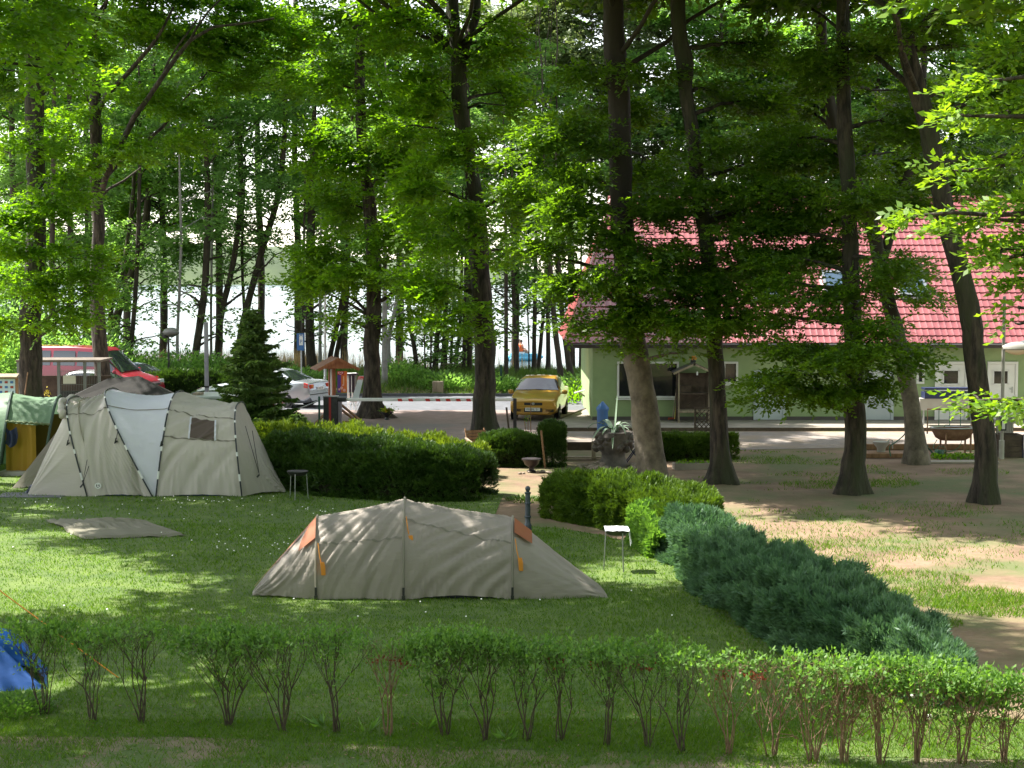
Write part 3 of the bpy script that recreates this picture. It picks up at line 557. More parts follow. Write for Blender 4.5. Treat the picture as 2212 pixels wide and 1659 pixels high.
# ---------------------------------------------------------------- lakeside alders: path (u,v), half width, depth, label
lf_list = []
AL = [
 # (points base->top, half width, Y, crown v-range, crown radius, density, bark, label)
 ([(113, 800), (113, 505), (116, 300), (118, 100)], 6, 72, (60, 620), 2.2, .8, 'dark alder trunk glimpsed between the forked tree and the slim tree'),
 ([(155, 800), (152, 560), (150, 300), (150, 60)], 7, 74, (40, 640), 2.2, .8, 'straight dark alder behind the roof of the red van'),
 ([(180, 800), (183, 690), (186, 560), (190, 200)], 5, 76, (80, 660), 2, .7, 'thin dark alder just left of the slim tree, over the van'),
 ([(239, 780), (240, 674), (262, 600), (285, 450), (300, 200)], 6, 78, (60, 640), 2.2, .8, 'alder leaning right, close to the right side of the slim tree'),
 ([(248, 790), (250, 700), (284, 595), (315, 480), (330, 250)], 10, 80, (80, 620), 2.3, .8, 'thick short alder leaning right above the van windscreen'),
 ([(283, 790), (284, 740), (293, 629), (300, 450), (305, 200)], 5.5, 76, (80, 640), 2.0, .7, 'straight alder rising behind the van bonnet'),
 ([(387, 826), (383, 740), (387, 640), (391, 520), (389, 420), (386, 300)], 3.6, 74, (100, 560), 1.8, .7, 'slender pale grey birch beside the round lamp'),
 ([(414, 825), (422, 766), (440, 640), (447, 527), (448, 415), (440, 200)], 9, 77, (80, 600), 2.2, .8, 'stout dark alder leaning right, right of the round lamp'),
 ([(456, 800), (456, 640), (458, 500), (462, 250)], 3, 78, (100, 600), 1.6, .6, 'thin grey stem right behind the lilac grey post'),
 ([(464, 770), (478, 682), (506, 556), (520, 415), (516, 250), (505, 60)], 7, 78, (60, 520), 2.2, .8, 'dark alder leaning right, left of the spruce tip'),
 ([(503, 780), (526, 696), (562, 556), (599, 430), (612, 320), (620, 150)], 8, 78, (60, 420), 2.0, .6, 'long alder leaning far right behind the spruce tip'),
 ([(537, 700), (526, 640), (523, 527), (530, 350)], 3.6, 79, (150, 480), 1.4, .5, 'thin upright stem crossing behind the leaning alders'),
 ([(655, 800), (655, 700), (656, 556), (660, 350)], 3.5, 77, (150, 640), 1.6, .5, 'thin dark alder just behind the blue sign'),
 ([(676, 826), (670, 740), (668, 648), (672, 480), (680, 200)], 11, 78, (80, 560), 2.4, .8, 'stout dark alder with reddish split bark right of the blue sign'),
 ([(691, 830), (692, 650), (694, 400)], 3.6, 77, (100, 560), 1.4, .5, 'narrow grey trunk between the stout alder and the metal lamp post'),
 ([(711, 800), (714, 766), (733, 677), (750, 560), (760, 300)], 6, 79, (100, 600), 2, .7, 'dark alder leaning right above the brown roof of the stand'),
 ([(725, 800), (727, 766), (747, 668), (752, 560), (757, 300)], 6, 80, (100, 600), 2, .6, 'second dark alder leaning right above the brown roof, nearer the big tree'),
 ([(831, 848), (831, 740), (831, 640), (834, 350)], 6.5, 70, (100, 600), 1.8, .6, 'smooth grey trunk just right of the broad footed tree'),
 ([(845, 828), (838, 740), (846, 700), (857, 650), (880, 500)], 5.5, 74, (300, 620), 1.8, .6, 'dark stem leaning right behind the smooth grey trunk'),
 ([(903, 826), (895, 750), (885, 690), (880, 560), (878, 350)], 5.5, 77, (200, 650), 1.8, .6, 'dark alder leaning left, alone in the bright gap of the lake'),
 ([(919, 826), (917, 740), (915, 640), (914, 400)], 1.8, 76, (250, 660), 1.2, .5, 'very thin straight sapling beside the lone left leaning alder'),
 ([(930, 828), (931, 740), (932, 640), (934, 400)], 2, 76, (250, 680), 1.2, .5, 'very thin sapling above the wooden stump on the bank'),
 ([(938, 826), (944, 740), (947, 660), (948, 400)], 6, 78, (250, 690), 1.8, .6, 'dark alder in the clump left of the big oak, leftmost of it'),
 ([(957, 822), (961, 720), (964, 600), (966, 400)], 6.5, 79, (250, 690), 1.8, .6, 'dark alder in the clump left of the big oak, second of it'),
 ([(973, 820), (975, 750), (980, 640), (984, 400)], 3.5, 80, (300, 660), 1.4, .5, 'thin leaning stem in the clump left of the big oak'),
 ([(983, 820), (987, 760), (995, 680), (1000, 400)], 4.5, 80, (300, 700), 1.4, .5, 'slanting stem in the clump left of the big oak'),
 ([(1001, 824), (1003, 700), (1006, 560), (1008, 350)], 4, 77, (250, 700), 1.5, .5, 'slim stem standing close to the left side of the big oak'),
 ([(1014, 826), (1014, 740), (1014, 640), (1016, 350)], 5, 77, (250, 690), 1.5, .5, 'straight trunk nearly touching the left side of the big oak'),
 ([(1093, 838), (1093, 740), (1093, 600), (1092, 350)], 4.8, 73, (150, 590), 1.8, .6, 'straight dark trunk right of the big oak above the pickup mirror'),
 ([(1119, 826), (1114, 740), (1108, 590), (1106, 300)], 4.6, 75, (150, 590), 1.7, .6, 'slim trunk leaning left above the pickup roof'),
 ([(1114, 826), (1116, 740), (1117, 600), (1119, 350)], 4.6, 77, (150, 580), 1.5, .5, 'slim upright trunk crossing its leaning neighbour above the pickup'),
 ([(1143, 826), (1142, 740), (1138, 600), (1137, 400)], 1.8, 76, (250, 600), 1.1, .4, 'very thin sapling beside the pedal boat'),
 ([(1153, 826), (1154, 740), (1156, 620), (1160, 400)], 5.2, 76, (200, 600), 1.6, .5, 'dark trunk just right of the pedal boat'),
 ([(1160, 826), (1168, 740), (1176, 640), (1186, 400)], 4.5, 78, (200, 600), 1.6, .5, 'dark trunk leaning right, second right of the pedal boat'),
 ([(1184, 830), (1184, 740), (1183, 600), (1181, 400)], 5.2, 77, (200, 560), 1.6, .5, 'upright dark trunk between pedal boat and house'),
 ([(1216, 845), (1205, 760), (1195, 668), (1188, 560), (1180, 400)], 6.5, 73, (200, 560), 1.6, .5, 'dark trunk leaning left over the rear of the pickup'),
 ([(1236, 838), (1222, 740), (1209, 620), (1203, 500), (1200, 300)], 6.5, 74, (200, 560), 1.6, .5, 'second dark trunk leaning left, nearer to the house'),
 ([(1240, 815), (1240, 700), (1238, 500)], 2.5, 80, (300, 560), 1.2, .4, 'thin stem below the left eave of the red roof'),
 ([(1253, 812), (1254, 700), (1256, 500)], 3.2, 80, (300, 560), 1.2, .4, 'thin stem under the roof corner, close to the house wall'),
 ([(1268, 822), (1271, 750), (1276, 640), (1278, 400)], 6, 80, (250, 560), 1.6, .5, 'dark trunk half hidden by the house corner'),
]
for i, (pt, hw, Y, cr_, cr, dn, lab) in enumerate(AL):
    rr = random.Random(100 + i); k_ = px(Y)
    pth = [(u, v, hw * (1 - 0.06 * j) * (0.45 if j == len(pt) - 1 else 1)) for j, (u, v) in enumerate(pt)]
    bl = []
    v0, v1 = cr_
    nb = int((v1 - v0) * 2 * cr / k_ * dn / 7000) + 4
    us = [p_[0] for p_ in pt][::-1]; vs_ = [p_[1] for p_ in pt][::-1]
    for j in range(nb):
        v = rr.uniform(v0 - 60, v1); s = (v - v0) / max(1, v1 - v0); u = float(np.interp(v, vs_, us))
        wd = cr / k_ * (0.55 if s > 0.75 else 1.0)
        bl.append((u + rr.uniform(-1, 1) * wd, v, rr.uniform(28, 55), rr.uniform(16, 30), rr.uniform(-1.5, 1.5), (0.75 if s < .7 else .4)))
    for j in range(int(2 + 3 * cr)):      # thin sprays hanging low in front of the lake
        v = rr.uniform(v1, v1 + 120); u = float(np.interp(v, vs_, us)); bl.append((u + rr.uniform(-1, 1) * cr / k_ * .7, v, rr.uniform(18, 40), rr.uniform(8, 18), rr.uniform(-1, 1), .30))
    grey = 'grey' in lab
    tree('birch_tree' if 'birch' in lab else 'alder_tree', lab, pth, Y, bl, lf_far, m_greybark if grey else m_alder, leaf=0.17, lai=1.45, seed=200 + i, flare=1.35, top=(21.5 + rr.random() * 2, 2.0), topleaf=0.30, trunk_n=9, per=7, sub=0.9, group='alders along the lake shore', zlimb=.5, topn=.3)

# background trees behind the house and beyond: taller crowns
BK = [
 (1230, 60, 84, 200, lf_pale, 'pale silvery willow crown behind the beeches', -40, 330),
 (1380, 60, 82, 180, lf_pale, 'pale willow crown seen left of the second dark trunk', -40, 420),
 (1560, 60, 78, 170, lf_far, 'broad green crown behind the ridge of the house, at its left', 0, 420),
 (1740, 60, 80, 190, lf_oak, 'green crown behind the house, between the two middle trunks', 0, 420),
 (1900, 60, 77, 180, lf_far, 'bright green crown rising behind the roof ridge', 0, 420),
 (2060, 60, 80, 180, lf_oak, 'green crown behind the right part of the roof', 0, 420),
 (2210, 60, 76, 170, lf_far, 'green crown behind the roof at the right edge', 0, 420),
 (30, 700, 74, 130, lf_far, 'bushy green tree behind the parked cars at the left edge', 60, 760),
 (190, 720, 82, 150, lf_oak, 'green tree in the thicket behind the red van', 60, 640),
 (350, 300, 84, 130, lf_far, 'leafy tree filling the gap above the round lamp', 60, 560),
 (470, 200, 86, 130, lf_far, 'hazy green tree behind the leaning alders', 60, 430),
 (860, 300, 86, 150, lf_far, 'green tree behind the broad footed trunk', 60, 560),
 (640, 200, 88, 110, lf_far, 'green tree above the blue sign, behind the alders', 40, 300),
 (560, 200, 90, 110, lf_far, 'green tree behind the long leaning alder', 20, 250),
 (740, 300, 88, 120, lf_oak, 'bright green tree behind the notice stand', 60, 480),
 (110, 300, 88, 140, lf_oak, 'green tree beyond the van roof', 40, 520),
 (270, 300, 90, 120, lf_far, 'tree behind the slim tree with long limbs', 40, 520),
 (1110, 300, 90, 120, lf_oak, 'tree behind the gap right of the big oak', 40, 480),
 (1010, 300, 88, 150, lf_far, 'green tree behind the big oak of the car park', 60, 520),
]
for i, (u, vb, Y, ru, lm, lab, v0, v1) in enumerate(BK):
    rr = random.Random(400 + i)
    bl = [(u + rr.gauss(0, ru * .45), rr.uniform(v0, v1), rr.uniform(45, 80), rr.uniform(25, 42), rr.uniform(-2, 2), .9) for _ in range(int(ru * (v1 - v0) / (1700 if u > 1150 else 2900)))]
    tree('willow_tree' if lm is lf_pale else 'broadleaf_tree', lab, [(u, 840, 9), (u + 4, 600, 8), (u - 4, 300, 6), (u, 0, 4)], Y, bl, lm, m_alder, leaf=0.19, lai=1.6, seed=500 + i, top=(23, 3.5), topleaf=0.34, trunk_n=9, per=7, sub=1.0, group='background trees', topn=.35)
# tall trees of the same grove standing left of the picture: their crowns shade the lawn
def shade_tree(x, y, H, RT, seed, label, z0=9.6, n=60, tx=None, ty=None):
    rng = np.random.default_rng(seed); rr = random.Random(seed)
    t = thing('oak_tree', label, 'tree', (x, y, 0), group='oaks left of the lawn')
    mb = MB(); pts = [Vector((x + rr.uniform(-.1, .1) + 0.03 * z, y, z)) for z in np.arange(-.2, H * .9, 1.2)]
    mb.tube(pts, [0.38 * (1 - 0.8 * i / len(pts)) * (1.5 if i == 0 else 1) for i in range(len(pts))], n=12, wob=.15)
    cx = x if tx is None else tx
    zz = rng.uniform(z0, H, n); an = rng.random(n) * 6.283; r_ = RT * np.sqrt(rng.random(n)) * np.sqrt(np.clip(1.1 - ((zz - z0) / (H - z0)) ** 2, .1, 1))
    cc = np.stack([cx + np.cos(an) * r_, (y if ty is None else ty) + np.sin(an) * r_, zz], 1)
    rd = np.stack([rng.uniform(.8, 1.5, n), rng.uniform(.8, 1.5, n), rng.uniform(.3, .6, n)], 1)
    q, rn = sprays(cc, rd, 80, np.array([x, y, 12.0]), .22, 9, rng)
    for j in range(0, n, 2):
        a = Vector((x, y, zz[j] - .7)); mb.tube([a, a.lerp(Vector(cc[j]), .5) + Vector((0, 0, .5)), Vector(cc[j])], [.1, .06, .02], n=6)
    mkobj('trunk', mb, m_bark, t, smooth='all', world=True)
    quads('crown', q, lf_oak, t, rnd=rn)
shade_tree(-15.5, 40.5, 19, 5.0, 901, 'big oak left of the green tunnel tent')
shade_tree(-13.5, 36.0, 19, 5.3, 902, 'big oak standing left of the lawn, level with the groundsheet', z0=11.8, tx=-12.0, n=70)
shade_tree(-12.5, 21.8, 18, 3.6, 903, 'big oak standing left of the lawn, level with the small tent', tx=-6.2, ty=26.3, z0=11, n=40)
shade_tree(-13.5, 18.0, 17, 6.0, 904, 'big oak standing left of the blue tent', tx=-10.6, ty=23.0, z0=9.8, n=62)
# unseen oaks added behind and beside the viewer: their crowns take the open sky away from the near side
def sky_block_oak(seed, lab):
    rng = np.random.default_rng(seed); t = thing('oak_tree', lab, 'tree', (0, 0, 0), group='unseen oaks added around the viewer')
    mb = MB(); mb.tube([Vector((0, 0, z)) for z in np.arange(-.2, 16, 1.5)], [.42 * (1 - .07 * i) for i in range(11)], n=10, wob=.15)
    n = 85; zz = rng.uniform(3.5, 20, n); an = rng.random(n) * 6.283; r_ = 5.8 * np.sqrt(rng.random(n)) * np.sqrt(np.clip(1.1 - ((zz - 8) / 13) ** 2, .1, 1))
    cc = np.stack([np.cos(an) * r_, np.sin(an) * r_, zz], 1); rd = np.stack([rng.uniform(1.1, 1.9, n), rng.uniform(1.1, 1.9, n), rng.uniform(.5, .9, n)], 1)
    q, rn = sprays(cc, rd, 20, np.array([0, 0, 12.0]), .42, 8, rng)
    mkobj('trunk', mb, m_bark, t, smooth='all'); quads('crown', q, lf_oak, t, rnd=rn, local=True); return t
gp = sky_block_oak(911, 'large unseen oak added around the viewer to block open sky')
gl = [(-8, -9), (3, -11), (13, -8), (-19, -4), (19, 2), (-3, -22), (10, -21), (-16, -18), (22, 14), (-21, 8), (24, 27), (27, 40)]
for i, (x, y) in enumerate(gl):
    if i == 0: gp.location = (x, y, 0)
    else: dup(gp, (x, y, 0), rz=i * 1.3)
# ================================================================ the green house with red tiled roof
HY = 55.5
def hp(u, v, dy=0.0): return P(u, v, HY + dy)
m_wall = mat('pale_green_render', (0.235, 0.325, 0.16), (0.315, 0.405, 0.205), scale=0.8, rough=0.9, bump=0.12, bscale=120)
m_white = mat('white_plastic', (0.68, 0.68, 0.68), (0.74, 0.74, 0.73), scale=2, rough=0.4)
m_glass = mat('dark_window_glass', (0.02, 0.022, 0.025), rough=0.06, spec=0.8)
m_skyglass = mat('roof_window_glass', (0.10, 0.16, 0.22), rough=0.03, spec=1.0, metal=0.6)
m_gutter = mat('dark_gutter', (0.05, 0.045, 0.05), (0.08, 0.07, 0.075), scale=5, rough=0.45)
m_zinc = mat('zinc_strip', (0.30, 0.32, 0.34), (0.40, 0.42, 0.44), scale=3, rough=0.35, metal=0.7)
m_doorblue = mat('pale_blue_door', (0.42, 0.47, 0.50), (0.47, 0.52, 0.55), scale=2, rough=0.5)
m_tile = mat('glazed_red_tile', (0.21, 0.052, 0.056), (0.33, 0.098, 0.100), scale=1.6, detail=8, rough=0.26, spec=0.7, coat=0.3, bump=0.05, bscale=30)
m_navy = mat('navy_blue_panel', (0.006, 0.012, 0.05), (0.009, 0.018, 0.07), scale=3, rough=0.6)
m_greypanel = mat('grey_panel', (0.32, 0.30, 0.27), (0.38, 0.36, 0.33), scale=2, rough=0.7)
m_wood = mat('brown_wood', (0.16, 0.085, 0.04), (0.30, 0.17, 0.09), scale=3, rough=0.75, bump=0.3, bscale=20, stretch=(4, 4, .6))
m_palewood = mat('weathered_wood', (0.20, 0.16, 0.11), (0.34, 0.28, 0.20), scale=3, rough=0.85, bump=0.3, bscale=20, stretch=(4, 4, .7))
m_darkwood = mat('dark_wood', (0.045, 0.03, 0.022), (0.09, 0.065, 0.045), scale=4, rough=0.85, bump=0.3)
house = thing('green_house', 'long green rendered house with a glazed red tiled roof', 'house', (12.5, 58.5, 0))
X0, X1, WT = 2.69, 23.0, 2.74
b = MB(); b.slab([(X0, HY), (X1, HY), (X1, HY + 9.4), (X0, HY + 9.4)], 0.0, WT + .02); mkobj('wall', b, m_wall, house, world=True)
b = MB(); b.box(((X0 + X1) / 2, HY - .012, 0.16), (X1 - X0 + .02, .024, 0.12)); mkobj('plinth', b, mat('plinth_grey', (0.09, 0.08, 0.075), rough=.9), house, world=True)
# roof: hipped, real tile relief on the slope that faces us and on the hip end
EZ, RZ = 2.70, 7.62; EY = HY - 0.6; RY = EY + 5.3; XL0, XL1 = 1.86, 3.55
sl = math.hypot(RY - EY, RZ - EZ); nrow = 21; rowh = sl / nrow
b = MB()
def tile_rows(org, ax, up, nrm, width_at, nrow, rowh, tw=0.205, amp=0.024):
    for r in range(nrow):
        x0, x1 = width_at(r * rowh), width_at((r + 1) * rowh)
        a0, a1 = x0; c0, c1 = x1
        n = max(8, int((a1 - a0) / tw * 5)); vs = []; fs = []
        for i in range(n + 1):
            x = a0 + (a1 - a0) * i / n; xx = min(max(x, c0), c1)
            ph = (x / tw) % 1.0
            w_ = amp * (math.cos((ph - .32) / .32 * math.pi) * .5 + .5 if ph < .64 else 0.12)
            lip = amp * 0.9
            p0 = org + ax * x + up * (r * rowh - .025) + nrm * (w_ + 0.038); pb = org + ax * x + up * (r * rowh - .02) + nrm * (w_ * .3 - .01)
            p1 = org + ax * xx + up * ((r + 1) * rowh) + nrm * (w_ * .8 + .004)
            vs += [pb, p0, p1]
        for i in range(n):
            fs += [(3 * i, 3 * i + 3, 3 * i + 4, 3 * i + 1), (3 * i + 1, 3 * i + 4, 3 * i + 5, 3 * i + 2)]
        b.add(vs, fs)
up = Vector((0, RY - EY, RZ - EZ)).normalized(); nr = Vector((0, -(RZ - EZ), RY - EY)).normalized()
tile_rows(Vector((0, EY, EZ)), Vector((1, 0, 0)), up, nr, lambda h: (XL0 + (XL1 - XL0) * h / sl, X1 + .4), nrow, rowh)
# hip end (left), plain tiles
h2 = Vector((XL1 - XL0, 0, RZ - EZ)); u2 = h2.normalized(); n2 = Vector((-(RZ - EZ), 0, XL1 - XL0)).normalized()
L2 = h2.length; W2 = (RY - EY)
tile_rows(Vector((XL0, 0, EZ)), Vector((0, 1, 0)), u2, n2, lambda h: (EY + W2 * h / L2, EY + 2 * W2 - W2 * h / L2), 15, L2 / 15)
roof = mkobj('roof', b, m_tile, house, smooth='all', world=True); roof.data.set_sharp_from_angle(angle=R(28))
b = MB()    # boards under the tiles so no light leaks, back slope
b.add([(XL0, EY, EZ - .03), (X1 + .4, EY, EZ - .03), (X1 + .4, RY, RZ - .03), (XL1, RY, RZ - .03), (XL0, EY + 2 * W2, EZ - .03), (X1 + .4, EY + 2 * W2, EZ - .03)], [(0, 1, 2, 3), (3, 2, 5, 4), (0, 3, 4), (0, 4, 5, 1)])
mkobj('roof_boards', b, m_gutter, roof); bpy.data.objects['roof_boards'].data.transform(Matrix.Translation(-Vector(house.location)))
b = MB(); b.tube([Vector((XL1 - .1, RY, RZ + .05)), Vector((X1 + .4, RY, RZ + .05))], .10, n=8); b.tube([Vector((XL0, EY, EZ + .07)), Vector((XL1, RY, RZ + .05))], .075, n=8)
mkobj('ridge_tiles', b, m_tile, roof, smooth=True).data.transform(Matrix.Translation(-Vector(house.location)))
b = MB()
def gut(s, t):
    a = math.pi * t; x = XL0 - .02 + (X1 + .4 - XL0) * s
    return (x, EY - .075 - .065 * math.cos(a), EZ - .035 - .06 * math.sin(a))
b.grid(gut, 2, 6); b.box(((XL0 + X1) / 2 + .2, EY + .03, EZ - .09), (X1 - XL0 + .4, .03, .16)); b.box(((XL0 + X1) / 2 + .2, EY + .30, EZ - .155), (X1 - XL0 + .4, .52, .02))
mkobj('gutter', b, m_gutter, house, world=True)
b = MB(); b.tube([(XL0, EY - .145, EZ - .03), (X1 + .4, EY - .145, EZ - .03)], .011, n=6); mkobj('gutter_bead', b, m_zinc, house, world=True)

def window(u0, v0, u1, v1, fr=0.07, mull=(), sill=True, name='window'):
    a, c = hp(u0, v0), hp(u1, v1); x0, x1, z1, z0 = a.x, c.x, a.z, c.z
    w = MB(); y = HY - .02
    for (xa, xb, za, zb) in [(x0, x1, z1 - fr, z1), (x0, x1, z0, z0 + fr), (x0, x0 + fr, z0 + fr, z1 - fr), (x1 - fr, x1, z0 + fr, z1 - fr)] + [(x0 + (x1 - x0) * m - fr / 2, x0 + (x1 - x0) * m + fr / 2, z0 + fr, z1 - fr) for m in mull]:
        w.box(((xa + xb) / 2, y, (za + zb) / 2), (xb - xa, .06, zb - za))
    o = mkobj(name, w, m_white, house, world=True, bevel=.006)
    g_ = MB(); g_.box(((x0 + x1) / 2, HY - .002, (z0 + z1) / 2), (x1 - x0 - fr, .02, z1 - z0 - fr)); q = mkobj('pane', g_, m_glass, o); q.data.transform(Matrix.Translation(-Vector(house.location)))
    if sill:
        s_ = MB(); s_.box(((x0 + x1) / 2, HY - .07, z0 - .03), (x1 - x0 + .1, .16, .035)); q = mkobj('sill', s_, m_white, o); q.data.transform(Matrix.Translation(-Vector(house.location)))
    return o, x0, x1, z0, z1
window(1333, 781, 1466, 860, mull=(.25, .5))
window(1562, 781, 1594, 829)
window(1980, 781, 1996, 829, sill=False)
def door(u0, v0, u1, label=None, win=None, blue=False):
    a = hp(u0, v0); c = hp(u1, 915); x0, x1, z1, z0 = a.x, c.x, a.z, .11
    w = MB(); fr = .09
    for (xa, xb, za, zb) in [(x0, x1, z1 - fr, z1), (x0, x0 + fr, z0, z1 - fr), (x1 - fr, x1, z0, z1 - fr)]:
        w.box(((xa + xb) / 2, HY - .03, (za + zb) / 2), (xb - xa, .07, zb - za))
    w.box(((x0 + x1) / 2, HY - .012, (z0 + z1 - fr) / 2), (x1 - x0 - 2 * fr - .01, .05, z1 - z0 - fr - .01))
    o = mkobj('door', w, m_doorblue if blue else m_white, house, world=True, bevel=.006)
    if label: o['label'] = label
    if win:
        p0, p1 = hp(win[0], win[1]), hp(win[2], win[3]); xx, zz, ww, hh = (p0.x + p1.x) / 2, (p0.z + p1.z) / 2, p1.x - p0.x, p0.z - p1.z
        f = MB()
        for (cx, cz, dx, dz) in [(xx, zz + hh / 2, ww + .1, .05), (xx, zz - hh / 2, ww + .1, .05), (xx - ww / 2, zz, .05, hh), (xx + ww / 2, zz, .05, hh)]: f.box((cx, HY - .048, cz), (dx, .03, dz))
        q = mkobj('window_frame', f, m_white, o); q.data.transform(Matrix.Translation(-Vector(house.location)))
        f = MB(); f.box((xx, HY - .040, zz), (ww, .012, hh)); q = mkobj('pane', f, m_glass, o); q.data.transform(Matrix.Translation(-Vector(house.location)))
    h_ = MB(); hx = x1 - fr - .09; h_.tube([(hx, HY - .06, 1.15), (hx, HY - .10, 1.15), (hx - .12, HY - .10, 1.15)], .012, n=6); h_.box((hx, HY - .045, 1.12), (.035, .015, .2))
    q = mkobj('handle', h_, m_zinc, o, smooth=True); q.data.transform(Matrix.Translation(-Vector(house.location)))
door(2020, 781, 2088, 'white door left of the leaning trunk', (2037, 799, 2070, 830))
door(2133, 781, 2196, 'white door right of the leaning trunk', (2145, 800, 2177, 830))
door(1628, 800, 1696, 'plain pale blue door behind low leaves', blue=True)
door(1868, 800, 1929, 'plain pale blue door right of the middle trunk', blue=True)
# roof windows
def skylight(u0, v0, u1, v1):
    def onroof(u, v, off=.06):
        d = ray(u, v); o = Vector((0, 0, EYE)); c = Vector((0, EY, EZ)) + nr * off
        t = (c - o).dot(nr) / d.dot(nr); return o + d * t
    a, b1, c1, d1 = onroof(u0, v1), onroof(u1, v1), onroof(u1, v0), onroof(u0, v0)
    c1 = Vector((b1.x, c1.y, c1.z)); d1 = Vector((a.x, d1.y, d1.z))
    cen = (a + c1) / 2; w = b1.x - a.x; hgt = (d1 - a).length; ang = math.atan2(RZ - EZ, RY - EY)
    f = MB()
    for (ox, oy, sx, sy) in [(0, hgt / 2, w + .1, .1), (0, -hgt / 2, w + .1, .1), (-w / 2, 0, .09, hgt), (w / 2, 0, .09, hgt)]:
        f.box(cen + Vector((ox, 0, 0)) + up * oy + nr * .03, (sx, sy, .1), rx=ang)
    o = mkobj('roof_window', f, m_zinc, house, world=True)
    f = MB(); f.box(cen + nr * .03, (w - .08, hgt - .08, .04), rx=ang); q = mkobj('pane', f, m_skyglass, o); q.data.transform(Matrix.Translation(-Vector(house.location)))
    f = MB(); f.box(cen - up * (hgt / 2 + .13) + nr * .03, (w + .12, .16, .02), rx=ang); q = mkobj('flashing', f, m_gutter, o); q.data.transform(Matrix.Translation(-Vector(house.location)))
skylight(1632, 589, 1683, 640); skylight(1786, 589, 1836, 640); skylight(1947, 587, 2003, 638)
# ================================================================ things along the house
m_black = mat('black_plastic', (0.012, 0.012, 0.013), (0.03, 0.03, 0.03), scale=6, rough=0.5)
m_metal = mat('galvanised_metal', (0.35, 0.36, 0.37), (0.45, 0.46, 0.47), scale=6, rough=0.4, metal=0.8)
m_rust = mat('rusty_steel', (0.20, 0.10, 0.06), (0.32, 0.19, 0.12), scale=7, rough=0.7, metal=0.3)
# wooden open cabinet with a gabled roof
K = P(1497, 912, 54.8); t = thing('roofed_cabinet', 'tall open wooden cabinet with a small gabled roof against the green wall', 'cabinet', (K.x, 54.85, .1))
b = MB()
for sx in (-.5, .5):
    for sy in (-.28, .28): b.box((sx, sy, .82), (.07, .07, 1.64))
b.box((0, .28, .95), (.95, .02, 1.3)); b.box((0, 0, .18 + .15), (.95, .5, .04)); b.box((0, -.05, .95), (.95, .5, .05)); mkobj('frame', b, m_darkwood, t)
b = MB(); b.box((0, -.32, .36), (1.06, .10, .06)); b.box((0, 0, .39), (1.0, .56, .03)); mkobj('shelf', b, m_palewood, t)
b = MB()
for s in (-1, 1): b.box((s * .33, 0, 1.80), (.78, .75, .05), ry=s * .42)
mkobj('roof', b, m_gutter, t)
b = MB()
for s in (-1, 1): b.box((s * .33, -.39, 1.77), (.78, .03, .07), ry=s * .42); b.box((s * .5, -.325, .82), (.05, .03, 1.64))
mkobj('barge_board', b, m_palewood, t)
b = MB(); b.tube([(-.3, -.1, .5), (.25, -.1, .88)], .02, n=6); b.box((-.25, 0, 1.1), (.35, .25, .22)); b.box((.25, 0, 1.08), (.1, .1, .16)); mkobj('contents', b, m_darkwood, t)
b = MB(); b.box((.1, -.3, 1.62), (.05, .05, .12)); mkobj('lamp', b, m_white, t)
o = MB(); o.lathe([(0.08, 0), (.1, .05), (.06, .1), (.02, .12)], n=10); ot = thing('flower_pot', 'small pot of orange flowers on the cabinet roof', 'flower pot', (K.x, 54.85, 2.06))
mkobj('pot', o, m_black, ot)
n = 60; rr_ = np.random.default_rng(3); p_ = rr_.normal(size=(n, 3)) * [.045, .04, .025] + [0, 0, .15]
q = quads('flowers', leaf_quads(p_, rr_.normal(size=(n, 3)), rr_.normal(size=(n, 3)), np.full(n, .06), np.full(n, .05)), mat('orange_petal', (.55, .25, .02), rough=.6)); q.parent = ot
# broom leaning on the wall
a, c = P(1453, 911, 55.2), P(1466, 800, 55.42); a.z = .12
t = thing('broom', 'red headed broom leaning on the wall beside the cabinet', 'broom', a)
b = MB(); b.tube([a, c], .018, n=6); mkobj('handle', b, m_palewood, t, world=True)
b = MB(); b.box(a + Vector((0, 0, .05)), (.3, .08, .08)); mkobj('brush', b, mat('red_bristle', (.3, .05, .03), rough=.9), t, world=True)
a2, c2 = P(1457, 911, 55.1), P(1463, 858, 55.4); a2.z = .12
t = thing('rake', 'yellow handled rake leaning right of the broom, orange at the top', 'rake', a2)
b = MB(); b.tube([a2, c2], .02, n=6); mkobj('handle', b, mat('ochre_wood', (.45, .32, .08), rough=.6), t, world=True)
b = MB(); b.box(a2 + Vector((0, 0, .03)), (.35, .03, .03)); 
for i in range(8): b.box(a2 + Vector((-.15 + i * .043, -.03, .01)), (.01, .06, .02))
mkobj('tines', b, m_black, t, world=True)
# lattice panel
a = P(1501, 962, 48.4); t = thing('trellis', 'small dark lattice trellis panel left of the flared trunk', 'trellis', (a.x, 48.4, 0))
b = MB(); b.box((0, 0, .55), (.05, .05, 1.1)); mkobj('post', b, m_darkwood, t)
b = MB(); b.box((.75, 0, .58), (.05, .05, 1.16)); mkobj('post', b, m_darkwood, t)
b = MB()
for i in range(-7, 9):
    for s in (1, -1):
        p0 = Vector((i * .13, .0 + s * .008, .08)); p1 = p0 + Vector((s * .95, 0, .95)); q0 = []
        for k in range(20):
            w_ = p0.lerp(p1, k / 19)
            if 0 < w_.x < .75: q0.append(w_)
        if len(q0) > 1: b.tube([q0[0], q0[-1]], .013, n=4)
b.box((.375, 0, 1.08), (.75, .03, .04), ry=-.06); mkobj('lattice', b, m_darkwood, t)
# bucket and flower box at its foot
b = MB(); b.lathe([(.10, 0), (.14, .25), (.15, .26)], n=12); tag(mkobj('flower_pot', b, mat('terracotta', (.3, .1, .06), rough=.8), loc=(a.x + .25, 48.1, 0)), 'terracotta pot at the foot of the trellis', 'flower pot')
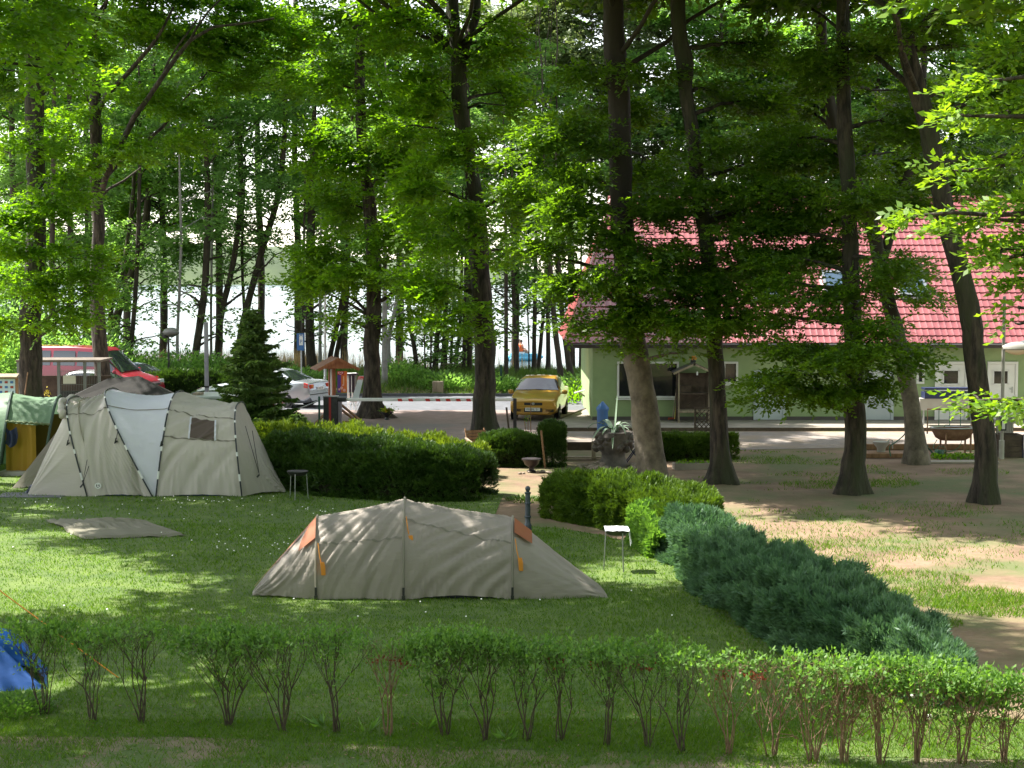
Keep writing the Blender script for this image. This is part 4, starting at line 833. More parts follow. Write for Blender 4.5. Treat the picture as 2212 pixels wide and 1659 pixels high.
# agave in a big stone planter
c = P(1325, 1003, 43.2); t = thing('stone_planter', 'huge goblet shaped stone planter standing on a ring of rocks', 'planter', (c.x, 43.2, 0))
m_stone = mat('grey_field_stone', (0.07, 0.06, 0.055), (0.17, 0.145, 0.13), scale=3, detail=9, rough=0.9, bump=0.8, bscale=7)
vn = lambda a_, z: .05 * noise.noise(Vector((math.cos(a_) * 3, math.sin(a_) * 3, z * 5)))
b = MB(); b.lathe([(.42, 0), (.36, .08), (.30, .22), (.32, .34), (.42, .44), (.47, .58), (.49, .80), (.50, .88), (.44, .90), (.42, .82), (0, .80)], n=28, wob=vn); mkobj('bowl', b, m_stone, t, smooth=True)
b = MB()
rr = random.Random(4)
for i in range(34):
    an = rr.uniform(0, 6.283); z = rr.uniform(.42, .82); r_ = .44 + (z - .42) * .1
    M_ = Matrix.Rotation(an, 4, 'Z'); s_ = rr.uniform(.07, .13)
    b.lathe([(0, -s_), (s_ * .7, -s_ * .6), (s_, 0), (s_ * .7, s_ * .6), (0, s_)], c=(math.cos(an) * r_, math.sin(an) * r_, z), n=8, wob=lambda a_, z_: .2 * noise.noise(Vector((a_, z_ * 9, i))))
mkobj('stones', b, m_stone, t, smooth=True)
ag = thing('agave', 'pale green agave with arching leaves growing in the stone planter', 'plant', (c.x, 43.2, .88))
m_ag = mat('agave_leaf', (0.16, 0.24, 0.15), (0.34, 0.44, 0.32), scale=2, rough=0.5)
b = MB()
for i in range(17):
    an = i * 2.4 + rr.uniform(-.2, .2); Ln = rr.uniform(.5, .85); el = rr.uniform(.5, 1.2)
    if i in (3, 8): Ln = .72; el = 1.45
    d = Vector((math.cos(an), math.sin(an), 0)); sd_ = Vector((-d.y, d.x, 0)); q = []
    drop = 0 if i in (3, 8) else rr.uniform(.5, 1.0)
    for k in range(9):
        s = k / 8; p = d * (Ln * s * math.cos(el) + .04 + drop * .15 * s) + Vector((0, 0, Ln * 1.35 * math.sin(el) * s - drop * Ln * 1.45 * s * s)); w_ = .075 * (1 - s) ** .6 * (.6 + s * 1.1 if s < .4 else 1.04) * (.45 if i in (3, 8) else 1)
        q += [p - sd_ * w_ + Vector((0, 0, .02)), p, p + sd_ * w_ + Vector((0, 0, .02))]
    fs = []
    for k in range(8):
        for j in range(2): fs.append((3 * k + j, 3 * k + j + 1, 3 * k + 4 + j, 3 * k + 3 + j))
    b.add(q, fs)
mkobj('leaves', b, m_ag, ag, smooth='all')
# ring of rocks (separate things)
m_rock = mat('field_rock', (0.16, 0.12, 0.095), (0.34, 0.28, 0.23), scale=5, detail=8, rough=0.9, bump=0.5, bscale=12)
rk = []
for i in range(3):
    b = MB(); b.lathe([(0.001, -.7), (.6, -.55), (.95, -.1), (.9, .35), (.5, .75), (0.001, .85)], n=11, wob=lambda a_, z: .35 * noise.noise(Vector((math.cos(a_) * 1.2 + i * 7, math.sin(a_) * 1.2, z * 1.4)))); rk.append(b)
rock_me = []
for i, b in enumerate(rk):
    o = mkobj('rock', b, m_rock, smooth=True); rock_me.append(o)
rpos = []
for i in range(46):
    an = rr.uniform(0, 6.28); rpos.append((c.x + math.cos(an) * rr.uniform(.5, .95), 42.9 + math.sin(an) * rr.uniform(.35, .8) - .35, rr.uniform(.05, .11)))
for i in range(20): rpos.append((.2 + i * .14 + rr.uniform(-.05, .05), 41.4 + rr.uniform(-.2, .2), rr.uniform(.04, .08)))
rpos += [(P(1372, 1018, 40.9).x + i * .12, 41.3 - i * .05, .12) for i in range(3)]
for i, (x, y, s) in enumerate(rpos):
    o = rock_me[i % 3] if i < 3 else rock_me[i % 3].copy()
    if i >= 3: C.objects.link(o)
    o.location = (x, y, s * .45); o.scale = (s * rr.uniform(.8, 1.4), s, s * rr.uniform(.6, .9)); o.rotation_euler = (0, 0, rr.uniform(0, 6))
    near = x > c.x - 1.1 and y > 41.2
    tag(o, 'rounded brown field rock heaped round the foot of the stone planter' if near and y > 41.6 else 'small brown rock edging the planted bed beside the path', 'rock', 'rocks round the planter bed')
# blue hydrant pillar
p = P(1300, 930, 51.6); t = thing('blue_pillar', 'blue pillar with a conical cap behind the agave', 'pillar', (p.x, 51.2, 0))
m_blue = mat('bright_blue_paint', (0.03, 0.11, 0.30), (0.045, 0.14, 0.36), scale=4, rough=0.45)
b = MB(); b.lathe([(.15, 0), (.15, .06), (.17, .07), (.17, .78), (.18, .80)], n=18); mkobj('body', b, m_blue, t, smooth=True)
b = MB(); b.lathe([(.19, .78), (.20, .84), (.19, .87), (.13, .94), (.07, 1.0), (.03, 1.05), (0, 1.06)], n=18); mkobj('cap', b, m_blue, t, smooth=True)
# dark rail bench beside the planter
p0, p1 = P(1217, 965, 44.5), P(1290, 965, 44.5)
t = thing('timber_rail', 'dark low timber rail left of the stone planter', 'rail', (p0.x, 44.5, 0))
b = MB(); b.box((p1.x / 2 - p0.x / 2, 0, .37), (p1.x - p0.x + .1, .06, .22)); mkobj('beam', b, m_darkwood, t)
for x in (0.05, p1.x - p0.x - .1): b = MB(); b.box((x, -.06, .25), (.11, .08, .52)); mkobj('post', b, m_palewood, t)
b = MB(); b.box((.45, 0, .07), (1.1, .25, .04)); mkobj('plank', b, m_palewood, t)
# blue folding stool behind the pale trunk
p = P(1368, 985, 43.8); t = thing('folding_stool', 'blue metal folding stool half hidden behind the pale trunk', 'stool', (p.x, 43.8, 0))
b = MB()
for s in (-1, 1):
    b.tube([(-.2, s * .16, 0), (.2, s * .16, .55)], .015, n=6); b.tube([(.2, s * .16, 0), (-.2, s * .16, .55)], .015, n=6)
for x in (-.2, .2): b.tube([(x, -.16, .0), (x, .16, .0)], .013, n=6)
mkobj('frame', b, m_navy, t)
b = MB(); b.box((0, 0, .56), (.42, .34, .03)); mkobj('seat', b, m_navy, t)
# white trough with plants
p0 = P(1497, 1015, 42.2); t = thing('planting_trough', 'long white planting trough between pale trunk and flared trunk', 'trough', (p0.x + .05, 42.4, 0))
b = MB(); w_, d_, h_ = 1.05, .32, .16
b.box((0, -d_ / 2, h_ / 2), (w_, .04, h_)); b.box((0, d_ / 2, h_ / 2), (w_, .04, h_)); b.box((-w_ / 2, 0, h_ / 2), (.04, d_ - .04, h_)); b.box((w_ / 2, 0, h_ / 2), (.04, d_ - .04, h_)); b.box((0, 0, .06), (w_ - .04, d_ - .04, .1)); mkobj('trough', b, m_slab, t); t.rotation_euler.z = .2
n = 90; p_ = np.stack([rs.uniform(-.45, .45, n), rs.uniform(-.1, .1, n), rs.uniform(.12, .2, n)], 1); q = quads('plants', leaf_quads(p_, rs.normal(size=(n, 3)) + [0, 0, 1], rs.normal(size=(n, 3)), np.full(n, .08), np.full(n, .04)), lf_oak); q.parent = t
# serving counter with navy bands
a, c = P(1994, 837, 53.6), P(2104, 885, 53.6); t = thing('market_counter', 'counter with two navy blue bands and a grey front before the white doors', 'counter', ((a.x + c.x) / 2, 53.6, .1)); w_ = c.x - a.x
z_ = lambda v: P(0, v, 53.6).z - .1
b = MB(); b.box((0, 0, (z_(837) + z_(841)) / 2), (w_, .5, z_(837) - z_(841))); mkobj('rail', b, m_navy, t)
b = MB(); b.box((0, 0, (z_(846) + z_(860)) / 2), (w_, .5, z_(846) - z_(860))); mkobj('band', b, m_navy, t)
b = MB(); b.box((0, .02, (z_(860) + z_(885)) / 2), (w_ + .3, .5, z_(860) - z_(885))); mkobj('front_panel', b, m_greypanel, t)
for x in (-w_ / 2 + .05, w_ / 2 - .05): b = MB(); b.box((x, .1, z_(841) / 2), (.05, .05, z_(841))); mkobj('leg', b, m_zinc, t)
# wash tub on a rusty stand
a, c = P(2014, 951, 45.5), P(2106, 951, 45.5); t = thing('wash_tub', 'oval metal wash tub on a rusty pipe stand', 'tub', ((a.x + c.x) / 2, 45.6, 0)); w_ = (c.x - a.x) / 2 + .03
zt = P(0, 924, 45.6).z; zb = P(0, 951, 45.6).z
b = MB()
prof = [(0.0, zb), (.55, zb), (.78, zb + .08), (.93, zt - .1), (1.0, zt)]
n = 28; vs = []; 
for r_, z in prof + [(r2 - .03, z2 + (.0 if r2 > .9 else .02)) for r2, z2 in prof[::-1]]:
    for k in range(n): vs.append((math.cos(k * 6.2832 / n) * max(r_, .001) * w_, math.sin(k * 6.2832 / n) * max(r_, .001) * w_ * .55, z))
m_ = len(vs) // n; b.add(vs, [(i * n + k, i * n + (k + 1) % n, (i + 1) * n + (k + 1) % n, (i + 1) * n + k) for i in range(m_ - 1) for k in range(n)])
mkobj('basin', b, m_rust, t, smooth=True)
b = MB(); b.tube([(math.cos(k * 6.2832 / n) * w_ * 1.01, math.sin(k * 6.2832 / n) * w_ * .56, zt) for k in range(n)], .022, n=6, closed=True); mkobj('rim', b, m_metal, t, smooth=True)
for x in (-.26, .42):
    for y in (-.28, .28): b = MB(); b.tube([(x, y, 0), (x, y, zt - .12)], .028, n=6); mkobj('leg', b, m_rust, t)
b = MB(); zr = P(0, 884, 45.9).z
b.tube([(-w_, .35, zt - .2), (-w_, .35, zr), (w_, .35, zr), (w_, .35, zt - .2)], .022, n=6)
mkobj('towel_rail', b, m_rust, t)
b = MB()
for x in (-.3, 0, .3): b.tube([(x, .35, zr), (x, .34, zt - .1)], .012, n=5)
b.tube([(-.2, .2, zt), (-.15, .2, zt + .06), (-.05, .15, zt + .06)], .012, n=5); mkobj('tap', b, mat('green_hose', (.02, .12, .06), rough=.4), t)
m_hose = mat('green_rubber_hose', (0.02, 0.13, 0.07), rough=.4)
def hose(name, label, pts, r=.017):
    t_ = MB(); q = []
    for i in range(len(pts) - 1):
        a_ = pts[max(i - 1, 0)]; b_ = pts[i]; c_ = pts[i + 1]; d_ = pts[min(i + 2, len(pts) - 1)]
        for j in range(6):
            s = j / 6; q.append(0.5 * ((2 * b_) + (-a_ + c_) * s + (2 * a_ - 5 * b_ + 4 * c_ - d_) * s * s + (-a_ + 3 * b_ - 3 * c_ + d_) * s ** 3))
    q.append(pts[-1]); t_.tube(q, r, n=6); return tag(mkobj(name, t_, m_hose, smooth=True), label, 'hose')
hose('garden_hose', 'green hose running from the trunk tap down to the white basin', [P(1957, 921, 44), P(1954, 938, 44), P(1935, 955, 44.2), P(1922, 965, 44.3), P(1924, 986, 44.3)])
hose('garden_hose', 'thin green hose looping under the wash tub', [P(2024, 950, 45.7), P(2016, 968, 45.5), P(2035, 972, 45.3), P(2055, 975, 45.3), P(2072, 965, 45.4), P(2078, 950, 45.6)], r=.01)
# standing tap basin on a plank
p = P(1905, 986, 45.2); t = thing('tap_basin', 'white funnel shaped basin standing on the low timber step', 'basin', (p.x, 45.3, .12))
b = MB(); b.lathe([(.11, 0), (.12, .12), (.22, .24), (.23, .29), (.20, .285), (.02, .2)], n=18); mkobj('bowl', b, m_greypanel, t, smooth=True)
b = MB(); b.tube([(.17, 0, .28), (.22, 0, .34), (.30, 0, .33), (.31, 0, .1)], .018, n=6); mkobj('tap', b, m_metal, t)
a, c = P(1866, 995, 45.0), P(1950, 995, 45.0); b = MB(); b.box(((a.x + c.x) / 2, 45.2, .07), (c.x - a.x, .7, .12)); tag(mkobj('timber_step', b, m_wood, bevel=.01), 'reddish low timber step under the white basin', 'step')
a, c = P(1866, 970, 47.0), P(2120, 970, 47.0); b = MB(); b.box(((a.x + c.x) / 2, 47.0, .09), (c.x - a.x, .12, .16)); tag(mkobj('sleeper_beam', b, m_wood, bevel=.01), 'long reddish sleeper beam behind the wash tub', 'beam')
# watering can
p = P(2027, 988, 45.0); t = thing('watering_can', 'dark green watering can beside the legs of the wash tub', 'watering can', (p.x, 44.9, 0))
m_can = mat('dark_green_plastic', (0.01, 0.06, 0.035), rough=.4)
b = MB(); b.lathe([(.12, 0), (.13, .02), (.13, .2), (.11, .23), (0, .23)], n=16); mkobj('body', b, m_can, t, smooth=True)
b = MB(); b.tube([(-.12, 0, .06), (-.25, 0, .22), (-.33, 0, .30)], [.03, .02, .018], n=8); b.lathe([(.02, 0), (.045, .05), (0, .055)], c=(-.34, 0, .30), n=8); mkobj('spout', b, m_can, t)
b = MB(); b.tube([(-.08, 0, .22), (-.02, 0, .33), (.12, 0, .32), (.18, 0, .2), (.13, 0, .06)], .012, n=6); mkobj('handle', b, m_can, t)
# doormat like slab, corrugated sheet, dark box, pole, concrete slab
p0 = P(2050, 1003, 43.8); b = MB(); b.box((P(2068, 1003, 43.6).x, 43.8, .025), (2.2, .45, .05), rz=.03); tag(mkobj('concrete_slab', b, m_slab, bevel=.01), 'long pale concrete slab lying right of the pale leaning trunk', 'slab')
n = 500; cx = P(2062, 990, 44.6).x; p_ = np.stack([rs.uniform(-.55, .55, n) + cx, rs.uniform(-.22, .22, n) + 44.7, rs.uniform(0, .13, n)], 1); tag(quads('ground_cover', leaf_quads(p_, rs.normal(size=(n, 3)) + [0, 0, .7], rs.normal(size=(n, 3)), np.full(n, .07), np.full(n, .045)), lf_oak), kind='stuff', label='leafy ground cover under the wash tub')
a, c = P(2151, 990, 46.2), P(2188, 990, 46.2); b = MB()
zt_ = P(0, 896, 46.2).z
b.grid(lambda s, t_: (a.x + (c.x - a.x) * s, 46.2 + .018 * math.sin(s * 60), zt_ * t_), 48, 1); b.grid(lambda s, t_: (a.x + (c.x - a.x) * s, 46.24 + .018 * math.sin(s * 60), zt_ * t_), 48, 1)
tag(mkobj('corrugated_sheet', b, m_greypanel, smooth='all'), 'grey corrugated sheet standing right of the last leaning trunk', 'sheet')
a, c = P(2160, 992, 45.0), P(2209, 992, 45.0); t = thing('compost_box', 'dark wooden box standing right of the corrugated sheet', 'box', ((a.x + c.x) / 2, 45.3, 0)); w_ = c.x - a.x
b = MB()
for k in range(4): b.box((0, -.3, .08 + k * .155), (w_, .03, .145)); b.box((0, .3, .08 + k * .155), (w_, .03, .145)); b.box((-w_ / 2, 0, .08 + k * .155), (.03, .57, .145)); b.box((w_ / 2, 0, .08 + k * .155), (.03, .57, .145))
mkobj('boards', b, m_darkwood, t)
b = MB(); b.box((w_ / 2, -.33, .32), (.03, .03, .64)); b.box((-w_ / 2, -.33, .32), (.03, .03, .64)); mkobj('corner_post', b, m_navy, t)
p = P(2163, 993, 44.7); t = thing('electricity_pole', 'thin grey pole with a meter box at the right edge', 'pole', (p.x, 44.7, 0)); zt_ = P(0, 640, 44.7).z
b = MB(); b.tube([(0, 0, -.1), (0, 0, .5), (0, 0, .52), (0, 0, zt_)], [.075, .075, .05, .045], n=10); mkobj('pole', b, m_greypanel, t, smooth=True)
b = MB(); b.box((0, -.09, P(0, 915, 44.7).z), (.16, .1, .36)); mkobj('meter_box', b, m_black, t)
b = MB(); b.box((0, -.143, P(0, 917, 44.7).z), (.08, .01, .22)); mkobj('meter_face', b, m_white, t)
# street lamp reaching in from the right
zl = P(0, 755, 30).z; x_ = P(2195, 0, 30).x
t = thing('street_lamp', 'pale street lamp head hanging in at the right edge', 'lamp', (x_ + 1.2, 30, 0))
b = MB(); b.tube([(0, 0, 0), (0, 0, zl + .1), (-.15, 0, zl + .2), (-.6, 0, zl + .22), (-1.0, 0, zl + .1)], .045, n=8); mkobj('pole', b, m_zinc, t, smooth=True)
b = MB(); b.grid(lambda s, q_: (-1.33 + .62 * s, .14 * math.cos(math.pi * q_) * math.sin(math.pi * (s * .8 + .1)), zl + .01 + .13 * math.sin(math.pi * q_) * math.sin(math.pi * (s * .8 + .14))), 12, 10); mkobj('housing', b, m_greypanel, t, smooth='all')
b = MB(); b.grid(lambda s, q_: (-1.28 + .45 * s, .12 * math.cos(math.pi * q_) * math.sin(math.pi * (s * .8 + .1)), zl + .0 - .10 * math.sin(math.pi * q_) * math.sin(math.pi * (s * .8 + .1))), 12, 10); mkobj('diffuser', b, mat('frosted_cover', (.5, .42, .36), rough=.3), t, smooth='all')
# small potted plants right of the path: pot with canes, urn, stakes
p = P(1139, 972, 46.9); t = thing('potted_rose', 'black plastic pot with three bare canes in front of the pickup', 'potted plant', (p.x, 46.9, 0))
b = MB(); b.lathe([(.12, 0), (.17, .26), (.18, .27), (.155, .25), (0, .24)], n=18); mkobj('pot', b, m_black, t, smooth=True)
b = MB()
for (x, x2, h) in ((-.06, -.08, .85), (0, .02, .95), (.08, .09, 1.35)):
    b.tube([(x, 0, .2), (x + .02, 0, .5), (x2, 0, .8), (x2 + .01, 0, h)], .012, n=5)
mkobj('canes', b, m_wood, t)
n = 30; p_ = rs.normal(size=(n, 3)) * [.06, .05, .06] + [0, 0, .9]; q = quads('leaves', leaf_quads(p_, rs.normal(size=(n, 3)), rs.normal(size=(n, 3)), np.full(n, .05), np.full(n, .03)), lf_oak); q.parent = t
p = P(1148, 1022, 41.6); t = thing('plant_urn', 'dark empty bowl urn on a foot at the edge of the bed', 'urn', (p.x, 41.7, 0))
b = MB(); b.lathe([(.11, 0), (.12, .04), (.06, .07), (.06, .12), (.17, .2), (.21, .30), (.245, .32), (.245, .35), (.2, .345), (.02, .26)], n=20); mkobj('bowl', b, mat('dark_urn', (.03, .022, .025), rough=.45), t, smooth=True)
for (u0, v0, u1, v1, Y, lab, m_) in ((1104, 968, 1094, 880, 47.2, 'thin dark leaning stake in front of the pickup', m_darkwood), (1178, 1016, 1169, 930, 42.5, 'pale wooden stake leaning beside the column thuja', m_wood)):
    a = P(u0, v0, Y); a.z = -.02; c = P(u1, v1, Y); b = MB(); b.tube([a, c], .028, n=6); tag(mkobj('stake', b, m_), lab, 'stake')
# brown garden chair behind the hedge
p = P(1040, 985, 44.5); t = thing('garden_chair', 'brown wooden folding chair at the foot of the big oak', 'chair', (p.x + .05, 44.7, 0), rz=R(20))
b = MB(); b.box((-.12, 0, .36), (.55, .5, .04)); mkobj('seat', b, m_wood, t)
b = MB()
for k in range(4): b.box((-.1, .28 + .03 * k, .46 + k * .085), (.6, .025, .07), rx=-.3)
mkobj('backrest', b, m_wood, t)
for sx in (-.38, .16):
    b = MB(); b.tube([(sx, .24, 0), (sx, -.2, .36)], .022, n=6); b.tube([(sx, -.22, 0), (sx, .2, .36), (sx, .42, .8)], .022, n=6); mkobj('leg', b, m_wood, t)
b = MB(); b.box((.22, .0, .52), (.06, .5, .03), rx=.15); b.box((-.42, .0, .52), (.06, .5, .03), rx=.15); mkobj('armrest', b, m_palewood, t)
# ================================================================ tents
def fabric(name, c, transl=0.22, rough=0.55, crease=(1, 1, 1), b=0.35):
    m, nt, out = new_mat(name); N = nt.nodes; L = nt.links
    p = N.new("ShaderNodeBsdfPrincipled"); p.inputs['Roughness'].default_value = rough; p.inputs['Specular IOR Level'].default_value = .35
    tc = N.new("ShaderNodeTexCoord"); mp = N.new("ShaderNodeMapping"); mp.inputs['Scale'].default_value = crease; mp.inputs['Rotation'].default_value = (0, .7, 0)
    n = N.new("ShaderNodeTexNoise"); n.inputs['Scale'].default_value = 6; n.inputs['Detail'].default_value = 6
    n2 = N.new("ShaderNodeTexNoise"); n2.inputs['Scale'].default_value = 1.4; n2.inputs['Detail'].default_value = 5
    mx = N.new("ShaderNodeMix"); mx.data_type = 'RGBA'; mx.inputs[6].default_value = (*[x * .9 for x in c], 1); mx.inputs[7].default_value = (*[x * 1.06 for x in c], 1)
    L.new(tc.outputs['Object'], mp.inputs[0]); L.new(mp.outputs[0], n.inputs[0]); L.new(tc.outputs['Object'], n2.inputs[0]); L.new(n2.outputs[0], mx.inputs[0])
    bp = N.new("ShaderNodeBump"); bp.inputs['Strength'].default_value = b; bp.inputs['Distance'].default_value = .02; L.new(n.outputs[0], bp.inputs['Height'])
    t = N.new("ShaderNodeBsdfTranslucent"); ms = N.new("ShaderNodeMixShader"); ms.inputs[0].default_value = transl
    L.new(mx.outputs[2], p.inputs['Base Color']); L.new(mx.outputs[2], t.inputs[0]); L.new(bp.outputs[0], p.inputs['Normal'])
    L.new(p.outputs[0], ms.inputs[1]); L.new(t.outputs[0], ms.inputs[2]); L.new(ms.outputs[0], out.inputs[0]); return m
m_beige = fabric('beige_tent_cloth', (0.58, 0.53, 0.485), crease=(1, 1, 4))
m_beige2 = fabric('dusky_beige_tent_cloth', (0.48, 0.435, 0.39), crease=(1, 1, 4))
m_grey = fabric('warm_grey_tent_cloth', (0.34, 0.30, 0.26), crease=(1, 1, 4))
m_whitec = fabric('off_white_tent_cloth', (0.70, 0.70, 0.80), crease=(1, 1, 3))
m_orange = fabric('orange_vent_cloth', (0.33, 0.115, 0.05), b=.15)
m_greenc = fabric('sage_green_tent_cloth', (0.17, 0.27, 0.17), crease=(1, 1, 3))
m_yellowc = fabric('ochre_inner_tent', (0.42, 0.24, 0.03), b=.2)
m_bluec = fabric('blue_tent_cloth', (0.025, 0.11, 0.40), crease=(1, 1, 2))
m_pole = mat('dark_tent_pole', (0.02, 0.025, 0.035), rough=.35)
m_cord = mat('orange_cord', (0.65, 0.25, 0.03), rough=.7)

WRX = 1.9
def sec(s, th, pw=0.78):
    """point on a hoop section: s = (front point, back point, top height, top x shift, top y shift)"""
    f, bk, h, tx, ty = s
    c, sn = math.cos(th), math.sin(th)
    w = (1 - math.copysign(abs(c) ** pw, c)) / 2
    e = abs(sn) ** pw
    return Vector(f) .lerp(Vector(bk), w) + Vector((tx * e, ty * e, h * e))
def skin(s0, s1, n, m, th0=0.0, th1=math.pi, sag=0.05, wr=0.012, seed=0, dirv=(1, .8), pw=.78, lift=None, pw2=None, freq=2.2):
    def fn(a, b_):
        th = th0 + (th1 - th0) * b_
        pw_b = pw2 or pw
        p = sec(s0, th, pw).lerp(sec(s1, th, pw_b), a)
        q0 = sec(s0, th, pw); q1 = sec(s1, th, pw_b)
        cen = (Vector(s0[0]) + Vector(s0[1])) / 2; cen = cen.lerp((Vector(s1[0]) + Vector(s1[1])) / 2, a)
        nrm = (p - cen); nrm.x *= .1; nrm = nrm.normalized() if nrm.length > 1e-4 else Vector((0, 0, 1))
        e = 4 * a * (1 - a)
        d = -sag * e * math.sin(max(th, .02)) 
        L_ = a * (q1 - q0).length; H_ = th / math.pi * 3
        uu = L_ * dirv[0] + H_ * dirv[1]; vv = -L_ * dirv[1] + H_ * dirv[0]
        w = noise.noise(Vector((uu * freq * 4.4, vv * freq * .42, seed * 3.7))) + .4 * noise.noise(Vector((uu * freq * 8, vv * freq * .8, seed * 1.7)))
        w = (1 - abs(w) * 2.6); w = (w - .42) * WRX
        d += wr * w * min(1, e * 3 + .12)
        p = p + nrm * d
        if lift and b_ < .16: p.z += lift * math.sin(math.pi * a) * (1 - b_ / .16)
        return p
    return fn
def hoop_tube(mb, s, r, off=.012, n=40, pw=.78, th0=0, th1=math.pi):
    cen = (Vector(s[0]) + Vector(s[1])) / 2; q = []
    for i in range(n + 1):
        p = sec(s, th0 + (th1 - th0) * i / n, pw); d = (p - cen).normalized(); q.append(p + d * off)
    mb.tube(q, r, n=6)
# ---------------- small tunnel tent
T0 = P(930, 1302, 25.28)
tent = thing('tunnel_tent', 'low warm grey three hoop tunnel tent with orange vents on the lawn', 'tent', (T0.x, 26.0, 0))
def ff(u, Y): return (P(u, 1300, Y).x, Y, 0.0)
h1 = (ff(683, 25.28), ff(690, 26.75), 1.17, .0, .0); h2 = (ff(872, 25.25), ff(878, 26.95), 1.44, 0, 0); h3 = (ff(1107, 25.28), ff(1108, 26.75), 1.16, 0, 0)
e0 = ((P(545, 1297, 25.5).x, 25.50, .03), (P(552, 1297, 25.9).x, 25.95, .02), .05, 0, 0)
e1 = ((P(1313, 1298, 25.42).x, 25.42, .0), (P(1288, 1266, 26.6).x, 26.6, .0), .05, 0, 0)
b = MB()
b.grid(skin(h1, h2, 80, 60, seed=1, dirv=(.75, -.65), sag=.03, wr=.016, lift=.02), 80, 60)
mkobj('left_panel' if False else 'canopy', b, m_grey, tent, smooth='all', world=True)
b = MB(); b.grid(skin(h2, h3, 100, 60, seed=2, dirv=(.55, -.85), sag=.035, wr=.018, lift=.07), 100, 60); mkobj('canopy', b, m_grey, tent, smooth='all', world=True)
b = MB(); b.grid(skin(e0, h1, 50, 50, seed=3, dirv=(.6, -.8), sag=-.02, wr=.014, lift=.02), 50, 50); mkobj('porch', b, m_grey, tent, smooth='all', world=True)
b = MB(); b.grid(skin(h3, e1, 60, 50, seed=4, dirv=(.25, .95), sag=.02, wr=.009), 60, 50); mkobj('porch', b, m_grey, tent, smooth='all', world=True)
for s, nm in ((h1, 0), (h2, 1), (h3, 2)):
    b = MB(); hoop_tube(b, s, .019); mkobj('hoop_sleeve', b, fabric('sleeve_cloth', (.27, .25, .2), b=.1) if nm == 0 else bpy.data.materials['sleeve_cloth'], tent, smooth=True, world=True)
    b = MB(); p = Vector(s[0]); b.box(p + Vector((0, -.03, .09)), (.035, .025, .22)); b.box(p + Vector((0, -.04, .05)), (.05, .02, .05)); mkobj('strap', b, m_black, tent, world=True)
m_seam = mat('seam_tape', (.20, .18, .15), rough=.7)
def seam(fn, b0, b1, parent, a0=.01, a1=.99, n=60, slope=0.0, w=.0045, off=.008):
    b = MB(); vs = []
    for i in range(n + 1):
        a = a0 + (a1 - a0) * i / n; bb = b0 + (b1 - b0) * i / n
        for s in (-w, w): p = fn(a, bb + s); vs.append(p + Vector((0, -off, off * .5)))
    b.add(vs, [(2 * i, 2 * i + 2, 2 * i + 3, 2 * i + 1) for i in range(n)]); mkobj('seam', b, m_seam, parent, smooth='all', world=True)
seam(skin(h1, h2, 80, 60, seed=1, dirv=(.75, -.65), sag=.03, wr=.016, lift=.02), .23, .20, tent)
seam(skin(h2, h3, 100, 60, seed=2, dirv=(.55, -.85), sag=.035, wr=.018, lift=.07), .30, .235, tent)
# orange vents: thin patches lying just outside the end skins
def patch(s0, s1, a0, a1, t0, t1, off, nu=8, nv=8, tri=None, sag=0, seed=0):
    f = skin(s0, s1, 1, 1, sag=sag, wr=0)
    cen = (Vector(s0[0]) + Vector(s0[1])) / 2
    def fn(s, t_):
        aa = a0 + (a1 - a0) * s; tt = t0 + (t1 - t0) * t_
        if tri: aa, tt = tri(s, t_)
        p = f(aa, tt); c_ = Vector((p.x, cen.y, 0)); return p + (p - c_).normalized() * off
    return fn
b = MB(); b.grid(patch(e0, h1, 0, 0, 0, 0, .07, tri=lambda s, t_: (.99 - (.04 + .44 * (1 - t_)) * (1 - s) * (.55 + .45 * (t_)) , .245 + .20 * t_)), 10, 8); mkobj('vent', b, m_orange, tent, smooth='all', world=True)
b = MB(); b.grid(patch(h3, e1, 0, 0, 0, 0, .075, tri=lambda s, t_: (.02 + .19 * s, .29 + .15 * t_)), 10, 8); mkobj('vent', b, m_orange, tent, smooth='all', world=True)
b = MB(); b.grid(patch(e0, h1, .02, .98, .43, .47, .05), 30, 3); mkobj('door_binding', b, m_orange, tent, smooth='all', world=True)
# dark inner floor seen under the lifted hem
b = MB(); b.slab([(h1[0][0] + .05, 25.36), (h3[0][0] - .05, 25.36), (h3[0][0] - .05, 26.7), (h1[0][0] + .05, 26.8)], .012, .07); mkobj('groundsheet', b, mat('navy_groundsheet', (.015, .02, .035), rough=.5), tent, world=True)
# guy line bundles hanging from the hoops
for s, th in ((h1, .75), (h2, 1.0), (h3, .85)):
    p = sec(s, th) + Vector((.04, -.09, 0)); b = MB()
    b.tube([p, p + Vector((.03, -.06, -.20)), p + Vector((.06, -.08, -.32))], .009, n=5)
    q = p + Vector((.07, -.09, -.34)); 
    for k in range(5): b.tube([q + Vector((-.02 + k * .01, 0, .06)), q + Vector((.012 * k - .01, -.012, -.02)), q + Vector((.02 * (k - 2) * .5 + .02, 0, -.14))], .014, n=5)
    mkobj('guy_line', b, m_cord, tent, smooth=True, world=True)
for (u, v, Y, u2, v2) in ((548, 1292, 25.5, 538, 1303), (1300, 1287, 25.5, 1328, 1301), (1280, 1258, 26.6, 1295, 1270)):
    a, c = P(u, v, Y), P(u2, v2, Y); b = MB(); b.tube([a, c], .012, n=5); b.tube([c + Vector((0, 0, .08)), c + Vector((.02, 0, -.02))], .008, n=5); mkobj('peg_strap', b, m_black, tent, world=True)
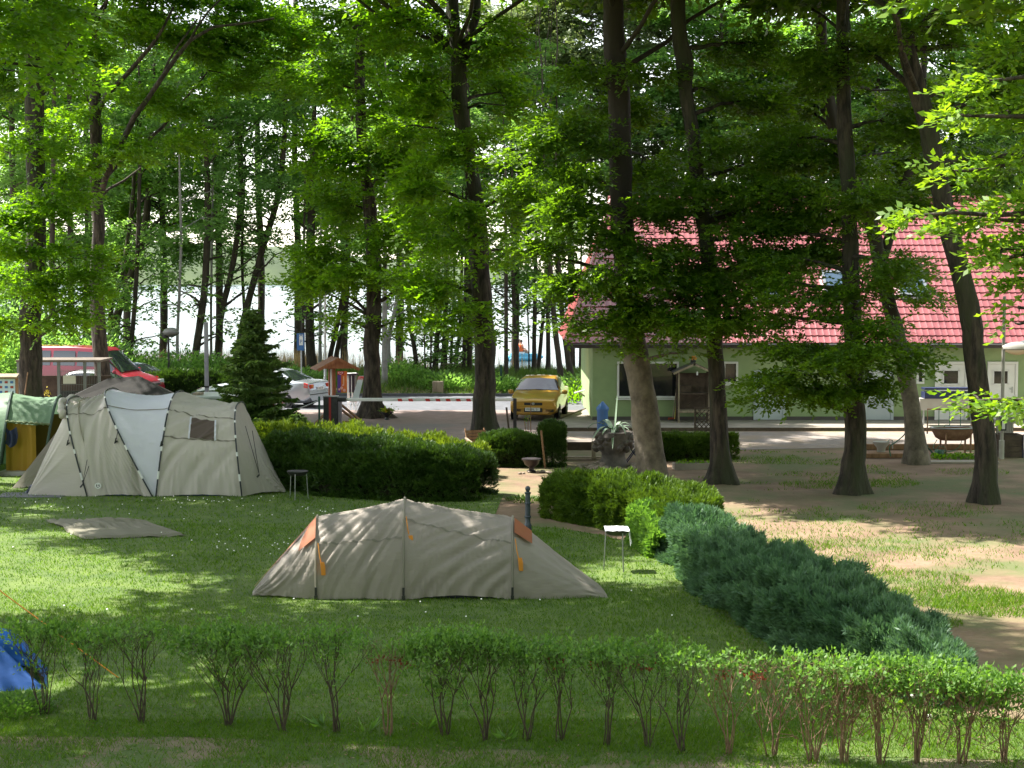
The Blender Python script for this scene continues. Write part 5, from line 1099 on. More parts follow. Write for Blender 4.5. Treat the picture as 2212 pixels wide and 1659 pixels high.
# ---------------- big dome and tunnel tent
BT = P(330, 1075, 37.1); big = thing('family_tent', 'large beige family tent with off white middle panel and brown window', 'tent', (BT.x, 38.5, 0))
YF, YB = 37.1, 40.0
def bx(u, Y=YF): return P(u, 1075, Y).x
A_ = ((bx(189), YF, 0), (bx(175), YB - .1, 0), 2.12, -.55, -.1)
B_ = ((bx(330), YF, 0), (bx(322), YB, 0), 2.30, -1.22, 0)
C_ = ((bx(337), YF, 0), (bx(330), YB, 0), 2.24, .28, 0)
D_ = ((bx(523), YF, 0), (bx(515), YB - .1, 0), 1.98, -.22, 0)
E_ = ((bx(619, 37.9), 37.75, 0.02), (bx(606, 39.2), 39.2, .02), .06, 0, 0)
def bigskin(s0, s1, mats, name, seed, dirv, sag=.10, wr=.03, lift=.05, nu=70, nv=60, label=None, freq=1.7, pw=.62):
    b = MB(); b.grid(skin(s0, s1, nu, nv, seed=seed, dirv=dirv, sag=sag, wr=wr, lift=lift, pw=pw, freq=freq), nu, nv)
    o = mkobj(name, b, mats, big, smooth='all', world=True)
    if label: o['label'] = label
    return o
bigskin(A_, B_, m_beige, 'canopy', 11, (.8, -.5), label='beige left panel of the family tent')
bigskin(B_, C_, m_whitec, 'canopy', 12, (.3, .9), sag=.12, wr=.010, lift=0, label='off white middle panel')
bigskin(C_, D_, m_beige, 'canopy', 13, (.45, -.85), sag=.08, label='beige right panel with the window')
bigskin(D_, E_, m_beige2, 'porch', 14, (.6, .7), sag=.02, wr=.02, label='sloping right end')
for s in (A_, B_, C_, D_):
    b = MB(); hoop_tube(b, s, .017, off=.03, pw=.62, th1=math.pi); o = mkobj('pole', b, m_pole, big, smooth=True, world=True)
    b = MB()
    cen = (Vector(s[0]) + Vector(s[1])) / 2
    for th in (.06, .28, .52, .80, 1.1):
        p = sec(s, th, .62); q = sec(s, th + .05, .62); d = (p - cen).normalized() * .032
        b.tube([p + d, q + d], .024, n=6)
    q_ = mkobj('clip', b, m_white, o); q_.data.transform(Matrix.Translation(-Vector(big.location)))
for s0, s1, sd_, dv, sg_, wr_, t0 in ((A_, B_, 11, (.8, -.5), .10, .03, .29), (B_, C_, 12, (.3, .9), .12, .010, .30), (C_, D_, 13, (.45, -.85), .08, .03, .29)):
    seam(skin(s0, s1, 70, 60, seed=sd_, dirv=dv, sag=sg_, wr=wr_, pw=.62, freq=1.7), t0, t0, big, w=.003, off=.012)
seam(skin(C_, D_, 70, 60, seed=13, dirv=(.45, -.85), sag=.08, wr=.03, pw=.62, freq=1.7), .145, .155, big, w=.003, off=.012)
# doorway wings on the left
pt = lambda th: sec(A_, th, .62)
def tri_panel(foot, th0, th1, name, m_, seed, wr=.03, label=None):
    b = MB(); foot = Vector(foot)
    def fn(s, t_):
        p = foot.lerp(pt(th0 + (th1 - th0) * t_), s ** .85 if s > 0 else 0)
        w = 1 - abs(noise.noise(Vector((s * .8, t_ * 7, seed)))) * 2.4
        return p + Vector((0, -1, .2)) * (wr * w * s * (1.05 - s) * 3)
    b.grid(fn, 50, 30); o = mkobj(name, b, m_, big, smooth='all', world=True)
    if label: o['label'] = label
    return o
tri_panel(P(57, 1074, 37.35), 0.0, 1.02, 'door_wing', m_beige, 21, label='near wing of the open doorway')
tri_panel(P(22, 1060, 38.45), 2.0, 3.14, 'door_wing', m_beige2, 22, label='far wing of the open doorway')
b = MB(); b.grid(lambda s, t_: sec(A_, .02 + (math.pi / 2 - .02) * t_, .62).lerp(sec(A_, math.pi - .02 - (math.pi / 2 - .02) * t_, .62), s) + Vector((.25, 0, 0)), 20, 20); mkobj('inner_tent', b, fabric('cream_inner_cloth', (.36, .32, .25), b=.2), big, smooth='all', world=True)
b = MB(); q = []
for k in range(15): s = k / 14; p = sec(A_, .85 + 1.15 * s, .62); q.append(p + Vector((-.12 + .03 * math.sin(k * 2.1), -.05, -.02 + .05 * math.sin(k * 1.3))))
b.tube(q, [.05 + .035 * abs(math.sin(k * 1.1 + .5)) for k in range(15)], n=10, wob=.5); mkobj('rolled_door', b, m_beige, big, smooth='all', world=True)
# window patch
def bpatch(s0, s1, seed, dirv, sag, wr, a0, a1, t0, t1, off, nu, nv, freq=1.7):
    f = skin(s0, s1, 1, 1, seed=seed, dirv=dirv, sag=sag, wr=wr, pw=.62, freq=freq)
    return lambda s, t_: f(a0 + (a1 - a0) * s, t0 + (t1 - t0) * t_) + Vector((0, -off, off * .2))
b = MB(); b.grid(bpatch(C_, D_, 13, (.45, -.85), .08, .03, .36, .70, .155, .265, .035, 40, 30), 40, 30); mkobj('window', b, fabric('brown_mesh', (.13, .095, .085), b=.2), big, smooth='all', world=True)
for a0 in (.335, .70): b = MB(); b.grid(bpatch(C_, D_, 13, (.45, -.85), .08, .03, a0, a0 + .025, .150, .270, .045, 3, 16), 3, 16); mkobj('window_strip', b, m_whitec, big, smooth='all', world=True)
# round face shaped emblem
pc = P(212, 1044, 37.2)
f_ = skin(A_, B_, 1, 1, seed=11, dirv=(.8, -.5), sag=.10, wr=.03, pw=.62, freq=1.7)
best = min(((f_(a / 40, t_ / 100) - pc).length, a / 40, t_ / 100) for a in range(1, 40) for t_ in range(1, 30)); ec = f_(best[1], best[2])
b = MB(); b.add([ec + Vector((math.cos(k * .3927) * .075, -.035, math.sin(k * .3927) * .07)) for k in range(16)], [tuple(range(16))]); em = mkobj('emblem', b, m_white, big, world=True)
b = MB()
for dx in (-.025, .025): b.add([ec + Vector((dx + math.cos(k * .785) * .013, -.039, .012 + math.sin(k * .785) * .02)) for k in range(8)], [tuple(range(8))])
b.tube([ec + Vector((-.04, -.038, -.012)), ec + Vector((0, -.04, -.04)), ec + Vector((.04, -.038, -.012))], .006, n=4); q_ = mkobj('emblem_mark', b, m_black, em); q_.data.transform(Matrix.Translation(-Vector(big.location)))
# hanging guy bundles and blue floor edge
for (s, th, ln) in ((A_, .55, .0), (B_, .50, .0), (C_, .48, .0)):
    p = sec(s, th, .62) + Vector((0.0, -.05, 0)); b = MB(); b.tube([p, p + Vector((-.03, -.03, -.16))], .008, n=5); b.tube([p + Vector((-.03, -.03, -.14)), p + Vector((-.06, -.04, -.26)), p + Vector((0, -.04, -.2))], .018, n=6); mkobj('guy_line', b, m_black, big, world=True)
b = MB(); b.slab([(bx(120), YF + .12), (bx(515), YF + .12), (bx(515), YB - .2), (bx(150), YB - .2)], .012, .07); mkobj('groundsheet', b, mat('blue_groundsheet', (.02, .05, .22), rough=.5), big, world=True)
for pa, pb, pc_ in ((P(205, 905, 37.4), P(178, 1047, 36.9), P(210, 955, 37.3)), (P(545, 930, 37.6), P(560, 1025, 37.3), P(530, 920, 37.5))):
    b = MB(); b.tube([pa, pb], .007, n=4); b.tube([pc_, pb], .007, n=4); b.tube([pb, pb + Vector((-.05, 0, -.06))], .02, n=5); mkobj('guy_line', b, m_black, big, world=True)
# clothes heap in the doorway
c = P(75, 1066, 37.6); b = MB(); b.grid(lambda s, t_: (c.x - .28 + .6 * s, 37.5 + .6 * t_, .20 * math.sin(math.pi * s) * math.sin(math.pi * t_) * (1 + .8 * noise.noise(Vector((s * 5, t_ * 5, 2)))) + .01), 24, 24)
tag(mkobj('clothes_heap', b, mat('dark_blue_clothes', (.01, .015, .03), (.16, .17, .22), scale=14, rough=.9, lo=.5, hi=.6), smooth='all'), 'heap of dark blue clothes in the doorway of the family tent', 'clothes')
b = MB(); b.box((c.x + .05, 37.3, .014), (1.5, .8, .012)); tag(mkobj('doormat', b, mat('grey_mat', (.13, .13, .15), rough=.9)), 'thin grey mat in front of the open tent doorway', 'mat')
# ---------------- green tunnel tent
gt = thing('green_tent', 'sage green tunnel tent with ochre inner, left of the family tent', 'tent', (P(40, 1035, 40.8).x, 42, 0))
Yg, Yb2 = 40.7, 43.4
g0 = ((-17.5, Yg + .3, 0), (-17.5, Yb2, 0), 1.75, 0, 0); g1 = ((P(-6, 1035, Yg).x, Yg, 0), (P(20, 1035, Yb2).x - .2, Yb2, 0), 1.98, .35, 0); g2 = ((P(92, 1035, Yg).x, Yg, 0), (P(135, 1030, Yb2).x - .2, Yb2, 0), 1.88, .30, 0)
def gs(s0, s1, th0, nm, seed, m_=m_greenc, th1=math.pi):
    b = MB(); b.grid(skin(s0, s1, 1, 1, th0=th0, th1=th1, seed=seed, dirv=(.3, .9), sag=.07, wr=.009, pw=.72), 60, 44); mkobj(nm, b, m_, gt, smooth='all', world=True)
gs(g0, g1, 0, 'canopy', 31); gs(g1, g2, .62, 'canopy', 32)
for s in (g1, g2): b = MB(); hoop_tube(b, s, .035, pw=.72); mkobj('hoop_sleeve', b, mat('dark_green_sleeve', (.03, .06, .045), rough=.6) if s is g1 else bpy.data.materials['dark_green_sleeve'], gt, smooth=True, world=True)
b = MB(); q = []
for k in range(26): s = k / 25; p = sec(g1, .64, .72).lerp(sec(g2, .64, .72), s); q.append(p + Vector((0, -.03, .012 * math.sin(k * 2.3) - .01)))
b.tube(q, [.03 + .012 * math.sin(k * 1.9) for k in range(26)], n=6); mkobj('rolled_door', b, mat('olive_cloth', (.10, .13, .06), rough=.8), gt, smooth='all', world=True)
x0, x1 = g1[0][0], g2[0][0] + .5
b = MB(); b.grid(lambda s, t_: (x0 + .12 + (x1 - x0) * .46 * s, Yg + .35 + .02 * math.sin(s * 20), .12 + 1.35 * t_), 30, 4); mkobj('inner_tent', b, m_yellowc, gt, smooth='all', world=True)
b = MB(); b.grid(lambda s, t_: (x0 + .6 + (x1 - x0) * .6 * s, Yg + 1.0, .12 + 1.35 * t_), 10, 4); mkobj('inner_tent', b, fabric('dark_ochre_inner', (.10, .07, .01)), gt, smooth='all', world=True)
b = MB(); b.box(((x0 + x1) / 2, Yg + 1.1, .06), (x1 - x0, 1.9, .11)); mkobj('groundsheet', b, m_greypanel, gt, world=True)
c = P(20, 930, Yg + .1); b = MB(); b.grid(lambda s, t_: (c.x - .12 + .28 * s + .04 * math.sin(t_ * 3), Yg + .12 + .04 * math.sin(s * 9), c.z + .1 - .42 * t_ - .1 * math.sin(3.14 * s)), 12, 10); tag(mkobj('hanging_jacket', b, m_navy, smooth='all'), 'dark jacket hanging in the door of the green tent', 'jacket')
# ---------------- blue tent corner at the left edge
pb0 = P(98, 1500, 19.6)
bt = thing('blue_tent', 'corner of a bright blue tent behind the leftmost shrub', 'tent', (-5.9, 20.0, 0))
b = MB(); ftx = pb0.x
def bf(s, t_):
    base = Vector((-7.8, 19.3, 0)).lerp(Vector((ftx, 19.75, 0)), s); top = Vector((-8.2, 20.3, 1.05)).lerp(Vector((-6.1, 20.2, .62)), s)
    if s > .8: top = top.lerp(base, ((s - .8) / .2) ** 1.1)
    p = base.lerp(top, t_); return p + Vector((0, -.03, 0)) * (1 - abs(noise.noise(Vector((s * 6 + t_ * 2, t_ * 2, 5)))) * 2) * t_
b.grid(bf, 50, 20); mkobj('canopy', b, m_bluec, bt, smooth='all', world=True)
b = MB(); b.add([(ftx, 19.75, 0), (-6.1, 20.2, .62), (-8.2, 20.3, 1.05), (-8.2, 21.2, 0), (-5.9, 20.9, 0)], [(0, 4, 1), (1, 4, 3, 2)]); mkobj('back_panel', b, m_bluec, bt, world=True)
b = MB(); b.tube([P(-60, 1215, 20.2), P(5, 1280, 20.4), P(278, 1480, 20.3)], .008, n=5); mkobj('guy_line', b, m_cord, bt, world=True)
# ---------------- groundsheet on the lawn
pts = [(100, 1126), (165, 1166), (235, 1164), (320, 1164), (402, 1159), (350, 1140), (285, 1126), (180, 1124)]
b = MB(); q4 = [G(100, 1126), G(180, 1167), G(404, 1160), G(300, 1126)]
def gf(s, t_):
    p = q4[0].lerp(q4[3], s).lerp(q4[1].lerp(q4[2], s), t_); n_ = noise.noise(Vector((s * 7, t_ * 5, 1)))
    edge = min(s, 1 - s, t_, 1 - t_) * 8
    p.x += .07 * noise.noise(Vector((t_ * 4, s * 2, 9))); p.y += .07 * noise.noise(Vector((s * 6, 3, t_ * 2)))
    ridge_ = .07 * math.exp(-((t_ - .10 - .12 * s) / .05) ** 2) * (s > .4) * math.sin(math.pi * min(1, (s - .4) * 1.7))
    return p + Vector((0, 0, .06 + .02 * n_ + .02 * (1 - abs(noise.noise(Vector((s * 14, t_ * 3, 4)))) * 3) * (t_ < .6) + ridge_ - (.035 if edge < .25 else 0)))
b.grid(gf, 90, 50); tag(mkobj('groundsheet', b, fabric('olive_groundsheet', (.16, .15, .11), transl=.0, rough=.8), smooth='all'), 'crumpled olive grey groundsheet spread on the lawn', 'groundsheet')
# ---------------- grills
def grill(name, label, loc, h, r, towel=False, rz=0):
    t = thing(name, label, 'grill', loc, rz)
    b = MB(); b.lathe([(.02, h - .10), (r * .7, h - .085), (r * .95, h - .02), (r, h), (r * .96, h), (r * .9, h - .02), (r * .6, h - .07), (0, h - .075)], n=24); mkobj('bowl', b, m_black, t, smooth=True)
    for k in range(3):
        a_ = 2.09 * k + .4; b = MB(); b.tube([(math.cos(a_) * r * .85, math.sin(a_) * r * .85, h - .04), (math.cos(a_) * r * 1.0, math.sin(a_) * r * 1.0, 0)], .011, n=6); mkobj('leg', b, m_metal, t)
    b = MB()
    for k in range(-4, 5): w_ = math.sqrt(max(0, r * r - (k * .04) ** 2)) * .95; b.tube([(-w_, k * .04, h + .01), (w_, k * .04, h + .01)], .004, n=4)
    mkobj('grate', b, m_gutter, t); return t
p = P(1334, 1240, 27.6); p.z = 0
grill('kettle_grill', 'small black three legged grill under a white towel', (p.x, 27.8, 0), .70, .22, rz=.6)
b = MB()
def tw(s, t_):
    x = -.21 + .5 * s; y = -.2 + .38 * t_; z = .725
    if s > .82: z -= (s - .82) * 1.9 * (.6 + .4 * t_); x = -.21 + .5 * .82 + (s - .82) * .22
    r_ = math.hypot(x, y); z += .025 * math.exp(-r_ * 8) + .012 * noise.noise(Vector((s * 6, t_ * 6, 0)))
    if t_ < .08: z -= .025
    return (p.x + x, 27.8 + y, z)
b.grid(tw, 40, 20); tag(mkobj('towel', b, mat('white_checked_towel', (.72, .73, .76), (.5, .52, .6), scale=12, lo=.55, hi=.6, rough=.9), smooth='all'), 'white towel draped over the small grill', 'towel')
p = P(642, 1080, 36.6); grill('charcoal_grill', 'dark three legged charcoal grill beside the family tent', (p.x, 36.7, 0), .62, .24)
# ---------------- bollard
p = G(1140, 1152); t = tag(mkobj('bollard', MB().lathe([(.075, -.05), (.075, .16), (.065, .18), (.052, .20), (.052, .30), (.066, .31), (.068, .33), (.052, .345), (.050, .56), (.062, .57), (.064, .59), (.05, .60), (.048, .76), (.064, .775), (.066, .79), (.045, .80), (.03, .81), (.045, .84), (.052, .865), (.045, .895), (.02, .915), (0, .918)], n=20), mat('blue_grey_iron', (.035, .045, .06), (.06, .07, .09), scale=8, rough=.4), smooth=True, loc=p), 'dark blue grey cast bollard with a ball top at the path gap', 'bollard')
# ================================================================ hedges and shrubs
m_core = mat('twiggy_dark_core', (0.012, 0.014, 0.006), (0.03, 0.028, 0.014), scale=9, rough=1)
lf_thuja = leafmat('thuja_spray', (0.045, 0.095, 0.014), (0.10, 0.165, 0.022), t=.3, tcol=(1.8, 1.8, .6), rough=.5, spec=.3)
lf_thuja_y = leafmat('sunny_thuja_spray', (0.085, 0.145, 0.018), (0.17, 0.235, 0.03), t=.35, tcol=(1.8, 1.7, .5), rough=.5, spec=.3)
lf_blue = leafmat('blue_green_cypress_spray', (0.048, 0.110, 0.058), (0.14, 0.235, 0.14), t=.3, tcol=(1.5, 1.7, .9), rough=.5, spec=.3)
lf_yew = leafmat('dark_hedge_spray', (0.022, 0.055, 0.012), (0.06, 0.115, 0.02), t=.28, tcol=(1.8, 1.8, .6), rough=.45, spec=.4)
lf_privet = leafmat('privet_leaf', (0.075, 0.165, 0.032), (0.155, 0.27, 0.065), t=.42, tcol=(1.8, 1.9, .7), rough=.5, spec=.25)
def hedge(name, label, spine, lm, n, leaf=.09, asp=.28, seed=1, cat='hedge', per=5, bump=.12, up=.35, wild=0.1, core=True):
    """spine: (x, y, half width, height) along the hedge; sprays grow outwards from the surface of the clipped body"""
    rng = np.random.default_rng(seed); sp = np.array(spine, float)
    seg = np.concatenate([[0], np.cumsum(np.hypot(np.diff(sp[:, 0]), np.diff(sp[:, 1])))]); Ltot = seg[-1]
    root = thing(name, label, cat, (sp[0, 0], sp[0, 1], 0))
    def at(s):
        s = np.clip(s, 0, Ltot); x = np.interp(s, seg, sp[:, 0]); y = np.interp(s, seg, sp[:, 1]); w = np.interp(s, seg, sp[:, 2]); h = np.interp(s, seg, sp[:, 3])
        e = .15; dx = np.interp(np.clip(s + e, 0, Ltot), seg, sp[:, 0]) - np.interp(np.clip(s - e, 0, Ltot), seg, sp[:, 0]); dy = np.interp(np.clip(s + e, 0, Ltot), seg, sp[:, 1]) - np.interp(np.clip(s - e, 0, Ltot), seg, sp[:, 1])
        l = np.hypot(dx, dy) + 1e-9; return x, y, w, h, dx / l, dy / l
    s = rng.uniform(-.25, Ltot + .25, n); th = rng.uniform(-.05, 1.05, n) * math.pi
    x, y, w, h, tx, ty = at(s)
    over = np.maximum(0, np.maximum(-s, s - Ltot)) / .25; shrink = np.sqrt(np.clip(1 - over ** 2, 0, 1)) * .45 + .55
    c, sn = np.cos(th), np.sin(th)
    rad = 1 + bump * (vnoise(s * 1.0 + 50, th * 1.6 + 9, 1.4, seed) * 2 - 1) + wild * (vnoise(s + 20, th * 2, 4.0, seed + 1) * 2 - 1)
    inner = 1 - .22 * rng.random(n) ** 2
    ox = np.sign(c) * np.abs(c) ** .55 * w * rad * shrink * inner; oz = np.clip(np.abs(sn) ** .55 * np.sign(sn) * h * rad * inner * (.85 + .15 * shrink), .02, 9)
    nx, ny = -ty, tx
    es = np.where(s < 0, -1., np.where(s > Ltot, 1., 0.)) * over * .3
    p = np.stack([x + nx * ox + tx * es, y + ny * ox + ty * es, oz], 1)
    outd = np.stack([nx * c + tx * es * 2, ny * c + ty * es * 2, np.maximum(sn, 0) * .9 + up], 1) + rng.normal(size=(n, 3)) * .38
    outd = unit(outd); nr = unit(rng.normal(size=(n, 3))); side = unit(np.cross(outd, nr))
    rv = vnoise(s + 5, th * 2, .8, seed + 4) * .5 + rng.random(n) * .5
    Q = []; RN = []
    for i in range(per):
        t_ = i / per; sg = (1 if i % 2 else -1) * (0 if i == per - 1 else 1)
        L_ = leaf * rng.uniform(.7, 1.25, n)
        Q.append(leaf_quads(p + outd * (leaf * 1.1 * t_), outd + side * sg * .75, nr + .3 * rng.normal(size=(n, 3)), L_, L_ * asp)); RN.append(rv)
    o = quads('foliage', np.concatenate(Q), lm, root, rnd=np.clip(np.concatenate(RN), 0, 1))
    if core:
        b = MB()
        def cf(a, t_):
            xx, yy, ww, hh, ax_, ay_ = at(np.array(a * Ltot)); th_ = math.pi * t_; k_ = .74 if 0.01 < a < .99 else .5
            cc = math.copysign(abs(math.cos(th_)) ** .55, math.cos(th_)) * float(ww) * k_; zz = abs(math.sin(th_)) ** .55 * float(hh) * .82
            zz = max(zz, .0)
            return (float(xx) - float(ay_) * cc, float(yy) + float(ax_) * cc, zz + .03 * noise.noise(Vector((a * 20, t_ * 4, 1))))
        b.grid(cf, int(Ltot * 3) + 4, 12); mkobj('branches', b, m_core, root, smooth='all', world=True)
    return root
# left hedge behind the tents
hedge('clipped_hedge', 'broad dark green clipped hedge between family tent and path gap', [(-5.4, 40.4, .9, 1.05), (-4.6, 39.2, 1.1, 1.08), (-3.6, 38.2, 1.2, 1.1), (-2.4, 37.5, 1.1, 1.08), (-1.4, 37.2, .95, 1.02), (-.85, 37.0, .75, .9)], lf_yew, 34000, leaf=.085, seed=61, asp=.32, bump=.10)
hedge('clipped_hedge', 'yellow green hedge tops behind the dark hedge, below the barrier box', [(-6.2, 43.2, .6, .95), (-4.8, 42.3, .7, 1.0), (-3.6, 41.6, .7, .95), (-2.3, 41.0, .6, .85), (-1.0, 40.6, .5, .75)], lf_thuja_y, 15000, leaf=.10, seed=62, asp=.3, wild=.2)
hedge('low_hedge', 'small low hedge left of the dark urn', [(-.55, 43.3, .45, .75), (.1, 43.2, .5, .80), (.5, 43.2, .42, .72)], lf_yew, 7500, leaf=.07, seed=63)
hedge('box_hedge', 'bright clipped box hedge between the pale trunk and the flared trunk', [(3.95, 44.6, .45, .62), (4.6, 44.7, .5, .66), (5.2, 44.8, .45, .62), (5.75, 44.9, .4, .6)], lf_thuja, 9000, leaf=.07, seed=64)
hedge('dark_hedge_strip', 'far clipped dark hedge left of the lilac grey post', [(-14.2, 66.0, .5, 1.0), (-11, 66.0, .5, 1.0)], lf_yew, 6000, leaf=.12, seed=65)
hedge('column_thuja', 'small upright column thuja beside the pale leaning stake', [(P(1191, 1000, 43).x, 43.0, .24, 1.0), (P(1191, 1000, 43).x + .04, 43.0, .24, 1.0)], lf_yew, 3800, leaf=.07, seed=66, cat='shrub', bump=.15)
# right hedge: green thuja, sunny part, then blue green cypress down to the front
hedge('thuja_hedge', 'green thuja hedge right of the path gap with sunlit yellow green top', [(1.2, 34.2, .60, .84), (1.9, 33.3, .70, .84), (2.65, 32.4, .72, .84), (3.15, 31.3, .70, .84), (3.25, 30.0, .60, .80)], lf_thuja, 30000, leaf=.085, seed=67, wild=.16)
hedge('vine_bush', 'pale yellow green bush beside the small grill', [(2.5, 30.6, .28, .66), (2.65, 29.9, .28, .52), (2.65, 29.3, .22, .36)], lf_privet, 4200, leaf=.09, asp=.75, seed=68, cat='bush', per=3)
hedge('cypress_hedge', 'blue green cypress hedge running from the grill towards the front right', [(3.15, 29.4, .45, .70), (3.28, 28.2, .50, .72), (3.5, 26.5, .58, .72), (3.8, 24.5, .68, .74), (4.13, 22.8, .70, .74), (4.47, 21.2, .62, .72), (4.78, 20, .48, .64), (5.02, 19.3, .30, .5)], lf_blue, 78000, leaf=.085, seed=69, asp=.24, bump=.17, wild=.30, up=.5, per=6)
# ---------------------------------------------------------------- privet row
m_stem = mat('privet_stem', (0.035, 0.027, 0.018), (0.085, 0.062, 0.04), scale=20, rough=.85)
m_stemdry = mat('dry_twig', (0.13, 0.075, 0.045), (0.22, 0.14, 0.09), scale=20, rough=.9)
SH = [ # u, v of the foot, half spread in u, top v, density, dry share, label
 (97, 1545, 95, 1355, 1.1, 0, 'leafy privet in front of the blue tent'),
 (200, 1557, 60, 1362, .8, 0, 'narrow privet just right of the blue tent'),
 (306, 1562, 75, 1355, .7, 0, 'open privet with two forked stems left of the widest one'),
 (493, 1570, 120, 1360, 1.2, 0, 'widest fan shaped privet with flat leafy top'),
 (612, 1582, 90, 1375, .8, 0, 'thin airy privet right of the widest fan shaped one'),
 (730, 1586, 60, 1370, .9, 0, 'upright bundle of privet stems below the left end of the small tent'),
 (842, 1592, 60, 1385, .35, .8, 'half bare brown privet left of the dense one'),
 (962, 1592, 95, 1372, 1.9, .1, 'densest privet, below the middle of the small tent'),
 (1050, 1602, 55, 1388, 1.0, .2, 'privet leaning against the densest one from the right'),
 (1136, 1601, 65, 1392, 1.2, .1, 'full privet with low side twigs under the right end of the small tent'),
 (1209, 1603, 40, 1400, .6, .4, 'single stemmed thin privet with brown leaves'),
 (1309, 1612, 70, 1400, .9, .4, 'wide privet with brown leaf clusters, left of the curved one'),
 (1401, 1617, 62, 1402, .8, .4, 'curved stem privet with reddish dead leaves'),
 (1476, 1626, 55, 1412, .7, .3, 'slim fan privet in the middle of the right half'),
 (1576, 1634, 58, 1425, .5, .6, 'forked nearly leafless privet'),
 (1666, 1636, 62, 1430, .5, .6, 'pale brown fan of bare privet stems'),
 (1756, 1648, 55, 1425, .9, .5, 'thin stemmed privet where the leafy band begins'),
 (1825, 1652, 50, 1430, 1.1, .6, 'privet with yellowish leafy top left of the dandelion'),
 (1900, 1652, 60, 1435, 1.3, .7, 'twiggy privet beside the dandelion heads'),
 (1985, 1650, 65, 1445, 1.4, .8, 'thick tangled privet in front of the hedge end'),
 (2080, 1650, 65, 1460, 1.5, .8, 'tangled brown stemmed privet near the right edge'),
 (2172, 1652, 65, 1475, 1.6, .6, 'last privet at the right edge of the row'),
]
for i, (u, v, su, tv, dn, dry, lab) in enumerate(SH):
    f = G(u, min(v, 1650)); Y = f.y; k_ = px(Y); rr = random.Random(300 + i); rng = np.random.default_rng(300 + i)
    t = thing('privet_shrub', lab, 'shrub', f, group='row of privet shrubs in front')
    H = P(u, tv, Y).z; sx = su * k_
    b = MB(); tips = []; mids = []
    ns = max(3, int(3 + su / 22)) + (3 if i >= 16 else 0); 
    def br(a, d, L_, r, dep):
        q = [a]; dd = d.copy(); n = 4
        for k in range(n):
            dd = (dd + Vector((rr.uniform(-.16, .16), rr.uniform(-.16, .16), rr.uniform(-.02, .12)))).normalized(); q.append(q[-1] + dd * L_ / n)
        q = [p_ if p_.z < H * .99 else Vector((p_.x, p_.y, H * .97 + .02 * rr.random())) for p_ in q]
        b.tube(q, [r * (1 - .45 * k / n) for k in range(n + 1)], n=5 if dep < 2 else 4, cap=False)
        if dep >= 1: mids.append(q[2])
        if dep >= 3 or q[-1].z > H * .93: tips.append(q[-1]); return
        for _ in range(rr.choice((2, 3, 3)) if dep < 2 else rr.choice((2, 3))):
            nd = (dd + Vector((rr.uniform(-.6, .6) * (1 + .3 * (sx > .5)), rr.uniform(-.45, .45), rr.uniform(-.1, .35)))).normalized(); br(q[-1], nd, (H * (.30 if dep == 0 else .22)) * rr.uniform(.7, 1.25), r * .55, dep + 1)
    for k in range(ns):
        a_ = rr.uniform(0, 6.283); tgt = Vector((sx * (-.85 + 1.7 * (k + .5) / ns), rr.uniform(-.18, .18), H)); d = (tgt - Vector((0, 0, 0))).normalized(); d = (d + Vector((0, 0, .35))).normalized()
        br(Vector((math.cos(a_) * .035, math.sin(a_) * .035, -.03)), d, H * rr.uniform(.38, .5), rr.uniform(.008, .0135), 0)
    if i >= 15:
        for _ in range(46 if i > 16 else 22):
            a = Vector((rr.uniform(-.8, .8) * sx, rr.uniform(-.2, .2), H * rr.uniform(.15, .7))); d = Vector((rr.uniform(-.8, .8), rr.uniform(-.5, .5), rr.uniform(.1, 1))).normalized() * rr.uniform(.15, .35)
            b.tube([a, a + d * .5 + Vector((rr.uniform(-.03, .03), 0, .02)), a + d], [.0045, .0035, .002], n=4, cap=False)
    mkobj('stems', b, m_stemdry if dry > .45 else m_stem, t, smooth='all')
    # leaves: flat topped cap + a few lower sprigs
    H *= rr.uniform(.92, 1.06); n = int(112 * dn * su / 60 * rr.uniform(.75, 1.25) * (.95 if i >= 10 else 1))
    xc = rng.uniform(-1, 1, n) * sx * 1.02; yc = rng.normal(size=n) * .13
    zc = H * (1 - np.abs(rng.normal(size=n)) * (.075 if i < 16 else .13) * (1 + .5 * dn)) + .03 * np.sin(xc * 9 + i) - .05 * (np.abs(xc) / sx) ** 3
    if tips:
        tp = np.array(tips); j = rng.integers(0, len(tp), n // 2); xc[:n // 2] = tp[j, 0] + rng.normal(size=n // 2) * .035; yc[:n // 2] = tp[j, 1] + rng.normal(size=n // 2) * .035; zc[:n // 2] = tp[j, 2] + rng.normal(size=n // 2) * .04
    o = np.stack([xc, yc, np.minimum(zc, H * 1.06)], 1)
    mp_ = np.array(mids); m2 = int(n * .35 * (1 + dn)); j = rng.integers(0, len(mp_), m2); o = np.concatenate([o, mp_[j] + rng.normal(size=(m2, 3)) * .06])
    Q = []
    for s_ in range(5):
        m_ = len(o); d = rng.normal(size=(m_, 3)) * .6 + np.array([0, 0, .75]); ln = rng.uniform(.038, .070, m_)
        Q.append(leaf_quads(o + rng.normal(size=(m_, 3)) * .022, d, rng.normal(size=(m_, 3)) * .6 + [0, -.3, 1], ln, ln * .48))
    quads('leaves', np.concatenate(Q), lf_privet, t, local=True)
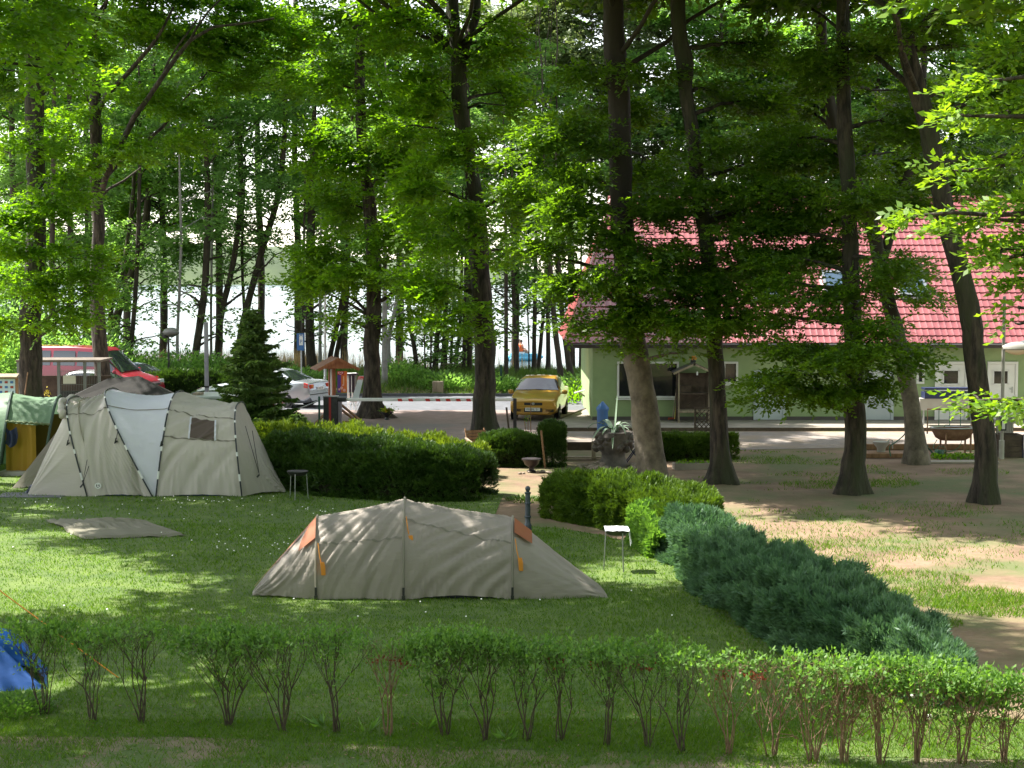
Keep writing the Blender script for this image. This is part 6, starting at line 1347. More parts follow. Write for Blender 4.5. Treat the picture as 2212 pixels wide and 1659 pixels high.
    if dry > .3:
        n = int(90 * dry) if i < 16 else int(260 * dry); c_ = [(rr.uniform(-.8, .8) * sx, rr.uniform(-.1, .1), H * rr.uniform(.78, .86)) for _ in range(3)]
        p_ = np.array([c_[k % 3] for k in range(n)]) + rng.normal(size=(n, 3)) * [.05, .05, .022]; ln = rng.uniform(.03, .05, n)
        if i >= 16: p_ = np.stack([rng.uniform(-1, 1, n) * sx, rng.normal(size=n) * .15, rng.uniform(.3, .8, n) * H], 1)
        q = quads('dead_leaves', leaf_quads(p_, rng.normal(size=(n, 3)), rng.normal(size=(n, 3)), ln, ln * (.6 if i < 16 else .12)), bpy.data.materials['dead_leaf'] if i >= 16 else leafmat('red_dead_leaf', (.16, .03, .015), (.25, .07, .03), t=.3, tcol=(1.3, .7, .5)) if 'red_dead_leaf' not in bpy.data.materials else bpy.data.materials['red_dead_leaf'])
        q.parent = t
# wild plants at the feet
def herb(name, label, u, v, n, r, h, leaf, lm, asp=.35, cat='plant'):
    f = G(u, v); t = thing(name, label, cat, f); rng = np.random.default_rng(int(u + v))
    a_ = rng.random(n) * 6.283; rr_ = r * np.sqrt(rng.random(n)); p_ = np.stack([np.cos(a_) * rr_, np.sin(a_) * rr_, rng.uniform(0, h, n) * (1 - .5 * rr_ / r)], 1)
    d = np.stack([np.cos(a_), np.sin(a_), rng.uniform(.3, 1.6, n)], 1); q = quads('leaves', leaf_quads(p_, d, rng.normal(size=(n, 3)) * .4 + [0, 0, 1], leaf * rng.uniform(.7, 1.2, n), leaf * asp * np.ones(n)), lm); q.parent = t; return t
herb('ground_elder', 'leafy green weeds at the foot of the leftmost privet', 40, 1540, 900, .38, .26, .055, lf_privet, .6)
herb('dock_plant', 'broad leaved dock left of the upright stem bundle', 700, 1570, 7, .05, .04, .22, lf_privet, .28)
herb('dock_plant', 'low dock rosette right of the upright stem bundle', 790, 1580, 9, .06, .03, .17, lf_privet, .3)
herb('dock_plant', 'tall narrow dock left of the densest privet', 923, 1575, 6, .03, .05, .22, lf_privet, .25)
herb('dock_plant', 'dock growing right of the privet leaning on the densest one', 1095, 1600, 10, .07, .05, .17, lf_privet, .3)
herb('chestnut_seedling', 'small broad leaved seedling below the tangled privet', 1935, 1530, 8, .04, .05, .17, lf_young, .45)
herb('iris_clump', 'clump of spiky leaves left of the big oak foot', 1040 - 60, 975, 90, .30, .1, .42, lf_yew, .06)
herb('fern_bush', 'soft feathery bush left of the trellis', 1488, 968, 500, .33, .5, .09, lf_thuja, .25, 'bush')
herb('weed_tuft', 'low green leafy tuft behind the bollard', 1135, 1083, 260, .42, .08, .1, lf_thuja, .4)
herb('bank_bush', 'dark leafy bush beneath the white handrail', 1245, 868, 900, 1.4, .9, .16, lf_oak, .6, 'bush')
herb('ivy_bush', 'green bush at the lake bank right of the pickup', 1250, 856, 900, 1.5, 1.1, .18, lf_far, .6, 'bush')
for (u, v, r, h, n, lab) in ((860, 842, 1.4, 1.5, 900, 'sunny light green bush behind the smooth grey trunk'), (960, 845, 1.5, .9, 700, 'bushy undergrowth below the alder clump'), (1075, 850, 1.0, .9, 500, 'undergrowth right of the big oak on the bank'), (610, 842, 2.0, 1.3, 900, 'undergrowth behind the silver car'), (330, 850, 1.6, 2.0, 1100, 'leafy undergrowth behind the dark blue car'), (400, 842, 1.5, 2.0, 1000, 'leafy undergrowth behind the round lamp'), (450, 842, 1.6, 1.8, 1000, 'leafy undergrowth behind the lilac grey post'), (520, 842, 1.8, 1.8, 900, 'undergrowth left behind the spruce'), (30, 850, 2.5, 4.5, 3000, 'tall leafy thicket at the left edge'), (130, 850, 2.5, 3.2, 1800, 'thicket behind the red van'), (215, 850, 2.0, 3.0, 1500, 'thicket behind the van windscreen')):
    herb('bank_bush', lab, u, v, n * 2, r, h, .19, lf_far, .6, 'bush')
# dandelion clocks
for (u, v, lab) in ((1972, 1502, 'white dandelion clock, the upper one'), (2008, 1548, 'white dandelion clock, the lower one')):
    f = P(u, v, 17.2); b = MB(); b.lathe([(0, -.028), (.02, -.02), (.028, 0), (.02, .02), (0, .028)], c=(0, 0, f.z), n=10); t = thing('dandelion', lab, 'flower', (f.x, 17.2, 0)); mkobj('seed_head', b, mat('seed_fluff', (.7, .7, .66), rough=1, transl=.4), t, smooth=True)
    b = MB(); b.tube([(0, 0, 0), (.01, 0, f.z)], .004, n=4); mkobj('stalk', b, m_stem, t)
# ---------------------------------------------------------------- spruce
def spruce(name, label, x, y, H, R0, seed):
    rng = np.random.default_rng(seed); rr = random.Random(seed); t = thing(name, label, 'tree', (x, y, 0))
    b = MB(); b.tube([(0, 0, -.1), (0, 0, H * .5), (0, 0, H)], [.08, .045, .01], n=8); P_, D_, U_ = [], [], []
    z = .25
    while z < H * .97:
        s = z / H; nb = rr.randint(7, 10); Rz = R0 * (1 - s) ** .95 * rr.uniform(.7, 1.15) + .08; a0 = rr.random() * 6.28
        for k in range(nb):
            a_ = a0 + 6.283 * k / nb + rr.uniform(-.4, .4); L_ = Rz * rr.uniform(.55, 1.2); d = Vector((math.cos(a_), math.sin(a_), 0)); q = []; zj = rr.uniform(-.1, .1); rs0 = rr.uniform(-.1, .25)
            for j in range(7): tt = j / 6; q.append(d * L_ * tt + Vector((0, 0, z + zj + L_ * (rs0 * tt - .32 * tt * tt + .30 * tt ** 3) + (.25 * L_ * tt if s > .8 else 0))))
            b.tube(q, [.014, .012, .01, .009, .007, .005, .003], n=4, cap=False)
            sd_ = Vector((-d.y, d.x, 0)); m_ = max(6, int(L_ * 26))
            for j in range(m_):
                tt = .12 + .88 * j / m_; i0 = min(5, int(tt * 6)); p = q[i0].lerp(q[i0 + 1], tt * 6 - i0)
                for sg in (-1, 1):
                    l2 = L_ * .34 * (1.05 - tt) + .07; dd = d * .75 + sd_ * sg + Vector((0, 0, -.25 + rr.uniform(-.2, .1)))
                    for w in range(max(2, int(l2 / .055))):
                        pp = p + dd.normalized() * (l2 * w / max(2, int(l2 / .055))); P_.append(pp); D_.append(dd + Vector((rr.uniform(-.3, .3), rr.uniform(-.3, .3), rr.uniform(-.2, .2)))); U_.append(tt)
        z += H * .028 * rr.uniform(.7, 1.3)
    mkobj('trunk', b, m_bark3, t); P_ = np.array(P_); D_ = np.array(D_); n = len(P_); ln = rng.uniform(.10, .18, n)
    q = quads('crown', np.concatenate([leaf_quads(P_, D_, rng.normal(size=(n, 3)) * .3 + [0, 0, 1], ln, ln * .42), leaf_quads(P_, D_, rng.normal(size=(n, 3)) * .4 + [1, 0, .2], ln, ln * .38), leaf_quads(P_, D_ * .35 + np.array([0, 0, -.5]) + rng.normal(size=(n, 3)) * .25, rng.normal(size=(n, 3)), ln * .9, ln * .26)]), leafmat('spruce_needles_' + str(seed), (0.065, 0.125, 0.035), (0.16, 0.24, 0.07), t=.35, tcol=(1.6, 1.7, .6), rough=.55, spec=.3), t)
    q.data.transform(Matrix.Translation(Vector(t.location)))
spruce('spruce', 'young bushy spruce between the family tent and the silver car', P(548, 905, 46).x, 46.0, 4.1, 1.62, 71)
spruce('young_spruce', 'small low spruce seedling right of the young bushy spruce', P(640, 915, 44.5).x, 44.6, 1.2, .9, 72)
def lettering(body, size, m, parent, loc, rot, center=True):
    cu = bpy.data.curves.new('lettering', 'FONT'); cu.body = body; cu.size = size; cu.extrude = .001
    if center: cu.align_x = 'CENTER'; cu.align_y = 'CENTER'
    o = bpy.data.objects.new('tmp', cu); C.objects.link(o); dg = bpy.context.evaluated_depsgraph_get(); me = bpy.data.meshes.new_from_object(o.evaluated_get(dg)); bpy.data.objects.remove(o)
    me.materials.clear(); me.materials.append(m); q = bpy.data.objects.new('lettering', me); C.objects.link(q); q.parent = parent; q.location = loc; q.rotation_euler = rot; return q
# ================================================================ vehicles
def paint(name, c, rough=.3, metal=.0): return mat(name, c, rough=rough, metal=metal, coat=.6, spec=.5)
m_tyre = mat('tyre_rubber', (.012, .012, .012), rough=.85)
m_rim = mat('alloy_rim', (.45, .46, .47), rough=.3, metal=.8)
m_carglass = mat('car_glass', (.015, .02, .022), rough=.03, spec=1.0, coat=.5)
m_light = mat('headlamp_glass', (.45, .52, .50), rough=.08, spec=.9)
m_tail = mat('red_tail_lamp', (.42, .02, .015), rough=.15, spec=.8)
m_amber = mat('amber_lamp', (.6, .2, .02), rough=.2)
m_trim = mat('black_trim', (.02, .02, .02), rough=.6)
def ring(st):
    x, zl, zb, zt, wl, wb, wt = st
    h = [(0, zl), (wl * .8, zl), (wl, zl + .10), (max(wl, wb) + .01, (zl + zb) / 2), (wb, zb), (wt + (wb - wt) * .22, zb + (zt - zb) * .78), (wt - .05, zt - .01), (0, zt + .015)]
    return [Vector((x, y, z)) for y, z in h] + [Vector((x, -y, z)) for y, z in h[-2:0:-1]]
def vehicle(name, label, loc, rz, st, pm, wheels, wr, glass, lights, tails, plates, extra=None, cat='car', mirrors=None, track=None, group=None, plate_text=None, hub=True):
    t = thing(name, label, cat, loc, rz, group)
    R_ = [ring(s) for s in st]; n = 14
    b = MB()
    # subdivide stations smoothly in between for round panels
    def S_(s, q):
        i = min(int(s), len(R_) - 2); f = s - i; j = int(q) % n; g_ = q - int(q)
        A = R_[i][j].lerp(R_[i][(j + 1) % n], g_); B = R_[i + 1][j].lerp(R_[i + 1][(j + 1) % n], g_); return A.lerp(B, f)
    vs = [p for r in R_ for p in r]; fs = [(i * n + k, i * n + (k + 1) % n, (i + 1) * n + (k + 1) % n, (i + 1) * n + k) for i in range(len(R_) - 1) for k in range(n)]
    fs.append(tuple(range(n))); fs.append(tuple((len(R_) - 1) * n + k for k in range(n - 1, -1, -1)))
    b.add(vs, fs); body = mkobj('body', b, pm, t, smooth=True, bevel=.03)
    def patch_(s0, s1, q0, q1, off, nu=6, nv=4, b_=None):
        b_ = b_ or MB()
        def fn(a, c):
            s = s0 + (s1 - s0) * a; q = q0 + (q1 - q0) * c; e = .02
            p = S_(s, q); du = S_(min(s + e, len(R_) - 1.001), q) - S_(max(s - e, 0), q); dv = S_(s, q + e) - S_(s, q - e); nn = du.cross(dv)
            nn = nn.normalized() if nn.length > 1e-9 else Vector((0, 0, 1))
            if nn.dot(Vector((0, p.y, p.z - .6))) < 0: nn = -nn
            return p + nn * off
        b_.grid(fn, nu, nv); return b_
    for nm, s0, s1, q0, q1 in glass: mkobj(nm, patch_(s0, s1, q0, q1, .018, 8, 6), m_carglass, t, smooth='all')
    w_ = track
    for wx in wheels:
        for sg in (-1, 1):
            b = MB(); M_ = Matrix.Rotation(math.pi / 2 * -sg, 4, 'X')
            b.lathe([(wr + .05, -.01), (wr + .05, .012), (0, .012)], c=(wx, sg * (w_ + .008), wr), n=24, M=M_); mkobj('wheel_arch', b, m_trim, t)
            b = MB(); b.lathe([(wr * .6, -.16), (wr * .95, -.16), (wr, -.12), (wr, .0), (wr * .95, .035), (wr * .66, .04), (wr * .6, .03)], c=(wx, sg * w_, wr), n=24, M=M_); wh = mkobj('wheel', b, m_tyre, t, smooth=True)
            b = MB(); b.lathe([(wr * .62, .0), (wr * .62, .03), (wr * .52, .03), (wr * .45, .015), (wr * .2, .02), (wr * .12, .035), (0, .035)], c=(wx, sg * w_, wr), n=20, M=M_)
            mkobj('rim', b, m_rim, wh, smooth=True)
    for nm, s0, s1, q0, q1, m_ in lights: mkobj(nm, patch_(s0, s1, q0, q1, .012, 4, 4), m_, t, smooth='all')
    for (nm, c, d, m_) in tails:
        b = MB(); b.box(c, d); mkobj(nm, b, m_, t, bevel=.01)
    for (c, rz_) in plates:
        b = MB(); b.box(c, (.012, .50, .11)); pl = mkobj('number_plate', b, m_white, t)
        if plate_text:
            sg = 1 if c[0] > 0 else -1
            lettering(plate_text, .10, m_trim, pl, (c[0] + sg * .009, c[1], c[2] - .005), (math.pi / 2, 0, math.pi / 2 * sg))
    if mirrors:
        for sg in (-1, 1):
            b = MB(); x, y, z = mirrors; b.lathe([(0, -.10), (.06, -.08), (.085, 0), (.06, .08), (0, .10)], c=(x, sg * (y + .1), z), n=12, M=Matrix.Rotation(math.pi / 2, 4, 'X') @ Matrix.Diagonal((.8, 1, 1, 1))); b.box((x, sg * (y + .02), z - .04), (.05, .1, .04)); mkobj('wing_mirror', b, pm, t, smooth=True)
    return t
m_yel = mat('mustard_gold_paint', (.48, .26, .035), (.53, .29, .04), scale=2, rough=.28, metal=.25, coat=.7)
pst = [(2.02, .30, .60, .66, .60, .68, .60), (1.95, .22, .66, .74, .74, .78, .70), (1.55, .20, .78, .84, .79, .81, .73), (1.0, .20, .86, .93, .80, .82, .75), (.80, .20, .88, .97, .80, .82, .76), (.28, .20, .90, 1.34, .80, .82, .61), (.12, .20, .90, 1.41, .80, .82, .60), (-.45, .20, .90, 1.43, .80, .82, .60), (-.62, .20, .90, 1.41, .80, .82, .60), (-1.0, .20, .92, 1.02, .80, .82, .76), (-1.9, .22, .92, .97, .78, .81, .77), (-2.04, .32, .86, .92, .74, .77, .72)]
pk = vehicle('pickup_car', 'mustard yellow small pickup facing the camera beside the house', (.98, 58.0, .0), R(-97.5), pst, m_yel, (1.28, -1.18), .285,
    [('windscreen', 4.05, 5.05, 5.55, 8.45), ('side_window', 4.5, 7.6, 4.25, 5.35), ('side_window', 4.5, 7.6, 8.65, 9.75)], [], [
     ('headlight', (1.93, .56, .60), (.10, .30, .14), m_light), ('headlight', (1.93, -.56, .60), (.10, .30, .14), m_light),
     ('grille', (2.0, 0, .60), (.06, .62, .09), m_trim), ('lower_grille', (2.02, 0, .40), (.06, .62, .15), m_trim),
     ('fog_lamp', (1.98, .55, .38), (.08, .28, .10), m_trim), ('fog_lamp', (1.98, -.55, .38), (.08, .28, .10), m_trim), ('bumper', (1.99, 0, .49), (.12, 1.50, .10), m_yel)],
    [((2.055, -.02, .42), 0)], mirrors=(.72, .84, .92), track=.80, plate_text='PM-ML 51')
b = MB(); b.lathe([(0, 0), (.05, 0), (.045, .012), (0, .016)], c=(2.03, 0, .61), n=14, M=Matrix.Rotation(math.pi / 2, 4, 'Y')); mkobj('badge', b, m_metal, pk)
b = MB(); b.tube([(.86, .3, .985), (.70, -.25, 1.03)], .008, n=4); b.tube([(.88, -.2, .985), (.74, -.68, 1.0)], .008, n=4); mkobj('wiper', b, m_trim, pk)
b = MB()
for (x, y, s) in ((1.35, .18, .07), (1.42, .30, .05), (1.5, .12, .03)): b.add([(x + math.cos(k * 1.257) * s * (.5 if k % 2 else 1), y + math.sin(k * 1.257 * 1) * s, .905 - (x - 1.0) * .13) for k in range(5)], [tuple(range(5))])
mkobj('fallen_leaf', b, m_trim, pk)
# silver saloon seen from behind
m_sil = mat('silver_paint', (.30, .33, .37), (.34, .37, .41), scale=2, rough=.25, metal=.55, coat=.7)
sst = [(2.3, .30, .55, .60, .55, .66, .58), (2.2, .20, .62, .70, .76, .80, .70), (1.7, .18, .74, .82, .84, .85, .76), (1.05, .18, .84, .92, .86, .87, .78), (.9, .18, .86, .96, .86, .87, .78), (.25, .18, .90, 1.36, .86, .87, .60), (.0, .18, .90, 1.41, .86, .87, .60), (-.6, .18, .92, 1.41, .86, .87, .60), (-.95, .18, .93, 1.34, .86, .87, .58), (-1.6, .18, .95, 1.02, .86, .87, .74), (-2.05, .20, .95, 1.0, .85, .86, .74), (-2.22, .26, .90, .95, .80, .82, .70), (-2.3, .32, .60, .66, .74, .78, .72)]
def saloon(label, loc, rz, pm, name='saloon_car'):
    return vehicle(name, label, loc, rz, sst, pm, (1.42, -1.28), .30,
      [('windscreen', 4.05, 5.05, 5.6, 8.4), ('rear_window', 8.0, 8.98, 5.7, 8.3), ('side_window', 4.7, 8.2, 4.3, 5.35), ('side_window', 4.7, 8.2, 8.65, 9.7)],
      [('tail_lamp', 10.1, 11.0, 3.55, 4.3, m_tail), ('tail_lamp', 10.1, 11.0, 9.7, 10.45, m_tail), ('headlight', .3, 1.5, 3.6, 4.3, m_light), ('headlight', .3, 1.5, 9.7, 10.4, m_light)],
      [('tail_lamp', (-2.24, .62, .80), (.07, .30, .17), m_tail), ('tail_lamp', (-2.24, -.62, .80), (.07, .30, .17), m_tail), ('amber_lamp', (-2.26, .60, .82), (.07, .12, .08), m_amber), ('bumper_strip', (-2.30, 0, .52), (.05, 1.55, .03), m_trim), ('door_seam', (-.25, -.873, .62), (.012, .012, .55), m_trim), ('door_seam', (.75, -.873, .60), (.012, .012, .5), m_trim), ('door_handle', (-.05, -.885, .80), (.16, .03, .03), m_trim)],
      [((-2.30, 0, .73), 0)], mirrors=(.78, .86, .95), track=.84, plate_text='B-EZ 20')
sc_ = saloon('silver saloon car parked behind the spruce, rear towards the ice cream stand', (-9.25, 62.9, 0), R(157), m_sil)
saloon('silver estate roof seen through the wire fence, in front of the van', (-16.0, 61.7, 0), R(176), mat('light_silver_paint', (.5, .52, .53), rough=.3, metal=.5, coat=.6))
saloon('dark blue car with red tail lamps beyond the van bonnet', (-15.75, 67.0, 0), R(162), mat('midnight_blue_paint', (.012, .02, .07), rough=.2, metal=.3, coat=.8))
saloon('dark red car at the extreme left edge behind the info board', (-20.75, 62.5, 0), R(-6), mat('wine_red_paint', (.30, .015, .04), rough=.25, coat=.7))
saloon('white car glimpsed low between the family tent and the spruce', (-9.6, 52.6, 0), R(178), mat('white_car_paint', (.72, .74, .76), rough=.25, coat=.7))
m_van = mat('crimson_paint', (.20, .008, .022), (.24, .010, .028), scale=2, rough=.3, coat=.6)
vst = [(2.55, .36, .62, .66, .70, .78, .70), (2.45, .28, .78, .86, .88, .92, .82), (2.0, .26, .98, 1.06, .93, .95, .86), (1.62, .26, 1.06, 1.16, .94, .96, .86), (1.55, .26, 1.08, 1.20, .94, .96, .86), (.75, .26, 1.12, 2.02, .94, .96, .76), (.55, .26, 1.14, 2.14, .94, .96, .76), (-.6, .26, 1.16, 2.20, .94, .96, .78), (-2.3, .26, 1.16, 2.20, .94, .96, .78), (-2.5, .30, 1.12, 2.12, .92, .94, .76), (-2.56, .36, 1.1, 2.0, .90, .92, .74)]
vehicle('van', 'large crimson red van parked behind the two left trees', (-16.15, 64.4, 0), R(-13), vst, m_van, (1.75, -1.55), .34,
    [('windscreen', 4.05, 4.98, 5.55, 8.45), ('side_window', 4.35, 5.45, 8.7, 9.75), ('side_window', 6.0, 6.72, 8.75, 9.62), ('side_window', 6.80, 7.40, 8.75, 9.62), ('side_window', 7.47, 7.92, 8.75, 9.62), ('side_window', 4.35, 5.45, 4.25, 5.3)], [],
    [('headlight', (2.40, -.72, .80), (.16, .34, .20), m_light), ('headlight', (2.40, .72, .80), (.16, .34, .20), m_light), ('grille', (2.50, 0, .70), (.06, .9, .16), m_trim), ('bumper', (2.50, 0, .42), (.14, 1.7, .18), m_trim), ('side_strip', (-.3, -.965, .72), (3.6, .02, .06), m_trim), ('door_seam', (.55, -.968, .8), (.012, .012, .9), m_trim), ('air_slot', (2.15, -.55, 1.04), (.22, .12, .02), m_trim)],
    [], cat='van', mirrors=(1.35, .98, 1.25), track=.92)
# trailer with pale flat lid beside the white car
a, c = P(405, 860, 47), P(500, 860, 47); t = thing('trailer', 'pale grey flat lidded trailer behind the family tent', 'trailer', ((a.x + c.x) / 2 + .1, 47.6, 0)); w_ = c.x - a.x
b = MB(); b.box((0, 0, 1.05), (w_ - .1, 1.5, .75)); mkobj('body', b, m_greypanel, t, bevel=.03)
b = MB(); b.box((0, 0, 1.50), (w_ + .1, 1.65, .10)); mkobj('lid', b, mat('pale_lid', (.55, .58, .58), rough=.35), t, bevel=.03)
b = MB(); b.box((-.45, -.4, 1.58), (.22, .5, .07)); mkobj('box', b, m_palewood, t)
for sx in (-.3,): 
    for sy in (-.6, .6): b = MB(); b.lathe([(.3, -.08), (.32, 0), (.3, .08), (0, .08)], c=(sx, sy, .32), n=20, M=Matrix.Rotation(math.pi / 2, 4, 'X')); mkobj('wheel', b, m_tyre, t)
# ================================================================ ice cream stand
Y0 = 55.2; bs = P(724, 915, Y0); t = thing('notice_stand', 'brown roofed wooden notice stand with an ice cream banner', 'stand', (bs.x, 55.4, 0), rz=R(16))
m_red_wood = mat('red_brown_wood', (.25, .075, .03), (.36, .13, .055), scale=3, rough=.7, bump=.3, bscale=18, stretch=(5, 5, .7))
m_shing = mat('brown_shingles', (.16, .075, .05), (.27, .14, .10), scale=6, rough=.85, bump=.4)
b = MB()
for s in (-1, 1):
    for r in range(6):
        w_ = .70 / 6; x = s * (.05 + w_ * r + w_ / 2); z = 2.20 - (.05 + w_ * r + w_ / 2) * .52 + .012
        b.box((x, 0, z), (w_ + .03, 1.25, .022), ry=s * (.48 + .06))
mkobj('roof', b, m_shing, t)
b = MB()
for s in (-1, 1): b.box((s * .33, -.64, 2.0), (.80, .03, .09), ry=s * .48); b.box((s * .33, .64, 2.0), (.80, .03, .09), ry=s * .48)
b.add([(-.6, -.60, 1.86), (.6, -.60, 1.86), (0, -.60, 2.16)], [(0, 1, 2)]); b.add([(-.6, .60, 1.86), (.6, .60, 1.86), (0, .60, 2.16)], [(0, 2, 1)])
mkobj('gable', b, m_red_wood, t)
for y in (-.35, .35): b = MB(); b.box((-.12, y, 1.0), (.11, .11, 2.0)); mkobj('post', b, m_red_wood, t)
b = MB(); b.box((-.12, 0, 1.25), (.03, .6, 1.1)); mkobj('board', b, m_greypanel, t)
for (x0, x1, z1) in ((-.75, -.15, .62), (.85, .0, .75)):
    b = MB(); b.tube([(x0, -.36, .03), (x1, -.36, z1)], .045, n=4); mkobj('brace', b, m_wood, t)
b = MB(); b.tube([(.75, .30, .03), (.0, .30, .62)], .045, n=4); mkobj('brace', b, m_wood, t)
b = MB(); b.box((0, -.36, .06), (1.5, .09, .09)); mkobj('sole_beam', b, m_wood, t)
# ice cream banner
def flag(name, pts, Y, m_, parent, off=0):
    b = MB(); b.add([P(u, v, Y) - Vector((0, off, 0)) for u, v in pts] + [P(u, v, Y) - Vector((0, off - .012, 0)) for u, v in pts], [tuple(range(len(pts))), tuple(range(2 * len(pts) - 1, len(pts) - 1, -1))] + [(i, i + len(pts), (i + 1) % len(pts) + len(pts), (i + 1) % len(pts)) for i in range(len(pts))]); return mkobj(name, b, m_, parent, world=parent is not None)
Yb = 54.7; ban = thing('ice_cream_banner', 'orange and purple ice cream banner with a heart emblem on the stand', 'banner', P(739, 848, Yb))
flag('banner', [(729, 802), (749.5, 802), (749.5, 848), (729, 848)], Yb, mat('orange_print', (.62, .11, .02), (.70, .16, .02), scale=6, rough=.5), ban)
flag('purple_stripe', [(729, 810), (736.5, 810), (736.5, 848), (729, 848)], Yb, mat('purple_print', (.10, .03, .22), rough=.5), ban, .016)
flag('header', [(729, 802), (743, 802), (743, 810), (729, 810)], Yb, mat('red_print', (.50, .02, .03), rough=.5), ban, .016)
b = MB(); hp_ = []
for k in range(24):
    a = k * 6.2832 / 24; hx = 16 * math.sin(a) ** 3; hz = 13 * math.cos(a) - 5 * math.cos(2 * a) - 2 * math.cos(3 * a) - math.cos(4 * a); hp_.append(P(735.8, 806, Yb) + Vector((hx * .0048, -.03, hz * .0030)))
b.tube(hp_, .010, n=5, closed=True); mkobj('emblem', b, mat('pale_pink_line', (.75, .45, .45), rough=.5), ban, world=True)
b = MB()
for (u, v, r_) in ((738, 838, .05), (733, 841, .035), (744, 843, .05), (741, 832, .03)): b.lathe([(0, 0), (r_, .004), (0, .008)], c=P(u, v, Yb) + Vector((0, -.02, 0)), n=9, M=Matrix.Rotation(math.pi / 2, 4, 'X'))
mkobj('printed_sundae', b, mat('pink_white_print', (.75, .35, .3), rough=.5), ban, world=True)
m_cream = mat('cream_print', (.8, .6, .4), rough=.5)
# vertical lettering band on the banner (illegible in the photograph): plain pale strokes
b = MB()
for k in range(9): b.box(P(742.5, 814 + k * 2.2, Yb) + Vector((0, -.016, 0)), (.035, .004, .02))
mkobj('lettering', b, m_cream, ban, world=True)
# wire rack with dark drum, leaning price board, umbrella foot
p = P(762, 862, 60.5); t = thing('wire_rack', 'white wire rack with a dark drum behind the ice cream banner', 'rack', (p.x, 60.3, 0)); H_ = P(0, 806, 60.3).z
b = MB()
for k in range(8): a = k * .785; b.tube([(math.cos(a) * .17, math.sin(a) * .17, 0), (math.cos(a) * .17, math.sin(a) * .17, H_)], .008, n=4)
for z in (.35, H_): b.tube([(math.cos(k * .52) * .17, math.sin(k * .52) * .17, z) for k in range(12)], .01, n=4, closed=True)
mkobj('frame', b, m_white, t)
b = MB(); b.lathe([(.15, H_ * .5), (.15, H_ - .08), (.23, H_ - .06), (.23, H_ - .01), (0, H_ - .01)], n=18); mkobj('drum', b, mat('dark_plum', (.03, .015, .03), rough=.5), t)
b = MB(); b.lathe([(.178, .40), (.178, .44)], n=18); mkobj('yellow_band', b, m_amber, t)
Yb = 59.0; br_ = thing('price_board', 'white leaning price board with a red header left of the broad footed tree', 'sign', P(765, 863, Yb))
m_wboard = mat('white_board', (.55, .60, .62), rough=.5)
def leanboard(pts, m_, nm, off=0):
    b = MB(); q = [P(u, v, Yb + dy) for u, v, dy in pts]; nn = Vector((0, -1, .25)).normalized(); q = [x + nn * off for x in q]; b.add(q + [x - nn * .02 for x in q], [(0, 1, 2, 3), (7, 6, 5, 4), (0, 4, 5, 1), (1, 5, 6, 2), (2, 6, 7, 3), (3, 7, 4, 0)]); return mkobj(nm, b, m_, br_, world=True)
leanboard([(760, 863, 0), (774, 863, 0), (786, 812, .3), (775, 812, .3)], m_wboard, 'board')
hd = leanboard([(771.5, 823, .25), (783.5, 823, .25), (786, 813, .3), (774, 813, .3)], mat('signal_red', (.6, .03, .04), rough=.5), 'header', .012)
lettering('Eis', .15, m_white, hd, P(774, 820.5, Yb + .25) + Vector((0, -.03, .0)) - Vector(br_.location), (R(80), 0, 0), False)
b = MB()
for dx in (0, .25): b.tube([P(757, 878, Yb) + Vector((dx, 0, 0)), P(762, 866, Yb) + Vector((dx, 0, 0))], .012, n=4); b.tube([P(766, 878, Yb) + Vector((dx, 0, 0)), P(762, 866, Yb) + Vector((dx, 0, 0))], .012, n=4)
mkobj('foot', b, m_white, br_, world=True)
# flower bowl
p = P(836, 897, 56.6); t = thing('flower_bowl', 'bowl of yellow and purple pansies at the foot of the broad footed tree', 'flower bowl', (p.x, 56.6, 0))
b = MB(); b.lathe([(.10, 0), (.08, .05), (.06, .1), (.13, .18), (.20, .26), (.205, .28), (.17, .27), (0, .25)], n=16); mkobj('bowl', b, m_black, t, smooth=True)
for nm, cc, k_, sd in (('yellow_flowers', (.65, .45, .02), 60, -.06), ('purple_flowers', (.25, .03, .10), 50, .08)):
    q = quads(nm, leaf_quads(rs.normal(size=(k_, 3)) * [.05, .05, .03] + [sd, -.02, .34], rs.normal(size=(k_, 3)), rs.normal(size=(k_, 3)), np.full(k_, .06), np.full(k_, .06)), mat(nm, cc, rough=.6), t, local=True)
quads('leaves', leaf_quads(rs.normal(size=(160, 3)) * [.12, .1, .05] + [.03, 0, .33], rs.normal(size=(160, 3)), rs.normal(size=(160, 3)), np.full(160, .08), np.full(160, .04)), lf_oak, t, local=True)
# ================================================================ barrier
p = P(715, 928, 53.3); t = thing('barrier', 'black barrier box with a long white boom marked by red flashes', 'barrier', (p.x, 53.5, 0)); H_ = P(0, 857, 53.4).z
b = MB(); b.box((-.02, 0, H_ / 2), (.45, .38, H_)); mkobj('cabinet', b, m_black, t, bevel=.02)
b = MB(); b.box((.27, .02, H_ / 2 - .05), (.11, .34, H_ - .1)); mkobj('side_cover', b, mat('mauve_grey_paint', (.16, .14, .16), rough=.5), t, bevel=.01)
b = MB(); b.box((-.02, 0, H_ + .012), (.48, .41, .024)); mkobj('lid', b, m_zinc, t)
b = MB(); b.box((-.03, -.193, H_ / 2), (.07, .012, H_ - .02)); mkobj('red_stripe', b, mat('dark_red_band', (.28, .02, .02), rough=.5), t)
zb_ = P(0, 863.5, 53.4).z; b = MB(); b.box((.32, -.05, zb_), (.32, .2, .13)); mkobj('boom_mount', b, m_black, t, bevel=.01)
x_end = P(1109, 863, 53.4).x - p.x; b = MB(); b.box(((x_end + .48) / 2, -.05, zb_), (x_end - .48, .06, .105)); mkobj('boom', b, m_white, t, bevel=.02)
b = MB()
